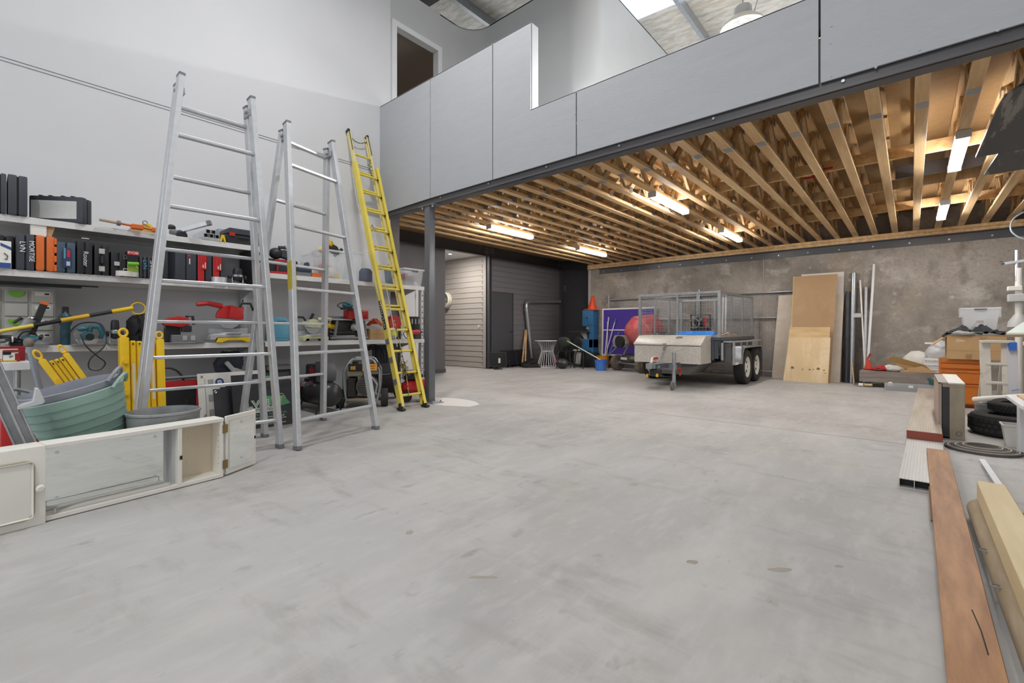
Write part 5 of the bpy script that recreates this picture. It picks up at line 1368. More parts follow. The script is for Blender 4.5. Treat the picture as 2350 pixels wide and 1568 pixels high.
for s_ in (-1, 1):
    w = B().lathe([(.06, -.035), (.115, -.045), (.125, -.03), (.125, .03), (.115, .045), (.06, .035)], 24, Matrix.Translation((s_ * .29, .14, .125)) @ Matrix.Rotation(R(90), 4, 'Y')).o('wheel', RUBBER, t); B().cyl((s_ * .25, .14, .125), (s_ * .33, .14, .125), .062, n=16).o('wheel_hub', MIDG, w)
B().cyl((-.28, .14, .125), (.28, .14, .125), .012).o('axle', MGALV, t)
# black pressure washer
t = T('pressure_washer', 'black pressure washer with looped hose behind the yellow ladder', 'pressure washer', (-5.95, 4.02, 0), R(80))
B().box(-.16, .16, 0, .28, .1, .36).o('pump_unit', BLACK, t, bevel=.02); B().tube([(-.15, .24, .1), (-.15, .24, .78), (-.1, .24, .81), (.1, .24, .81), (.15, .24, .78), (.15, .24, .1)], .014).o('handle', BLACK, t); B().box(-.13, .13, .12, .25, .38, .82).o('reel_plate', DARKP, t, bevel=.01)
b = B()
for k in range(6): b.box(-.12 + k * .045, -.1 + k * .045, .105, .12, .55, .8)
b.o('vent_slot', MKBLACK, t)
h_ = B()
for k in range(4): h_.torus((-.2, .1 + .02 * k, .66 - .01 * k), .17 - .012 * k, .011, 'y', 26, 6, 10, 190)
h_.o('hose', BLACK, t)
for s_ in (-1, 1): B().cyl((s_ * .18, .14, .1), (s_ * .23, .14, .1), .1, n=20).o('wheel', RUBBER, t)
# small red compressor
t = T('air_compressor', 'small red air compressor on the floor behind the yellow ladder feet', 'compressor', (-5.6, 4.18, 0), R(70))
B().lathe([(.001, -.22), (.07, -.2), (.11, -.15), (.11, .15), (.07, .2), (.001, .22)], 24, Matrix.Translation((.06, .0, .2)) @ Matrix.Rotation(R(90), 4, 'Y')).o('tank', mat('gloss_red', S(200, 46, 48), .25), t); B().box(-.12, .1, -.07, .1, .31, .44).o('motor', BLACK, t, bevel=.02); B().tube([(-.15, -.08, .33), (-.16, -.08, .46), (.2, -.08, .46), (.22, -.08, .33)], .012).o('handle', MGALV, t)
for k in range(2): B().cyl((.12 + k * .06, -.06, .37), (.12 + k * .06, -.09, .37), .025, n=14).o('gauge', CHROME, t)
for s_ in (-1, 1): B().cyl((-.12, s_ * .11 - .02, .085), (-.12, s_ * .11 + .02, .085), .085, n=20).o('wheel', RUBBER, t)
B().tube([(.2, 0, .1), (.2, 0, 0)], .012).o('front_leg', BLACK, t)
# ================================================================ far left corner
# round white wall fan (drum) and switch on the corridor wall
c = PX(1024, 689, y=9.0)
t = T('wall_fan', 'round white wall fan on the pale weatherboard wall', 'fan', (c.x - .02, 9.045, c.z))
RB = Matrix.Rotation(R(90), 4, 'X')
B().lathe([(.2, 0), (.235, .01), (.235, .13), (.215, .15), (.19, .14), (.19, .05)], 32, RB).o('drum', CREAM, t)
b = B()
for r_ in (.04, .08, .12, .16): b.torus((0, -.135, 0), r_, .003, 'y', 24, 5)
for k in range(8): b.tube([(0, -.137, 0), (.19 * math.cos(k * PI / 4), -.135, .19 * math.sin(k * PI / 4))], .003, 5)
b.o('guard', MIDG, t); B().lathe([(.0, .04), (.19, .03)], 24, RB, open_=True).o('dark_back', DARKP, t); B().cyl((0, -.05, 0), (0, -.13, 0), .03).o('hub', LGREY, t)
for k in range(4): B().cb((.1 * math.cos(k * PI / 2), -.08, .1 * math.sin(k * PI / 2)), (.13, .004, .07), (0, -k * PI / 2, 0)).o('blade', LGREY, t)
c = PX(1099, 749, y=9.04)
t = T('wall_switch', 'white wall switch plate by the corridor corner', 'switch', (c.x, 9.044, c.z))
B().box(-.04, .04, -.012, 0, -.04, .04).o('plate', PAPER, t, bevel=.004); B().box(-.012, .012, -.016, -.01, -.02, .02).o('rocker', CREAM, t)
# cable conduit box on the far post
c = PX(1296, 662, x=XD + .08)
t = T('isolator_box', 'grey isolator box fixed to the far post', 'switch box', (XD + .085, c.y, c.z), R(90))
B().box(-.07, .07, -.06, .0, -.1, .1).o('body', MIDG, t, bevel=.01); B().box(-.03, .03, -.075, -.06, -.03, .03).o('lever', DARKP, t, bevel=.005); B().cyl((0, -.02, .1), (0, -.02, .5), .012).o('conduit', MIDG, t)
# monitors
def monitor(label, u, v, W, H, rz, tilt=0, stand=True):
    c = PX(u, v, z=0)
    t = T('computer_monitor', label, 'monitor', (c.x, c.y, 0), rot=(0, 0, rz))
    s0 = .07 if stand else .0
    m = Matrix.Translation((0, 0, s0)) @ Matrix.Rotation(tilt, 4, 'X')
    B().box(-W / 2, W / 2, -.02, .03, 0, H).rotate(m).o('housing', BLACK, t, bevel=.006); B().box(-W / 2 + .02, W / 2 - .02, -.022, -.0195, .02, H - .02).rotate(m).o('screen', mat('dark_screen', S(30, 31, 34), .15), t)
    if stand: B().lathe([(.01, 0), (.13, 0), (.12, .018), (.01, .02)], 20, sy=.7).o('stand_base', BLACK, t); B().box(-.03, .03, .0, .03, .01, .2).o('stand_neck', BLACK, t)
    else: B().box(-.1, .1, .03, .12, 0, .015).o('prop', BLACK, t)
    return t
rzw = R(62)
monitor('black monitor with a white sticker leaning at the post foot', 1143, 848, .5, .4, rzw, R(-6))
B().box(.0, .06, -.0255, -.0225, .17, .3).o('sticker', PAPER, bpy.data.objects['computer_monitor'])
monitor('black monitor tilted back in the middle of the monitor group', 1170, 843, .55, .42, R(78), R(-14))
monitor('black monitor at the right of the monitor group by the door', 1190, 841, .45, .42, R(70), R(-8))
c = PX(1147, 847, z=0)
t = T('speaker', 'small black cylindrical speaker in front of the monitors', 'speaker', (c.x, c.y - .1, 0))
B().lathe([(.01, 0), (.09, 0), (.09, .015), (.055, .02), (.055, .25), (.05, .26), (.01, .26)], 20).o('body', BLACK, t); B().torus((0, 0, .2), .056, .003, 'z', 20, 5).o('ring', MIDG, t)
def slab(label, u, v, W, D, th, rot, mt_=BLACK, name='keyboard', cat='keyboard', dx=.1):
    c = PX(u, v, z=0)
    t = T(name, label, cat, (c.x + dx, c.y - .2, th * .5 + abs(math.sin(rot[0])) * D / 2 + abs(math.sin(rot[1])) * W / 2), rot=rot)
    B().box(-W / 2, W / 2, -D / 2, D / 2, -th / 2, th / 2).o('slab', mt_, t, bevel=.006); B().box(-W * .45, W * .45, -D * .42, D * .42, th / 2, th / 2 + .004).o('top_pad', mat('dark_pad', S(34, 34, 36), .7), t)
slab('black panel tipped up on the floor right of the monitors', 1203, 840, .4, .24, .03, (R(18), R(-22), R(50)), name='panel_board', cat='panel', dx=.3)
slab('black rubber mat lying by the white table', 1222, 842, .5, .28, .04, (R(6), R(4), R(60)), RUBBER, 'rubber_mat', 'mat')
slab('crumpled dark mat touching the white table foot', 1230, 841, .3, .18, .05, (R(10), R(12), R(20)), RUBBER, 'rubber_mat', 'mat')
c = PX(1200, 838, z=0)
t = T('desk_leg', 'white angled desk bracket behind the black panel', 'bracket', (c.x - .25, c.y + .3, 0))
B().tube([(0, 0, 0), (-.12, .02, .3), (-.18, .03, .42)], .03).o('arm', LGREY, t); B().cb((-.18, .03, .42), (.1, .06, .06)).o('clamp', LGREY, t, bevel=.01)
# timber offcuts against the wall
for k, (du, l) in enumerate(((0, 'thin timber offcut leaning left of the galvanised pipe'), (7, 'second thin timber offcut leaning at the galvanised pipe'))):
    p = PX(1198 + du, 833, x=XD + .3); q = PX(1206 + du * .3, 757, x=XD + .06)
    t = T('timber_offcut', l, 'timber', (p.x, p.y, 0)); B().bar((0, 0, 0), (q.x - p.x, q.y - p.y, q.z), .045, .02).o('stick', MPINE, t, bevel=.002)
# galvanised pipe with a bend
a, b_, c_ = Vector((XD + .14, PX(1222, 835, x=XD + .14).y, 0.0)), PX(1206, 692, x=XD + .09), PX(1284, 692, x=XD + .09)
t = T('galvanised_pipe', 'large bent galvanised pipe leaning on the dark weatherboards', 'pipe', a)
pts = [Vector((0, 0, .03))]
A, Bp, Cp = Vector((0, 0, .03)), b_ - a, c_ - a
for k in range(1, 9): pts.append(A.lerp(Bp, .9 * k / 8))
for k in range(1, 7):
    s_ = k / 7; p0, p1, p2 = A.lerp(Bp, .9), Bp, Bp.lerp(Cp, .12); pts.append(p0 * (1 - s_) ** 2 + p1 * 2 * s_ * (1 - s_) + p2 * s_ ** 2)
for k in range(0, 7): pts.append(Bp.lerp(Cp, .12 + .88 * k / 6))
B().tube(pts, .062, 16).o('pipe', mat('bright_galv', S(186, 188, 190), .3, .7, var=.1), t); B().cyl(A.lerp(Bp, .87), A.lerp(Bp, .9), .072, n=16).o('collar', MGALV, t); B().cyl(Bp.lerp(Cp, .985), Bp.lerp(Cp, 1.0), .068, n=16).o('end_ring', MGALV, t)
B().bar(A.lerp(Bp, .86), A.lerp(Bp, .86) + Vector((0, -.18, -.02)), .015, .02).o('bracket', MGALV, t)
# round white wire table
c = PX(1256, 842, z=0)
t = T('wire_table', 'round white table on a flared wire base', 'table', c)
B().lathe([(.01, .735), (.36, .735), (.37, .742), (.37, .752), (.36, .757), (.01, .757)], 40).o('table_top', WHITE, t)
wire = B().tube([(.3, 0, .005), (.21, 0, .3), (.17, 0, .45), (.19, 0, .56), (.28, 0, .73)], .006, 6).mesh('wire')
for k in range(24): mobj('wire', wire, WHITE, t, None, (0, 0, 2 * PI * k / 24))
for z_, r_ in ((.006, .3), (.45, .17)): B().torus((0, 0, z_), r_, .007, 'z', 36, 6).o('ring', WHITE, t)
# small bicycle behind the table
c = PX(1262, 834, x=XD + .35)
t = T('bicycle', 'small old bicycle leaning behind the white wire table', 'bicycle', (XD + .5, c.y + .25, 0), rot=(R(0), R(-6), R(88)))
for s_ in (-.42, .42):
    w = B().torus((s_, 0, .24), .22, .022, 'y', 30, 8).o('tyre', RUBBER, t); B().torus((s_, 0, .24), .2, .01, 'y', 28, 6).o('rim', MGALV, w)
    sp = B()
    for k in range(10): sp.tube([(s_, 0, .24), (s_ + .2 * math.cos(k * PI / 5), 0, .24 + .2 * math.sin(k * PI / 5))], .002, 4)
    sp.o('spokes', MGALV, w)
for p, q in (((-.42, 0, .24), (-.1, 0, .26)), ((-.1, 0, .26), (-.2, 0, .62)), ((-.2, 0, .56), (.28, 0, .6)), ((-.1, 0, .26), (.3, 0, .52)), ((.42, 0, .24), (.27, 0, .7)), ((-.42, 0, .24), (-.2, 0, .56))): B().cyl(p, q, .016).o('frame_tube', mat('old_paint', S(128, 110, 96), .5, .3), t)
B().tube([(.27, -.26, .78), (.22, -.22, .8), (.27, 0, .72), (.22, .22, .8), (.27, .26, .78)], .012).o('handlebar', CHROME, t); B().ell((-.22, 0, .66), (.13, .06, .035)).o('saddle', BLACK, t); B().cyl((-.1, -.03, .26), (-.1, .03, .26), .07, n=18).o('crank', MIDG, t)
# black work stand with tripod legs
c = PX(1312, 840, z=0)
t = T('work_stand', 'black and yellow folding work stand near the blue band saw', 'stand', (c.x, c.y + .1, 0))
for k in range(3):
    a = k * 2.09 + .5
    B().bar((.05 * math.cos(a), .05 * math.sin(a), .5), (.34 * math.cos(a), .34 * math.sin(a), .01), .03, .02).o('leg', BLACK, t); B().cb((.3 * math.cos(a), .3 * math.sin(a), .08), (.05, .05, .05)).o('yellow_joint', YEL, t, bevel=.008)
B().cyl((0, 0, .4), (0, 0, .72), .03).o('post', BLACK, t); B().bar((-.3, 0, .73), (.32, .05, .74), .07, .04).o('roller_bar', BLACK, t, bevel=.008)
c = PX(1296, 838, z=0)
t = T('small_pail', 'small dark red pail under the work stand', 'bucket', (c.x - .2, c.y - .2, 0)); B().lathe([(.01, 0), (.1, 0), (.12, .18), (.125, .2), (.11, .2), (.09, .02), (.01, .02)], 20).o('pail', DRED, t); B().torus((0, 0, .19), .12, .004, 'y', 16, 5, 0, 180).o('handle', MIDG, t)
# blue band saw and cone
bx, by = -6.95, 11.25
t = T('band_saw', 'blue upright band saw in the far corner below the traffic cone', 'saw', (bx, by, 0), 0)
MBL = mat('machine_blue', S(46, 104, 150), .45, var=.1)
B().box(-.16, .2, .0, .3, 1.16, 1.62).o('upper_wheel_case', MBL, t, bevel=.02, seg=2); B().box(.06, .2, .0, .28, .55, 1.2).o('spine', MBL, t, bevel=.01); B().box(-.18, .2, .0, .3, .4, .8).o('lower_wheel_case', MBL, t, bevel=.015); B().prism([(-.2, .4), (.22, .4), (.28, 0), (-.26, 0)], .0, .32, 'y').o('stand', mat('stand_dark', S(52, 52, 56), .5), t, bevel=.008)
B().box(-.5, .1, -.12, .36, .995, 1.02).o('saw_table', mat('cast_iron', S(86, 80, 74), .4, .5), t, bevel=.004); B().bar((-.02, .1, 1.02), (-.02, .1, 1.2), .01, .02).o('blade', CHROME, t); B().cb((-.02, .1, 1.12), (.09, .08, .1)).o('blade_guide', MALU2, t, bevel=.01); B().prism([(-.25, .98), (-.05, .98), (-.02, .8), (-.12, .8)], .05, .2, 'y').o('trunnion', MALU2, t); B().box(.02, .022, -.003, 0, 1.17, 1.6).o('door_seam', MKBLACK, t); B().cyl((-.0, -.01, 1.4), (-.0, -.03, 1.4), .02).o('knob', BLACK, t)
t = T('traffic_cone', 'orange traffic cone on top of the blue band saw', 'cone', (bx + .08, by + .15, 1.622), rot=(0, R(4), 0))
CN = mat('cone_orange', S(224, 78, 30), .45, var=.08)
B().lathe([(.01, .02), (.14, .02), (.13, .04), (.035, .4), (.03, .41), (.01, .41)], 24).o('cone', CN, t); B().box(-.17, .17, -.17, .17, 0, .022).o('base', CN, t, bevel=.006)
# black perforated chairs
def chair(label, loc, rz):
    t = T('office_chair', label, 'chair', loc, rz)
    s = B(); s.ell((0, 0, .46), (.22, .21, .03), 20, 8); s.o('seat', BLACK, t)
    b = B(); b.ell((0, .2, .72), (.2, .03, .15), 20, 8); b.o('backrest', BLACK, t)
    h = B()
    for i in range(5):
        for j in range(3): h.cyl((-.1 + i * .05, .166, .66 + j * .055), (-.1 + i * .05, .172, .66 + j * .055), .014, n=10)
    h.o('back_holes', MIDG, t)
    for sx in (-1, 1):
        for sy_ in (-1, 1): B().tube([(sx * .16, sy_ * .15, .45), (sx * .2, sy_ * .2, 0)], .013).o('leg', BLACK, t)
    B().tube([(-.08, .17, .47), (-.08, .22, .65)], .014).o('back_stay', BLACK, t); B().tube([(.08, .17, .47), (.08, .22, .65)], .014).o('back_stay', BLACK, t)
c = PX(1356, 842, z=0); chair('black stool chair with a perforated back before the band saw', (c.x + .12, c.y - .55, 0), R(160))
c = PX(1328, 842, z=0); chair('black stool chair beside the work stand', (c.x - .15, c.y - .45, 0), R(200))
c = PX(1350, 838, z=0)
t = T('cleaning_rag', 'pale grey rag hanging on the black stool chair', 'rag', (c.x + .12, c.y - .78, .08))
b = B(); n = 10
b._add([(-.12 + .24 * i / n, .02 * math.sin(i * 1.7) + .01 * j, .02 * math.sin(i * 2.1) * (j == 0) + .1 * j) for j in range(5) for i in range(n + 1)], [(j * (n + 1) + i, j * (n + 1) + i + 1, (j + 1) * (n + 1) + i + 1, (j + 1) * (n + 1) + i) for j in range(4) for i in range(n)])
b.prism([(-.12, .38), (.12, .38), (.1, .42), (-.1, .42)], -.06, .06, 'y'); b.o('cloth', mat('rag', S(196, 194, 192), .9, var=.2, scale=30), t)
c = PX(1318, 842, z=0)
t = T('helmet', 'dark round tank lying under the stool chairs', 'tank', (c.x + .1, c.y - .75, 0)); B().ell((0, 0, .14), (.19, .15, .14), 20, 12).o('shell', mat('dark_shell', S(70, 72, 74), .35, .3), t); B().torus((0, 0, .14), .17, .01, 'z', 20, 5).o('seam_ring', BLACK, t)
# buckets and brooms
def bucket(label, u, v, r, h, mt_, dy=0):
    c = PX(u, v, z=0); t = T('bucket', label, 'bucket', (c.x, c.y + dy, 0))
    B().lathe([(.01, 0), (r * .82, 0), (r, h * .96), (r * 1.05, h * .97), (r * 1.05, h), (r * .95, h), (r * .78, .02), (.01, .02)], 28).o('pail', mt_, t); B().torus((0, 0, h * .96), r * 1.04, .004, 'x', 20, 5, 180, 360).o('handle', MGALV, t); B().torus((0, 0, h * .8), r * .98, .006, 'z', 28, 5).o('rim_band', mt_, t); return t, c
_, co_ = bucket('orange bucket holding the broom handles', 1384, 845, .17, .34, mat('bucket_orange', S(232, 150, 40), .45), -.02)
_, cb2 = bucket('blue bucket in front of the orange bucket', 1390, 849, .16, .28, mat('bucket_blue', S(70, 126, 214), .42), -.25)
_, cb3 = bucket('dark bucket of rubbish between the blue bucket and mixer wheel', 1407, 846, .1, .3, mat('bucket_brown', S(120, 104, 84), .6), .1)
def stick(label, u0, v0, u1, v1, y0, y1, r, mt_, name='broom', cat='broom', end=None):
    p, q = PX(u0, v0, y=y0), PX(u1, v1, y=y1)
    t = T(name, label, cat, p); B().cyl((0, 0, 0), q - p, r).o('handle', mt_, t)
    if end: B().cyl((q - p) * .93, (q - p) * 1.0, r * 1.5).o('grip', end, t)
    return t
yb_ = co_.y + .12
yb_ = co_.y + .05
stick('white broom handle standing steeply in the orange bucket', 1386, 838, 1397, 728, yb_, yb_ + .08, .013, PAPER, end=LGREY)
stick('white pole with a blue tip crossing the purple board', 1384, 836, 1413, 732, yb_ + .03, yb_ + .12, .012, PAPER, end=BLUE)
stick('pale blue pole leaning right across the purple board', 1390, 828, 1421, 762, yb_ + .06, yb_ + .15, .011, CYAN)
stick('lime green and white pole leaning over the black stools', 1378, 826, 1302, 783, yb_ - .9, yb_ - .8, .014, mat('pole_pale', S(206, 222, 200), .5), end=LIME)
stick('white square post in front of the purple board', 1393, 815, 1395, 738, yb_ + .14, yb_ + .17, .016, PAPER, 'post', 'post')
# purple pin board in a white frame
x0, x1 = PX(1383, 760, y=11.5).x, PX(1503, 760, y=11.5).x
t = T('display_board', 'purple display board in a white frame behind the cement mixer', 'board', ((x0 + x1) / 2, 11.47, 0), rot=(R(-2), 0, 0)); W = x1 - x0
B().box(-W / 2, W / 2, 0, .02, .36, 1.64).o('panel', mat('purple_felt', S(72, 50, 146), .8, var=.06), t)
b = B(); b.box(-W / 2 + .0205, W / 2 - .0205, -.012, .03, 1.62, 1.66); b.box(-W / 2 + .0205, W / 2 - .0205, -.012, .03, .34, .38); b.box(-W / 2 - .02, -W / 2 + .02, -.012, .03, 0, 1.66); b.box(W / 2 - .02, W / 2 + .02, -.012, .03, 0, 1.66); b.box(-W / 2 + .0205, W / 2 - .0205, -.012, .0, 1.04, 1.07); b.o('frame', PAPER, t, bevel=.003)
# temporary fence panels on the wall
def fence(label, u0, u1):
    x0, x1 = PX(u0, 700, y=11.58).x, PX(u1, 700, y=11.58).x; W = x1 - x0
    t = T('mesh_fence_panel', label, 'fence', (x0, 11.585, 0))
    for x in (.0, W): B().cyl((x, 0, 0.0), (x, 0, 2.05 if x == 0 else 1.95), .02).o('upright', MGALV, t)
    for z in (.12, 1.33, 1.9): B().cyl((0, 0, z), (W, 0, z), .018).o('rail', MGALV, t)
    b = B()
    n = int(W / .06)
    for k in range(1, n): b.cyl((k * W / n, .0, .1), (k * W / n, 0, 1.9), .002, n=4, cap=False)
    for k in range(1, 12): b.cyl((0, .003, .1 + k * .15), (W, .003, .1 + k * .15), .002, n=4, cap=False)
    o = b.o('wire_mesh', MGALV, t); o['kind'] = 'stuff'
fence('galvanised mesh fence panel behind the purple board', 1397, 1600)
fence('galvanised mesh fence panel behind the trailer beside the leaning sheets', 1604, 1822)
# ================================================================ tandem trailer with a mesh cage
MTR = mat('trailer_charcoal', S(84, 88, 96), .4, .3, var=.06)
MCP = layered('checker_plate', S(186, 180, 172), [(S(206, 202, 194), 30, (1, 1, 1), .45, .55, .7), (S(150, 144, 136), 2, (1, 1, 1), .55, .75, .4)], rough=.38, bump=.5, bscale=42)
tr = T('cage_trailer', 'charcoal tandem trailer with a mesh cage and checker plate toolbox', 'trailer', (-3.4, 8.75, 0))
HW, LT = .79, 2.3           # half width, tray length; local y runs back from the tray front
b = B(); b.box(-HW, HW, 0, LT, .5, .53); b.box(-HW, HW, 0, .03, .5, .9); b.box(-HW, HW, LT - .03, LT, .5, .9); b.box(-HW, -HW + .03, 0, LT, .5, .9); b.box(HW - .03, HW, 0, LT, .5, .9)
b.o('tray', MTR, tr, bevel=.004)
for z in (.89,): 
    r = B()
    r.bar((-HW, 0, z), (HW, 0, z), .06, .05); r.bar((-HW, LT, z), (HW, LT, z), .06, .05); r.bar((-HW, 0, z), (-HW, LT, z), .06, .05); r.bar((HW, 0, z), (HW, LT, z), .06, .05); r.o('top_rail', MTR, tr, bevel=.006)
for z in (.6, .74): B().box(HW - .2, HW - .0, -.012, .0, z, z + .02).o('front_rib', MTR, tr)
for x in (HW - .12, -HW + .12): B().box(x - .02, x + .02, -.02, 0, .5, .88).o('front_stake', MTR, tr)
b = B()
for s_ in (-1, 1): b.bar((s_ * .5, LT, .46), (s_ * .5, -.1, .46), .05, .08); b.bar((s_ * .5, -.05, .44), (0, -1.12, .42), .05, .075)
b.o('chassis', MTR, tr); B().prism([(-.5, .44), (.5, .44), (.3, .22), (-.3, .22)], -.2, .6, 'y').o('belly_box', mat('belly_grey', S(138, 134, 128), .5), tr, bevel=.01)
# mudguards, wheels
for s_ in (-1, 1):
    x0, x1 = (HW, HW + .24) if s_ > 0 else (-HW - .24, -HW)
    g = B(); g.prism([(.52, .42), (.56, .62), (.66, .74), (1.98, .74), (2.06, .66), (2.12, .3), (2.09, .3), (2.03, .64), (1.96, .715), (.68, .715), (.585, .61), (.545, .42)], x0, x1, 'x'); g.o('mudguard', MGALV if s_ > 0 else MTR, tr)
    if s_ > 0:
        r = B()
        for p, q in (((HW + .02, .12, .84), (HW + .2, .12, .84)), ((HW + .2, .12, .84), (HW + .2, 2.05, .84)), ((HW + .2, 2.05, .84), (HW + .02, 2.05, .84)), ((HW + .2, .12, .84), (HW + .2, .12, .42)), ((HW + .2, .12, .44), (HW + .2, .55, .44))): r.bar(p, q, .03, .03)
        for k in range(4): r.bar((HW + .02, .5 + k * .4, .84), (HW + .2, .5 + k * .4, .84), .02, .02); r.bar((HW + .2, .6 + k * .4, .74), (HW + .2, .6 + k * .4, .84), .02, .02)
        r.o('side_step_rail', MGALV, tr)
        B().box(HW + .01, HW + .06, .14, .45, .46, .8).o('side_locker', MTR, tr, bevel=.006); B().box(HW + .2, HW + .22, .14, .34, .42, .46).o('side_reflector', PAPER, tr); B().box(HW + .02, HW + .2, 2.09, 2.1, .2, .42).o('mud_flap', LGREY, tr); B().box(HW - .005, HW + .03, .06, .1, .5, .82).o('tie_hook', LGREY, tr)
    for wy in (.98, 1.7):
        w = bpy.data.objects.new('wheel', None); COL.objects.link(w); w.parent = tr; w.location = (s_ * (HW + .13), wy, .335)
        M = Matrix.Rotation(R(90), 4, 'Y')
        B().lathe([(.2, -.085), (.28, -.1), (.322, -.09), (.335, -.06), (.335, .06), (.322, .09), (.28, .1), (.2, .085)], 40, M, open_=True).o('tyre', RUBBER, w)
        tg = B()
        for k in (-.04, 0, .04): tg.torus((k, 0, 0), .3355, .003, 'x', 40, 4)
        tg.o('tread_groove', MKBLACK, w)
        xr = s_ * .07
        B().lathe([(.205, -.08), (.205, .085), (.185, .075), (.17, .03), (.06, .045), (.05, .06), (.001, .06)], 32, M if s_ > 0 else Matrix.Rotation(R(-90), 4, 'Y')).o('rim', PAPER, w)
        hl = B()
        for k in range(8): 
            a = k * PI / 4; hl.cyl((s_ * .034, .12 * math.cos(a), .12 * math.sin(a)), (s_ * .05, .12 * math.cos(a), .12 * math.sin(a)), .022, n=10)
        hl.o('rim_slots', DARKP, w)
# cage
cg = B(); ZC0, ZC1 = .92, 1.77
cage = bpy.data.objects.new('mesh_cage', None); COL.objects.link(cage); cage.parent = tr
for x in (-HW + .02, 0, HW - .02):
    for y in (.03, LT - .03): B().bar((x, y, ZC0), (x, y, ZC1), .05 if x else .035, .05 if x else .035).o('cage_post', MGALV, cage)
for y in (LT * .33, LT * .66):
    for x in (-HW + .02, HW - .02): B().bar((x, y, ZC0), (x, y, ZC1), .035, .035).o('cage_post', MGALV, cage)
for z in (ZC0 + .02, ZC1 - .02):
    for y in (.03, LT - .03): B().bar((-HW + .02, y, z), (HW - .02, y, z), .04, .04).o('cage_rail', MGALV, cage)
    for x in (-HW + .02, HW - .02): B().bar((x, .03, z), (x, LT - .03, z), .04, .04).o('cage_rail', MGALV, cage)
m = B()
nx, ny, nz = 26, 40, 14
for y in (.03, LT - .03):
    for k in range(1, nx): x = -HW + .02 + k * (2 * HW - .04) / nx; m.cyl((x, y, ZC0), (x, y, ZC1), .002, n=4, cap=False)
    for k in range(1, nz): z = ZC0 + k * (ZC1 - ZC0) / nz; m.cyl((-HW, y, z), (HW, y, z), .002, n=4, cap=False)
for x in (-HW + .02, HW - .02):
    for k in range(1, ny): y = .03 + k * (LT - .06) / ny; m.cyl((x, y, ZC0), (x, y, ZC1), .002, n=4, cap=False)
    for k in range(1, nz): z = ZC0 + k * (ZC1 - ZC0) / nz; m.cyl((x, 0.03, z), (x, LT, z), .002, n=4, cap=False)
o = m.o('mesh_wires', MGALV, cage); o['kind'] = 'stuff'
# checker plate toolbox on the drawbar
tx = bpy.data.objects.new('checker_toolbox', None); COL.objects.link(tx); tx.parent = tr
x0, x1, y0, y1 = -.6, .64, -.57, -.02
B().prism([(y0, .45), (y0, .765), (y1, .93), (y1, .45)], x0, x1, 'x').o('box_body', MCP, tx, bevel=.004)
B().prism([(y0 - .012, .775), (y0 - .012, .8), (y0 + .22, .945), (y1 + .0, .955), (y1, .94), (y0 + .02, .775)], x0 - .012, x1 + .012, 'x').o('box_lid', MCP, tx, bevel=.003)
b = B(); b.cb((.0, y0 - .02, .785), (.06, .03, .05)); b.o('hasp', MGALV, tx); b = B(); b.torus((.0, y0 - .03, .74), .022, .006, 'x', 14, 6); b.cb((0, y0 - .03, .71), (.05, .02, .04)); b.o('padlock', CHROME, tx)
b = B(); b.cb((.2, y0 + .17, .912), (.12, .05, .014), (R(33), 0, 0)); b.cyl((.2, y0 + .16, .905), (.2, y0 + .15, .935), .02); b.o('lid_handle', MGALV, tx)
# coupling, winch post, chains, jockey wheel
b = B(); b.bar((0, -1.12, .42), (0, -.6, .42), .08, .09); b.cb((0, -1.18, .43), (.11, .16, .09)); b.o('drawbar', MGALV, tr, bevel=.006); B().tube([(0, -1.16, .48), (0, -1.12, .56), (0, -1.02, .57), (0, -.98, .5)], .02).o('coupling_handle', PAPER, tr); B().cb((.03, -1.05, .56), (.05, .1, .04)).o('red_lever', RED, tr)
cn = B()
for k in range(10):
    p = Vector((.05 + .03 * math.sin(k), -1.02 - .01 * k, .42 - .016 * k)); cn.torus(p, .02, .006, 'y' if k % 2 else 'x', 10, 5)
for k in range(9):
    p = Vector((-.07 + .02 * math.cos(k), -1.06, .42 - .018 * k)); cn.torus(p, .02, .006, 'y' if k % 2 else 'x', 10, 5)
for k in range(8): cn.torus(Vector((.0, y0 - .05 - .03 * k, .68 - .032 * k)), .017, .005, 'y' if k % 2 else 'x', 10, 5)
cn.o('safety_chain', MGALV, tr); B().cb((.03, -1.04, .31), (.17, .16, .13)).o('brake_actuator', BLACK, tr, bevel=.02); B().cb((-.08, -1.14, .26), (.03, .03, .05)).o('yellow_hook', YEL, tr); B().cb((.1, -1.14, .27), (.03, .03, .05)).o('yellow_hook', YEL, tr)
jx, jy = .27, -.83
B().cyl((jx, jy, .14), (jx, jy, .66), .032, n=14).o('jockey_tube', MGALV, tr); B().bar((jx - .22, jy + .1, .4), (jx + .02, jy, .4), .09, .1).o('jockey_clamp', MGALV, tr); B().tube([(jx, jy, .66), (jx, jy, .69), (jx + .1, jy, .71), (jx + .17, jy, .74)], .01).o('jockey_crank', LGREY, tr); jw = B().cyl((jx - .04, jy, .075), (jx - .0, jy, .075), .075, n=20).o('jockey_wheel', mat('grey_tyre', S(120, 118, 114), .8), tr); B().box(jx - .05, jx + .03, jy - .02, jy + .02, .07, .16).o('fork', MGALV, jw); B().torus((jx + .08, jy + .02, .32), .07, .012, 'x', 16, 6, -60, 120).o('red_hose', RED, tr)
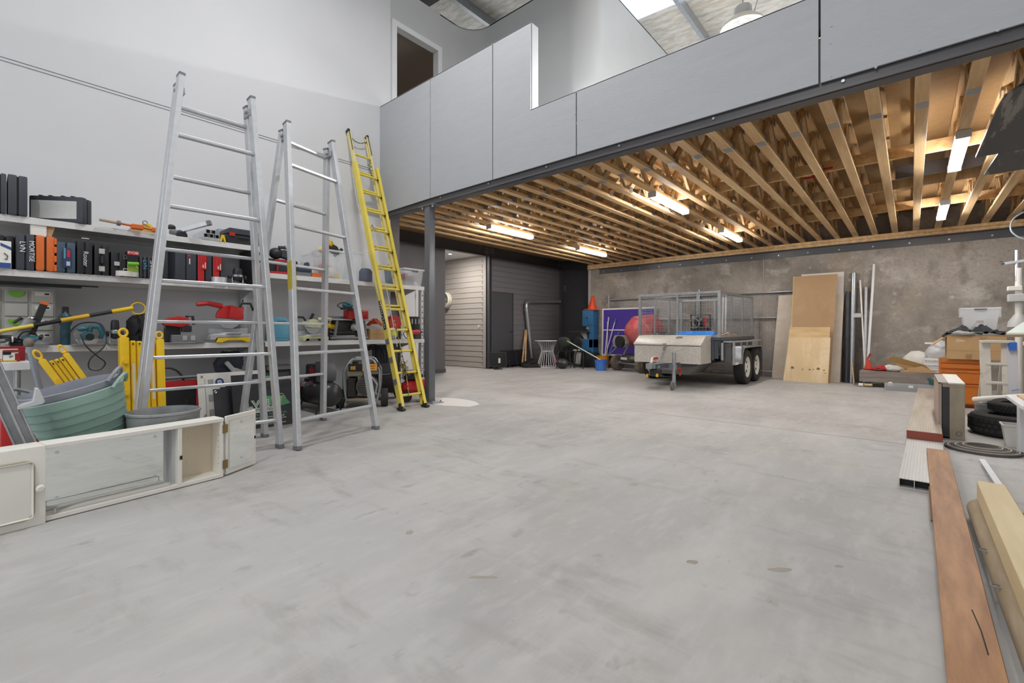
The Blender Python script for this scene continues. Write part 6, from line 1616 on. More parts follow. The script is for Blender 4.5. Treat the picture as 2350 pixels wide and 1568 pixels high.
# load inside the cage
def load(name, label, cat, x, y, z=.531): return T(name, label, cat, (-3.4 + x, 8.75 + y, z))
t = load('blue_drum', 'blue plastic drum lying in the trailer cage', 'drum', .12, .65)
B().lathe([(.01, -.38), (.22, -.38), (.25, -.34), (.25, .34), (.22, .38), (.01, .38)], 28, Matrix.Translation((0, 0, .25)) @ Matrix.Rotation(R(90), 4, 'Y')).o('drum', mat('bright_blue', S(40, 128, 220), .4), t)
for x in (-.2, .0, .2): B().torus((x, 0, .25), .252, .008, 'x', 28, 6).o('hoop', BLUE, t)
t = load('plate_compactor', 'black and red petrol compactor standing in the trailer cage', 'compactor', -.05, 1.5)
B().box(-.22, .22, -.2, .2, 0, .12).o('plate', BLACK, t, bevel=.02); B().box(-.15, .15, -.13, .15, .12, .6).o('engine', BLACK, t, bevel=.03); B().ell((-.03, 0, .7), (.12, .11, .12)).o('tank', BLACK, t); B().cb((.1, -.06, .68), (.05, .1, .22)).o('red_panel', DRED, t, bevel=.01); B().tube([(-.2, .0, .3), (-.2, -.05, .85), (.2, -.05, .85), (.2, 0, .3)], .016).o('handle', BLACK, t); B().torus((-.1, -.14, .66), .1, .012, 'y', 20, 6).o('flywheel_guard', MIDG, t); B().tube([(.15, 0, .6), (.6, .1, .1)], .018).o('strut', MIDG, t)
t = load('tool_case', 'dark case and cover lying at the front left of the trailer cage', 'tool case', -.55, .3)
B().box(-.2, .22, -.18, .2, 0, .36).o('body', BLACK, t, bevel=.02); B().box(-.2, .24, -.2, .1, .36, .4).o('navy_folder', NAVY, t, bevel=.004); B().ell((.1, .05, .43), (.16, .12, .05)).o('cover', BLACK, t)
for k, (x, l) in enumerate(((.25, 'grey conduit length standing in the trailer cage'), (.31, 'second grey conduit length standing in the trailer cage'))):
    t = load('conduit', l, 'pipe', x, 1.95); B().cyl((0, 0, 0), (.02, 0, 1.28), .02).o('tube', LGREY, t); B().cyl((.02, 0, 1.25), (.02, 0, 1.3), .026).o('cap', MIDG, t)
t = load('cardboard_tray', 'cardboard tray of timber scraps at the right of the trailer cage', 'box', .54, 1.3)
B().box(-.2, .2, -.3, .3, 0, .4).o('body', CARD, t, bevel=.006)
for k in range(4): B().bar((-.15 + .08 * k, -.25, .4 + .01 * k), (-.05 + .05 * k, .25, .5 - .02 * k), .03, .02).o('timber_scrap', MPINE if k % 2 else MIDG, t)

# ================================================================ cement mixer
p, q = PX(1417, 850, z=0), PX(1474, 857, z=0)
t = T('cement_mixer', 'cement mixer with a dusty red drum and two wheels', 'cement mixer', ((p.x + q.x) / 2, (p.y + q.y) / 2, 0), math.atan2(q.y - p.y, q.x - p.x))
hw = (q - p).length / 2
MRD = layered('dusty_red', S(176, 62, 66), [(S(206, 130, 126), 3, (1, 1, 1), .45, .65, .8), (S(150, 40, 46), 6, (1, 1, 1), .5, .7, .5)], rough=.55)
for s_ in (-1, 1):
    w = B().lathe([(.08, -.05), (.17, -.06), (.205, -.04), (.205, .04), (.17, .06), (.08, .05)], 28, Matrix.Translation((s_ * hw, 0, .205)) @ Matrix.Rotation(R(90), 4, 'Y')).o('wheel', mat('dusty_tyre', S(116, 106, 92), .9, var=.2), t); B().cyl((s_ * hw - .05, 0, .205), (s_ * hw + .05, 0, .205), .085, n=18).o('hub', mat('dusty_hub', S(168, 160, 148), .6), w)
B().cyl((-hw, 0, .205), (hw, 0, .205), .02).o('axle', MGALV, t)
for s_ in (-1, 1): B().tube([(s_ * hw * .8, .0, .205), (s_ * .3, .2, .62), (s_ * .3, .35, .85)], .026).o('frame_leg', MGALV, t); B().tube([(s_ * hw * .8, 0, .205), (s_ * .2, .75, .02)], .022).o('stay', MGALV, t)
B().tube([(-.2, .75, .02), (.2, .75, .02)], .022).o('rear_foot', MGALV, t)
M = Matrix.Translation((0.12, .3, 1.0)) @ Matrix.Rotation(R(165), 4, 'Z') @ Matrix.Rotation(R(62), 4, 'X')
B().lathe([(.01, -.42), (.14, -.405), (.26, -.35), (.36, -.24), (.42, -.08), (.43, .06), (.32, .34), (.27, .46), (.255, .46), (.3, .34), (.41, .05), (.4, -.09), (.01, -.34)], 36, M).o('drum', MRD, t)
B().lathe([(.425, -.04), (.445, -.03), (.445, .03), (.425, .04)], 36, M).o('drum_ring', mat('ring_red', S(190, 110, 106), .6), t)
B().prism([(-.3, .62), (.02, .62), (.06, .72), (.0, .92), (-.26, .92), (-.34, .78)], -.28, -.02, 'y').o('engine_cover', mat('cover_grey', S(160, 158, 152), .45, .3), t, bevel=.03, seg=2); B().lathe([(.01, -.02), (.15, -.02), (.15, .06), (.01, .06)], 24, Matrix.Translation((.0, -.28, .76)) @ Matrix.Rotation(R(90), 4, 'X')).o('drive_wheel', BLACK, t)
B().tube([(-.05, -.25, .72), (-.42, -.3, .42)], .016).o('starter_bar', MIDG, t); B().ell((-.15, .1, .32), (.3, .2, .13)).o('belly_pan', mat('pan_grey', S(96, 92, 90), .4, .3), t); B().box(-.22, .02, -.1, -.09, .3, .36).o('white_lettering_strip', PAPER, t)
# ================================================================ sheets and poles against the concrete wall
def sheet(name, label, cat, u0, u1, ub0, ub1, vt, yb, yt, mt_, th=.012, zb=.002):
    xb0, xb1 = PX(ub0, 870, y=yb).x, PX(ub1, 870, y=yb).x
    xt0, xt1 = PX(u0, vt, y=yt).x, PX(u1, vt, y=yt).x
    zt = PX((u0 + u1) / 2, vt, y=yt).z
    o = Vector(((xb0 + xb1) / 2, yb, 0))
    t = T(name, label, cat, o)
    b = B()
    f = [Vector((xb0, yb, zb)), Vector((xb1, yb, zb)), Vector((xt1, yt, zt)), Vector((xt0, yt, zt))]
    n = (f[1] - f[0]).cross(f[3] - f[0]).normalized()
    if n.y < 0: n = -n
    vs = [p - o for p in f] + [p - o + n * th for p in f]
    b._add(vs, [(0, 1, 2, 3), (7, 6, 5, 4), (0, 4, 5, 1), (1, 5, 6, 2), (2, 6, 7, 3), (3, 7, 4, 0)])
    b.o('sheet', mt_, t, smooth=False)
    return t, f, o
MGYP = layered('dusty_sheet', S(196, 184, 168), [(S(216, 206, 192), 2.5, (1, 1, 1), .45, .65, .7), (S(170, 156, 138), 1.2, (1, 1, .5), .52, .7, .6)], rough=.8)
MMDF = layered('brown_hardboard', S(170, 138, 100), [(S(184, 154, 116), 1.4, (1, 1, 1), .45, .65, .6), (S(150, 118, 82), 2.5, (1, 1, .4), .55, .75, .5), (S(196, 176, 150), 6, (1, 1, 2), .64, .76, .5)], rough=.6)
MPLY = layered('pale_plywood', S(218, 192, 150), [(S(234, 214, 178), 1.6, (4, 1, .8), .45, .65, .7), (S(194, 160, 112), 3, (1, 1, 5), .56, .72, .4), (S(120, 92, 62), 5, (1, 1, 1), .7, .78, .6)], rough=.65)
sheet('panel_sheet', 'white panel sheet standing behind the brown hardboard', 'sheet', 1839, 1937, 1838, 1930, 627, 11.42, 11.62, mat('white_sheet', S(222, 214, 204), .6), .01)
sheet('plaster_sheet', 'dusty plasterboard sheet leaning left of the brown hardboard', 'sheet', 1787, 1850, 1771, 1845, 677, 11.3, 11.57, MGYP)
sheet('plaster_sheet', 'narrow dusty sheet showing right of the brown hardboard', 'sheet', 1895, 1937, 1880, 1927, 675, 11.2, 11.52, MGYP)
t, f, o = sheet('hardboard_sheet', 'tall brown hardboard sheet leaning on the concrete wall', 'sheet', 1821, 1922, 1812, 1905, 632, 11.0, 11.5, MMDF, .012)
B().bar(f[0] - o, f[3] - o, .006, .006).o('pale_edge', YELR, t)
t, f, o = sheet('plywood_sheet', 'stained pale plywood sheet with a stepped top in front', 'sheet', 1811, 1906, 1797, 1900, 775, 10.88, 11.05, MPLY, .02)
t2, f2, o2 = sheet('plywood_sheet', 'second plywood sheet just behind the stained one', 'sheet', 1812, 1905, 1800, 1898, 751, 10.93, 11.12, mat('plywood_b', S(216, 188, 142), .65, col2=S(196, 164, 116), scale=2, stretch=(1, 1, 7)), .02)
kn = [(.18, .3, .03), (.42, .28, .012), (.58, .28, .018), (.66, .29, .012), (.77, .3, .03), (.9, .28, .014), (.93, .22, .01)]
for a, zz, r in kn:
    p = f[0].lerp(f[1], a).lerp(f[3].lerp(f[2], a), zz) - o
    B().ell(p + Vector((0, -.001, 0)), (r, .002, r * 1.2), 10, 4).o('knot', mat('knot_brown', S(156, 112, 66), .7, var=.3, scale=40), t)
def pole(label, ub, vb, ut, vt, yb, yt, r, mt_, square=False, name='pole', cat='pole', zb=0):
    p, q = PX(ub, vb, y=yb), PX(ut, vt, y=yt); p.z = zb
    t = T(name, label, cat, p)
    (B().bar((0, 0, 0), q - p, r * 2, r * 1.2) if square else B().cyl((0, 0, 0), q - p, r, n=14)).o('shaft', mt_, t, bevel=.002 if square else 0)
    return t
pole('black plastic pipe standing right of the sheets', 1942, 876, 1946, 670, 11.3, 11.55, .045, mat('black_pipe', S(58, 58, 62), .4, var=.3, scale=6))
pole('grey round steel pole standing beside the black pipe', 1953, 878, 1960, 627, 11.35, 11.6, .045, MGALV)
pole('brown timber batten behind the steel pole', 1950, 876, 1953, 655, 11.45, 11.6, .02, mat('batten_brown', S(170, 128, 84), .7), True, 'timber_batten', 'timber')
t = pole('thin white batten with a cross block among the poles', 1987, 862, 1974, 643, 11.3, 11.58, .022, PAPER, True, 'timber_batten', 'timber')
c = PX(1967, 724, y=11.46); B().cb(c - Vector(t.location), (.16, .03, .08)).o('cross_block', LGREY, t)
pole('grey square section leaning behind the tall white batten', 1984, 860, 1988, 660, 11.35, 11.6, .035, MALU2, True, 'metal_section', 'metal section')
pole('tallest white batten leaning on the concrete wall', 1989, 860, 2006, 607, 11.3, 11.6, .033, WHITE, True, 'timber_batten', 'timber')
pole('short pale stick on the floor at the foot of the poles', 1960, 880, 1955, 832, 11.1, 11.3, .012, MPINE, False, 'stick', 'timber')
c = PX(1968, 876, z=0)
t = T('paint_tin', 'orange and black tin at the foot of the poles', 'tin', (c.x + .02, c.y + .25, 0)); B().lathe([(.01, 0), (.09, 0), (.09, .24), (.095, .245), (.095, .26), (.08, .26), (.01, .25)], 22).o('can', mat('tin_orange', S(190, 84, 44), .5, col2=S(60, 56, 56), scale=9, ramp=(.45, .5)), t); B().torus((0, 0, .25), .092, .004, 'z', 22, 5).o('rim', MGALV, t)

# ================================================================ low timber dolly with clutter
xd0, xd1, yd = PX(1972, 880, y=10.7).x, PX(2168, 890, y=10.7).x, 10.7
t = T('timber_dolly', 'low weathered timber dolly by the concrete wall', 'dolly', ((xd0 + xd1) / 2, yd, 0)); W = xd1 - xd0
MGT = mat('grey_timber', S(150, 140, 134), .75, col2=S(122, 112, 106), scale=3, stretch=(.6, 4, 5))
B().box(-W / 2, W / 2, 0, .05, .1, .3).o('front_plank', MGT, t, bevel=.004)
for k in range(4): B().box(-W / 2, W / 2, .06 + k * .17, .06 + k * .17 + .155, .262, .292).o('deck_plank', MGT, t, bevel=.003)
B().box(-W / 2, -W / 2 + .1, .06, .7, .1, .26).o('bearer', MGT, t); B().box(W / 2 - .1, W / 2, .06, .7, .1, .26).o('bearer', MGT, t)
for x in (-W / 2 + .1, W / 2 - .1):
    for y in (.1, .6): B().cyl((x - .03, y, .045), (x + .03, y, .045), .045, n=16).o('caster', MIDG, t); B().box(x - .035, x + .035, y - .02, y + .02, .05, .1).o('caster_fork', MGALV, t)
ZD = .302
def on_dolly(name, label, cat, u, dy, z=ZD, rz=0):
    c = PX(u, 850, y=yd + dy); return T(name, label, cat, (c.x, c.y, z), rz)
def heap(t, mt_, parts, name='fabric'):
    b = B()
    for c, r in parts: b.ell(c, r, 28, 16)
    sd = len(bpy.data.objects) * .37
    for i, v in enumerate(b.v):
        n = noise.noise_vector(v * 14 + Vector((sd, 0, 0))) * .022 + noise.noise_vector(v * 38 + Vector((0, sd, 0))) * .009
        w = v + n
        b.v[i] = Vector((w.x, w.y, max(.0, w.z)))
    b.o(name, mt_, t, angle=60)
t = on_dolly('plastic_bag', 'red plastic bag lying on the timber dolly', 'bag', 2018, .2); heap(t, RED, [((0, 0, .03), (.13, .1, .05)), ((.08, .02, .04), (.1, .08, .05))], 'bag'); B().box(-.04, .06, -.09, -.085, .03, .05).o('print', MKBLACK, t)
t = on_dolly('plastic_bag', 'crumpled white plastic bag between red bag and open carton', 'bag', 2052, .22); heap(t, PAPER, [((0, 0, .04), (.13, .1, .06)), ((-.08, 0, .05), (.08, .08, .06))], 'bag')
t = on_dolly('dustpan', 'red dustpan standing at the left end of the dolly', 'dustpan', 1990, .45); B().prism([(-.05, 0), (.07, 0), (.06, .14), (.0, .2)], -.08, .08, 'y').o('pan', mat('pan_red', S(206, 76, 50), .45), t, bevel=.006); B().tube([(0, 0, .18), (.05, 0, .3)], .014).o('handle', RED, t)
t = on_dolly('open_carton', 'torn open cardboard carton on the dolly', 'box', 2098, .22, rz=R(8))
b = B(); b.box(-.2, .2, -.12, .14, 0, .02); b.bar((-.2, 0, .01), (-.36, .0, .2), .26, .006, up=(0, 0, 1)) if 0 else None
b.o('carton_base', CARD, t)
B().prism([(-.22, .0), (.24, .0), (.26, .03), (.08, .12), (-.1, .06)], -.14, -.13, 'y').o('front_flap', CARD, t); B().prism([(-.42, .2), (-.3, .28), (.12, .14), (.24, .02), (-.05, .1)], -.1, -.09, 'y').o('folded_flap', mat('card_dark', S(150, 118, 70), .85), t); B().prism([(-.3, .27), (.22, .04), (.22, .01), (-.2, .05)], .1, .11, 'y').o('rear_flap', CARD, t)
t = on_dolly('fabric_sack', 'big white cloth sack heaped behind the open carton', 'sack', 2105, .5); heap(t, mat('white_cloth', S(222, 220, 212), .85, var=.08, scale=12), [((0, 0, .17), (.2, .16, .2)), ((.12, .0, .12), (.16, .14, .14)), ((-.12, 0, .1), (.13, .14, .12))], 'cloth')
t = on_dolly('paper_box_stack', 'white printed paper cartons stacked beside the orange cabinet', 'box', 2141, .25)
for k in range(3): B().box(-.13, .13, -.1, .2, k * .085, k * .085 + .082).o('ream_carton', PAPER, t, bevel=.003); text(t, 'ENCORE', .045, (-.11, -.102, k * .085 + .022), RX, mat('print_purple', S(110, 104, 140), .6))
t = on_dolly('plastic_bag', 'white translucent plastic bag on the paper cartons', 'bag', 2148, .34, ZD + .26); heap(t, CLEAR2, [((0, 0, .1), (.14, .12, .12)), ((.05, 0, .2), (.1, .1, .1))], 'bag')
t = on_dolly('offcut_block', 'white offcut lying above the white bag', 'offcut', 2143, .42, ZD + .5); B().box(-.12, .14, -.05, .05, 0, .03).o('block', PAPER, t, bevel=.003)
c = PX(2085, 900, z=0)
t = T('parts_organiser', 'clear parts organiser full of screws in front of the dolly', 'organiser', (c.x, c.y + .08, 0))
B().box(-.32, .32, -.06, .06, 0, .13).o('clear_case', CLEAR, t); 
for k in range(8): B().box(-.3 + k * .075, -.235 + k * .075, -.045, .045, .01, .05 + .02 * (k % 3)).o('fasteners', mat('screws', S(120, 112, 120), .5, .4, var=.4, scale=60), t)
B().cyl((-.24, -.02, .1), (-.24, .02, .11), .04).o('white_lid', PAPER, t); B().box(-.0, .06, -.062, -.06, .07, .11).o('label_card', PAPER, t)
c = PX(1986, 888, z=0)
t = T('toy_roller', 'brass coloured caster roller lying before the dolly', 'roller', (c.x, c.y - .03, 0)); B().cyl((-.02, 0, .035), (.1, .02, .035), .034).o('roller', mat('brassy', S(170, 156, 124), .35, .6), t); B().cyl((-.1, 0, .035), (-.03, 0, .035), .03).o('end_wheel', PAPER, t)
c = PX(2149, 903, z=0)
t = T('plant_pot', 'dark green pot with rubbish beside the white cabinet', 'pot', (c.x, c.y + .1, 0)); B().lathe([(.01, 0), (.075, 0), (.095, .2), (.11, .2), (.11, .235), (.095, .235), (.07, .02), (.01, .02)], 22).o('pot', mat('pot_green', S(60, 96, 96), .5), t); B().ell((0, 0, .22), (.07, .07, .04)).o('rubbish', MIDG, t)

# ================================================================ orange filing cabinet group
MOR = mat('cabinet_orange', S(206, 116, 36), .45, var=.05)
xo0, xo1 = PX(2158, 900, y=8.67).x, PX(2272, 900, y=8.67).x
t = T('filing_cabinet', 'orange two-drawer filing cabinet', 'cabinet', ((xo0 + xo1) / 2, 8.67, 0)); W = xo1 - xo0
B().box(-W / 2, W / 2, .01, .55, .04, .65).o('carcass', MOR, t, bevel=.004); B().box(-W / 2 + .02, W / 2 - .02, .04, .5, 0, .04).o('plinth', mat('plinth_brown', S(130, 66, 20), .5), t)
for z0, z1 in ((.06, .315), (.33, .5)): d_ = B().box(-W / 2 + .008, W / 2 - .008, -.012, .01, z0, z1).o('drawer', MOR, t, bevel=.004); B().box(-W / 2 + .01, W / 2 - .01, -.022, -.01, z1 - .02, z1 - .006).o('drawer_lip', MOR, d_)
B().box(-W / 2 + .008, W / 2 - .008, -.012, .01, .53, .59).o('top_fascia', MOR, t, bevel=.003); B().box(-W / 2, W / 2, -.006, .012, .6, .655).o('top_rail', MOR, t, bevel=.004)
for k in range(2): B().box(-W * .38 + k * .05, -W * .3 + k * .05, -.018, -.01, .475, .49).o('label_holder', mat('pale_orange', S(226, 170, 120), .5), t)
xb0, xb1 = PX(2173, 800, y=8.62).x, PX(2311, 800, y=8.62).x
t = T('moving_carton', 'large brown cardboard box on the orange cabinet', 'box', ((xb0 + xb1) / 2, 8.62, .6565)); W = xb1 - xb0; Hc = .32
B().box(-W / 2, W / 2, 0, .45, 0, Hc).o('body', CARD, t, bevel=.003); B().prism([(-W / 2, Hc), (-W / 2 - .16, Hc - .14), (-W / 2 - .155, Hc - .15), (-W / 2, Hc - .012)], .02, .43, 'y').o('side_flap', CARD, t)
B().box(-W * .5, W * .5, -.002, 0, Hc * .36, Hc * .38).o('tape_seam', mat('card_tape', S(180, 140, 92), .4), t); B().prism([(-W * .35, Hc * .7), (-W * .18, Hc * .72), (-W * .2, Hc * .82), (-W * .34, Hc * .88)], -.004, -.001, 'y').o('torn_patch', mat('card_pale', S(214, 184, 146), .9), t)
for cx_, cz_ in ((W * .12, Hc * .85), (-W * .12, Hc * .14)):
    b = B()
    for k in range(4):
        for s_ in (-1, 1): b.bar((cx_ + s_ * .03, -.002, cz_ - .03 + k * .02), (cx_, -.002, cz_ - .045 + k * .02), .004, .002)
    b.o('printed_chevrons', mat('print_brown', S(110, 84, 56), .8), t)
t = T('black_clothing', 'pile of black clothing draped over the cardboard box', 'clothing', ((xb0 + xb1) / 2, 8.62, .6565 + Hc)); b = B(); n, m_ = 22, 10
vs = []
for j in range(m_ + 1):
    for i in range(n + 1):
        x = -W * .56 + W * 1.1 * i / n; y = -.02 + .46 * j / m_
        e = min(1, 3 * min(i, n - i) / n, 3.0 * min(j + 1, m_ - j + 1) / m_)
        z = .02 + .12 * e * (.6 + .4 * math.sin(i * .9 + j * .5)) + .02 * math.sin(i * 2.3 + j * 1.7)
        if x < -W / 2: z -= (-W / 2 - x) * .9
        vs.append((x, y, max(z, .004) if x > -W / 2 else z))
b._add(vs, [(j * (n + 1) + i, j * (n + 1) + i + 1, (j + 1) * (n + 1) + i + 1, (j + 1) * (n + 1) + i) for j in range(m_) for i in range(n)]); b.o('garment', mat('black_cloth', S(48, 49, 54), .85, var=.25, scale=16), t)
B().box(-.02, .06, -.03, -.022, .035, .055).o('green_label', mat('green_tag', S(80, 110, 86), .7), t)
heap(t, mat('grey_cloth', S(168, 168, 166), .85), [((-.12, .0, .03), (.12, .05, .03))], 'grey_lining')
xt0, xt1 = PX(2207, 740, y=8.85).x, PX(2294, 740, y=8.85).x
t = T('storage_tub', 'tall clear storage tub on the black clothing', 'storage tub', ((xt0 + xt1) / 2, 8.85, .6565 + Hc + .075)); W = xt1 - xt0; Ht = PX(2250, 706, y=8.85).z - (.6565 + Hc + .075)
b = B(); k_ = .84; b._add([(-W / 2 * k_, 0, 0), (W / 2 * k_, 0, 0), (W / 2 * k_, .26, 0), (-W / 2 * k_, .26, 0), (-W / 2, -.02, Ht), (W / 2, -.02, Ht), (W / 2, .28, Ht), (-W / 2, .28, Ht)], [(0, 1, 2, 3), (0, 4, 5, 1), (1, 5, 6, 2), (2, 6, 7, 3), (3, 7, 4, 0)]); b.o('tub', CLEAR2, t, smooth=False)
b = B(); b.box(-W / 2 - .015, W / 2 + .015, -.035, -.012, Ht - .02, Ht); b.box(-W / 2 - .015, W / 2 + .015, .27, .295, Ht - .02, Ht); b.box(-W / 2 - .015, -W / 2 + .008, -.0115, .2695, Ht - .13, Ht); b.box(W / 2 - .008, W / 2 + .015, -.0115, .2695, Ht - .13, Ht); b.o('rim', CLEAR2, t); B().box(-.06, .06, -.045, -.03, Ht - .035, Ht - .015).o('handle', MIDG, t); B().box(-.05, .05, -.0, .004, .03, Ht * .9).o('front_rib', CLEAR2, t); B().box(-.04, .03, -.018, -.014, Ht * .36, Ht * .44).o('label_mark', mat('pink_mark', S(206, 180, 178), .6), t)

# ================================================================ white cabinet on end, planks, tyres
t = T('drawer_carcass', 'white melamine cabinet carcass standing on end beside the planks', 'cabinet', (.3, 6.12, 0), R(0))
MEL = mat('melamine', S(226, 222, 214), .45, var=.03); DUST = mat('dusty_chip', S(178, 168, 148), .7, col2=S(150, 138, 116), scale=5, stretch=(1, 1, .4))
B().box(-.07, .085, .0, 1.15, .02, .53).o('carcass', DUST, t, bevel=.003); B().box(-.03, .088, -.006, 1.16, .53, .545).o('top_panel', MEL, t, bevel=.002); B().box(-.1, -.03, -.004, 1.1, .53, .543).o('rusty_panel', mat('panel_taupe', S(164, 154, 146), .6), t); B().box(-.07, -.02, -.005, .0, .02, .5).o('dark_recess', mat('recess', S(60, 58, 60), .6), t); B().box(-.1, -.075, -.004, 1.12, .0, .54).o('side_panel', mat('panel_rose', S(176, 158, 146), .6), t, bevel=.002); B().box(-.02, .086, -.008, .0, .0, .5).o('front_panel', DUST, t, bevel=.002); B().torus((.045, -.01, .06), .02, .003, 'y', 16, 5).o('ring_stain', MIDG, t)
def plank(label, x0, y0, x1, y1, w, h, z, mt_, end):
    L = math.hypot(x1 - x0, y1 - y0)
    t = T('scaffold_plank', label, 'plank', (x0, y0, z), math.atan2(y1 - y0, x1 - x0) - R(90))
    b = B(); tk = .004
    b.box(-w / 2, w / 2, 0, L, h - tk, h); b.box(-w / 2, w / 2, 0, L, 0, tk)
    for x in (-w / 2, -w / 6 - tk / 2, w / 6 - tk / 2, w / 2 - tk): b.box(x, x + tk, 0, L, tk, h - tk)
    b.o('hollow_section', mt_, t)
    r = B()
    for k in range(13): r.box(-w / 2 + .012 + k * (w - .024) / 12 - .002, -w / 2 + .012 + k * (w - .024) / 12 + .002, .002, L, h, h + .0015)
    r.o('tread_ribs', MALU2, t)
    if end: B().box(-w / 2 - .004, w / 2 + .004, -.012, .004, -.001, h + .004).o('end_cap', mat('cap_rust', S(140, 66, 50), .5), t)
    else: B().box(-w / 2 + .005, w / 2 - .005, .06, .064, .004, h - .004).o('dark_bore', MKBLACK, t)
plank('open-ended aluminium scaffold plank nearest the viewer', .055, 4.02, .15, 8.0, .235, .062, 0, mat('plank_alu', S(206, 204, 198), .42, .3, var=.08, stretch=(8, .5, 1)), False)
plank('long aluminium scaffold plank with a rust-red end cap', .09, 5.55, .2, 9.8, .235, .066, .0645, mat('plank_alu2', S(200, 190, 174), .45, .25, col2=S(176, 158, 132), scale=2, stretch=(6, .6, 1)), True)
MWD = mat('merbau_board', S(174, 128, 86), .5, col2=S(142, 98, 62), scale=3.5, stretch=(5, .7, 1), detail=8, bump=.05, bscale=50)
t = T('floor_board', 'long reddish brown timber board lying at the right', 'board', (.165, 5.05, .07), rot=(0, 0, 0))
b = B(); b._add([(-.07, 0, 0), (.058, 0, 0), (.045, -3.9, -.066), (-.09, -3.9, -.066), (-.07, 0, .02), (.058, 0, .02), (.045, -3.9, -.046), (-.09, -3.9, -.046)], [(0, 1, 2, 3), (7, 6, 5, 4), (0, 4, 5, 1), (1, 5, 6, 2), (2, 6, 7, 3), (3, 7, 4, 0)]); b.o('plank', MWD, t, bevel=.002)
B().bar((-.078, -1.1, -.021), (-.083, -1.75, -.032), .006, .012).o('split_sliver', mat('sliver', S(120, 84, 54), .7), t)
B().tube([(.0, -2.72, -.0245), (.012, -2.86, -.027), (.016, -3.0, -.029)], .0018, 5).o('crack', MKBLACK, t)
t = T('timber_log', 'round treated pine log on the floor beside the brown board', 'log', (.29, 3.62, .058))
B().cyl((0, 0, 0), (.02, -2.3, 0), .056, n=18).o('log', mat('log_grey', S(170, 154, 128), .75, col2=S(140, 124, 100), scale=3, stretch=(4, .5, 4)), t)
for yy in (-.75, -1.12): B().torus((-.045, yy, .03), .018, .003, 'z', 14, 5).o('wire_ring', MIDG, t)
t = T('timber_beam', 'cream painted square beam lying on the pine log', 'beam', (.325, 3.62, .1155), 0)
B().box(-.05, .06, -2.2, 0, 0, .1).o('beam', mat('cream_beam', S(222, 204, 164), .6, col2=S(206, 186, 144), scale=2, stretch=(3, .4, 2)), t, bevel=.004); B().ell((-.02, .001, .06), (.02, .002, .03), 10, 4).o('yellow_mark', mat('mark_yellow', S(208, 196, 70), .7), t)
t = T('timber_beam', 'second square beam supporting the cream beam', 'beam', (.43, 3.5, 0), 0); B().box(-.06, .05, -2.1, 0, 0, .114).o('beam', mat('log_grey', S(170, 154, 128), .75), t, bevel=.004)
p, q = PX(2254, 1055, z=.03), PX(2352, 1200, z=.1)
t = T('cover_strip', 'long white plastic strip lying past the cream beam', 'strip', p); B().bar((0, 0, 0), (q - p) + (q - p) * .4, .035, .01).o('strip', WHITE, t, bevel=.002)
t = T('timber_offcut', 'stack of pale plywood offcuts at the right edge', 'timber', (.66, 4.35, 0), R(-4))
for k in range(3): B().box(-.05 + .035 * k, .3, -1.2, .25 - .06 * k, .001 + k * .07, .068 + k * .07).o('ply_piece', mat('offcut_ply', S(206, 180, 144), .7, col2=S(176, 142, 104), scale=4, stretch=(1, 1, 5)), t, bevel=.002)
# tyres
def tyre(label, x, y, z, r, h, w, rot=(0, 0, 0), rim=None):
    t = T('tyre', label, 'tyre', (x, y, z), rot=rot)
    B().lathe([(r * .58, .02), (r * .8, 0), (r * .95, .02), (r, .05), (r, h - .05), (r * .95, h - .02), (r * .8, h), (r * .58, h - .02), (r * .62, h * .5), (r * .58, .02)], 44, open_=True).o('carcass', RUBBER, t)
    tr_ = B()
    for k in range(44):
        a = 2 * PI * k / 44
        for zz, o_ in ((h * .3, 0), (h * .5, .07), (h * .7, 0)): tr_.cb((r * math.cos(a + o_), r * math.sin(a + o_), zz), (.014, r * .1, h * .15), (0, 0, a + o_))
    tr_.o('tread_blocks', mat('tread', S(56, 55, 55), .9), t)
    return t
tyre('large off-road tyre lying flat behind the hose coil', .78, 6.72, 0, .33, .22, .2)
tyre('small tyre resting on top of the large tyre',   .80, 6.78, .224, .2, .12, .1, (R(3), R(-2), 0))
t = T('hose_coil', 'flat grey hose coil lying on the floor before the tyre', 'hose', (.47, 5.72, 0))
for k in range(9): B().lathe([(.1 + k * .0165, 0), (.1 + k * .0165 + .012, 0), (.1 + k * .0165 + .012, .045 - .003 * k), (.1 + k * .0165, .045 - .003 * k), (.1 + k * .0165, 0)], 48, open_=True).o('hose_turn', mat('hose_%d' % (k % 3), S(*[(112, 106, 100), (176, 168, 158), (92, 88, 86)][k % 3]), .8, var=.2), t)
c = PX(2309, 1030, z=0)
t = T('square_pot', 'white ribbed square pot beside the large tyre', 'pot', (.71, 6.12, 0)); b = B(); b._add([(-.06, -.06, 0), (.06, -.06, 0), (.06, .06, 0), (-.06, .06, 0), (-.085, -.085, .2), (.085, -.085, .2), (.085, .085, .2), (-.085, .085, .2)], [(0, 1, 2, 3), (0, 4, 5, 1), (1, 5, 6, 2), (2, 6, 7, 3), (3, 7, 4, 0)]); b.o('pot', PAPER, t, smooth=False)
b = B(); b.box(-.092, .092, -.092, -.082, .185, .2); b.box(-.092, -.082, -.0815, .0815, .185, .2); b.box(.082, .092, -.0815, .0815, .185, .2); b.box(-.092, .092, .082, .092, .185, .2); b.o('rim', PAPER, t); B().box(-.075, .075, -.075, .075, .15, .155).o('soil', mat('soil', S(90, 80, 70), .9), t)
# pvc pipes on the floor and other bits behind tyre
t = T('pvc_pipe', 'white plastic pipes lying over the tyre', 'pipe', (.62, 7.3, .0)); B().cyl((-.06, .3, .24), (.34, -.25, .38), .03).o('pipe', PAPER, t); B().cyl((-.0, .34, .2), (.4, -.18, .36), .022).o('pipe', LGREY, t); B().cb((.02, .3, .1), (.16, .12, .2)).o('support_crate', MIDG, t, bevel=.01)
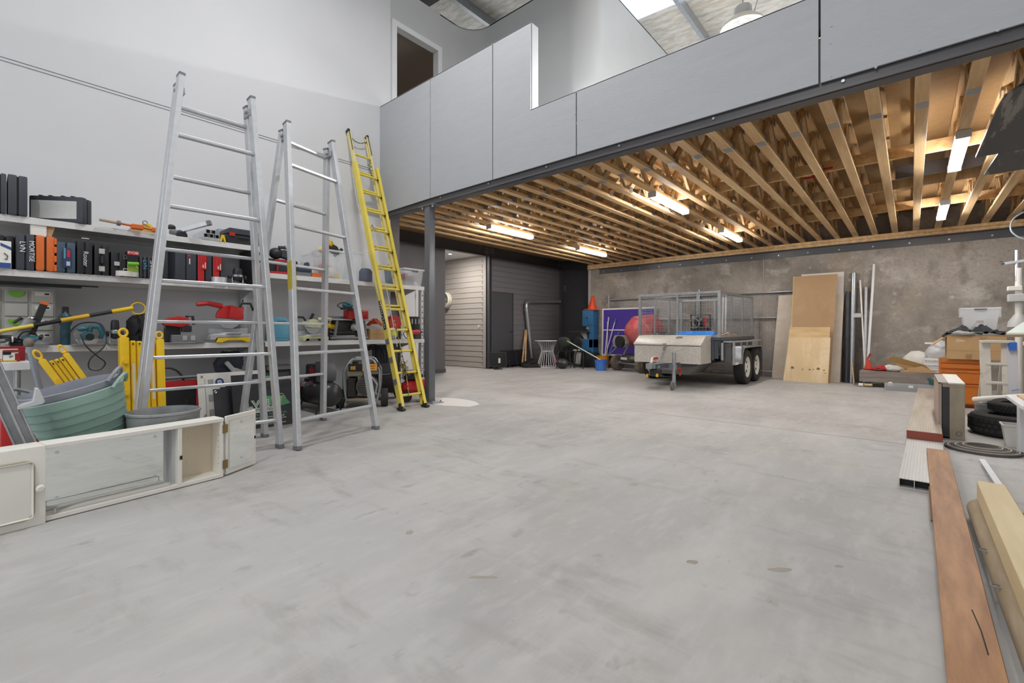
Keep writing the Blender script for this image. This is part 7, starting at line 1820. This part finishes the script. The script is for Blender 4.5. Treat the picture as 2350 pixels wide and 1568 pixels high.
# white painted step ladder with blue tape
t = T('step_ladder', 'old white wooden step ladder with blue tape in front of the orange cabinet', 'ladder', (.79, 7.72, 0), R(6))
MWW = mat('worn_white_wood', S(206, 200, 190), .7, col2=S(176, 160, 138), scale=5, ramp=(.3, .42))
for x, l_ in ((-.12, 'stile'), (.06, 'stile')):
    s_ = B().bar((x, 0, 0), (x, .1, .9), .028 if x < 0 else .03, .09).o('stile', MWW, t, bevel=.003)
B().bar((.1, -.01, .0), (.1, .1, .9), .05, .085).o('broad_side', mat('side_grey', S(196, 196, 200), .6), t)
for z in (.2, .42, .64): B().box(-.12, .06, -.02 + z * .11, .08 + z * .11, z, z + .025).o('tread', MWW, t, bevel=.002)
B().box(-.15, .12, .04, .2, .9, .93).o('top_step', MWW, t, bevel=.003)
for x in (-.1, .06): B().bar((x, .5, 0), (x, .2, .88), .03, .03).o('back_leg', MWW, t)
TB = mat('blue_tape', S(50, 110, 200), .5)
B().box(.07, .128, .03, .1, .82, .91).o('tape_band', TB, t); B().bar((.07, -.045, .36), (.13, -.04, .38), .02, .004).bar((.07, -.05, .3), (.13, -.045, .24), .02, .004).bar((.13, -.05, .24), (.07, -.055, .2), .02, .004).o('tape_marks', TB, t)
# second white unit, low bench, tilted board, clamp stand at the right edge
t = T('shelf_unit', 'white painted shelf unit cut by the right edge', 'shelf', (1.03, 7.3, 0), 0)
B().box(-.06, -.03, 0, .35, 0, .88).o('side', MWW, t); B().box(-.08, .5, -.02, .4, .88, .92).o('top_board', MWW, t, bevel=.003); B().box(-.03, .5, 0, .35, .3, .33).o('shelf', mat('shelf_pine', S(206, 176, 140), .7), t); B().box(-.03, .5, 0, .35, .58, .61).o('shelf', mat('dark_slot', S(86, 66, 56), .7), t); B().box(-.03, .5, .34, .35, 0, .88).o('back', MWW, t)
t = T('low_bench', 'low white painted bench with a pine top at the right edge', 'bench', (.74, 5.25, 0), R(0))
B().box(-.1, .5, -.05, .75, .44, .47).o('bench_top', WHITE, t, bevel=.003); B().box(-.04, .5, .0, .7, .47, .485).o('pine_top', mat('shelf_pine', S(206, 176, 140), .7), t)
B().box(-.07, -.04, .0, .12, 0, .44).o('leg', WHITE, t, bevel=.003); B().box(-.05, .0, .5, .62, 0, .44).o('leg', WHITE, t, bevel=.003); B().box(.4, .45, .0, .12, 0, .44).o('leg', WHITE, t, bevel=.003)
t = T('router_table', 'tilted white board on a trestle at the right edge', 'table', (1.13, 7.95, 0), 0)
b = B(); b._add([(-.28, 0, 1.0), (.6, 0, 1.0), (.6, .5, 1.25), (.05, .5, 1.25), (-.28, 0, 1.02), (.6, 0, 1.02), (.6, .5, 1.27), (.05, .5, 1.27)], [(0, 1, 2, 3), (7, 6, 5, 4), (0, 4, 5, 1), (1, 5, 6, 2), (2, 6, 7, 3), (3, 7, 4, 0)]); b.o('tilted_board', mat('pale_glass', S(214, 224, 220), .3), t); B().box(-.29, .6, -.02, .02, .97, 1.0).o('front_edge', mat('edge_tan', S(150, 124, 92), .6), t)
for x in (0.0, .5): B().bar((x, .1, 0), (x, .25, 1.05), .05, .05).o('leg', MWW, t)
B().box(.0, .3, -.06, .12, 1.02, 1.1).o('timber_block', MPINE, t)
t = T('clamp_stand', 'tall white steel stand with a chrome clamp at the right edge', 'stand', (1.27, 10.6, 0), 0)
B().cyl((0, 0, 0), (0, 0, 2.02), .045, n=16).o('post', PAPER, t); B().cyl((-.02, 0, 1.82), (-.02, 0, 2.3), .035, n=14).o('chrome_post', CHROME, t); b = B(); b.bar((-.16, -.05, 2.1), (.16, -.05, 2.14), .03, .04); b.tube([(-.16, -.05, 2.1), (-.2, -.07, 2.08), (-.2, -.1, 2.13)], .012); b.o('clamp_bar', CHROME, t); B().cb((-.05, -.04, 1.7), (.16, .1, .07)).o('bracket', PAPER, t, bevel=.008); B().cb((.0, -.06, 1.55), (.26, .12, .12)).o('head', LGREY, t, bevel=.01); B().lathe([(.05, 1.3), (.12, 1.18), (.13, 1.1), (.05, 1.1)], 20).o('shade', LGREY, t); B().lathe([(.02, 0), (.25, 0), (.25, .03), (.02, .04)], 24).o('foot', MIDG, t)
c = PX(2345, 530, y=10.6)
t = T('air_line', 'clear air line looping down from the joists at the right edge', 'hose', (c.x, c.y, ZJ)); pts, b = cable([(.1, 0, 0), (-.08, 0, -.12), (-.12, -.02, -.3), (-.02, -.02, -.44), (.15, 0, -.5)], .012, CLEAR2, '', '', 6); b.o('tube', mat('air_tube', S(170, 186, 206), .3), t)
# black sheets hung below the joists
MBS = layered('scuffed_black', S(50, 50, 53), [(S(140, 136, 130), 1.6, (3.2, .5, 1), .56, .6, .8), (S(84, 82, 84), 4, (1, 1, 1), .6, .72, .5)], rough=.4)
def hang(label, poly, z0, z1, y0, y1):
    t = T('hanging_sheet', label, 'sheet', (.6, 5.6, 2.8))
    o = Vector((.6, 5.6, 2.8)); b = B(); n = len(poly)
    def zz(y): return z0 + (z1 - z0) * (y - y0) / (y1 - y0)
    vs = [Vector((x, y, zz(y))) - o for x, y in poly] + [Vector((x, y, zz(y) + .018)) - o for x, y in poly]
    b._add(vs, [tuple(range(n)), tuple(range(2 * n - 1, n - 1, -1))] + [(i, n + i, n + (i + 1) % n, (i + 1) % n) for i in range(n)])
    b.o('sheet', MBS, t, smooth=False)
    for x, y in ((poly[0][0] + .5, y0 + .3), (poly[0][0] + .5, y1 - .2)): B().bar(Vector((x, y, zz(y) + .01)) - o, Vector((x, y, 2.99)) - o, .04, .004).o('strap', MGALV, t)
    return t
hang('scuffed black sheet with a rounded corner hung under the joists', [(.47, 6.3), (.5, 5.2), (.52, 4.95), (.58, 4.82), (.68, 4.78), (2.3, 4.72), (2.3, 6.3)], 2.78, 2.72, 4.72, 6.3)
hang('flat black sheet hung behind the scuffed one', [(.62, 7.42), (.66, 6.4), (2.3, 6.4), (2.3, 7.42)], 2.8, 2.8, 6.4, 7.42)
t = T('roof_strap', 'folded pale canvas hanging at the top right edge', 'canvas', (.7, 4.75, 2.8)); b = B(); b._add([(-.1 + .3 * i / 8, -.02 * j, .14 - .035 * j + .02 * math.sin(i * 1.5 + j)) for j in range(4) for i in range(9)], [(j * 9 + i, j * 9 + i + 1, (j + 1) * 9 + i + 1, (j + 1) * 9 + i) for j in range(3) for i in range(8)]); b.o('cloth', mat('canvas', S(160, 154, 144), .9), t); B().box(.02, .06, -.01, .01, .12, .2).o('tie', MIDG, t)
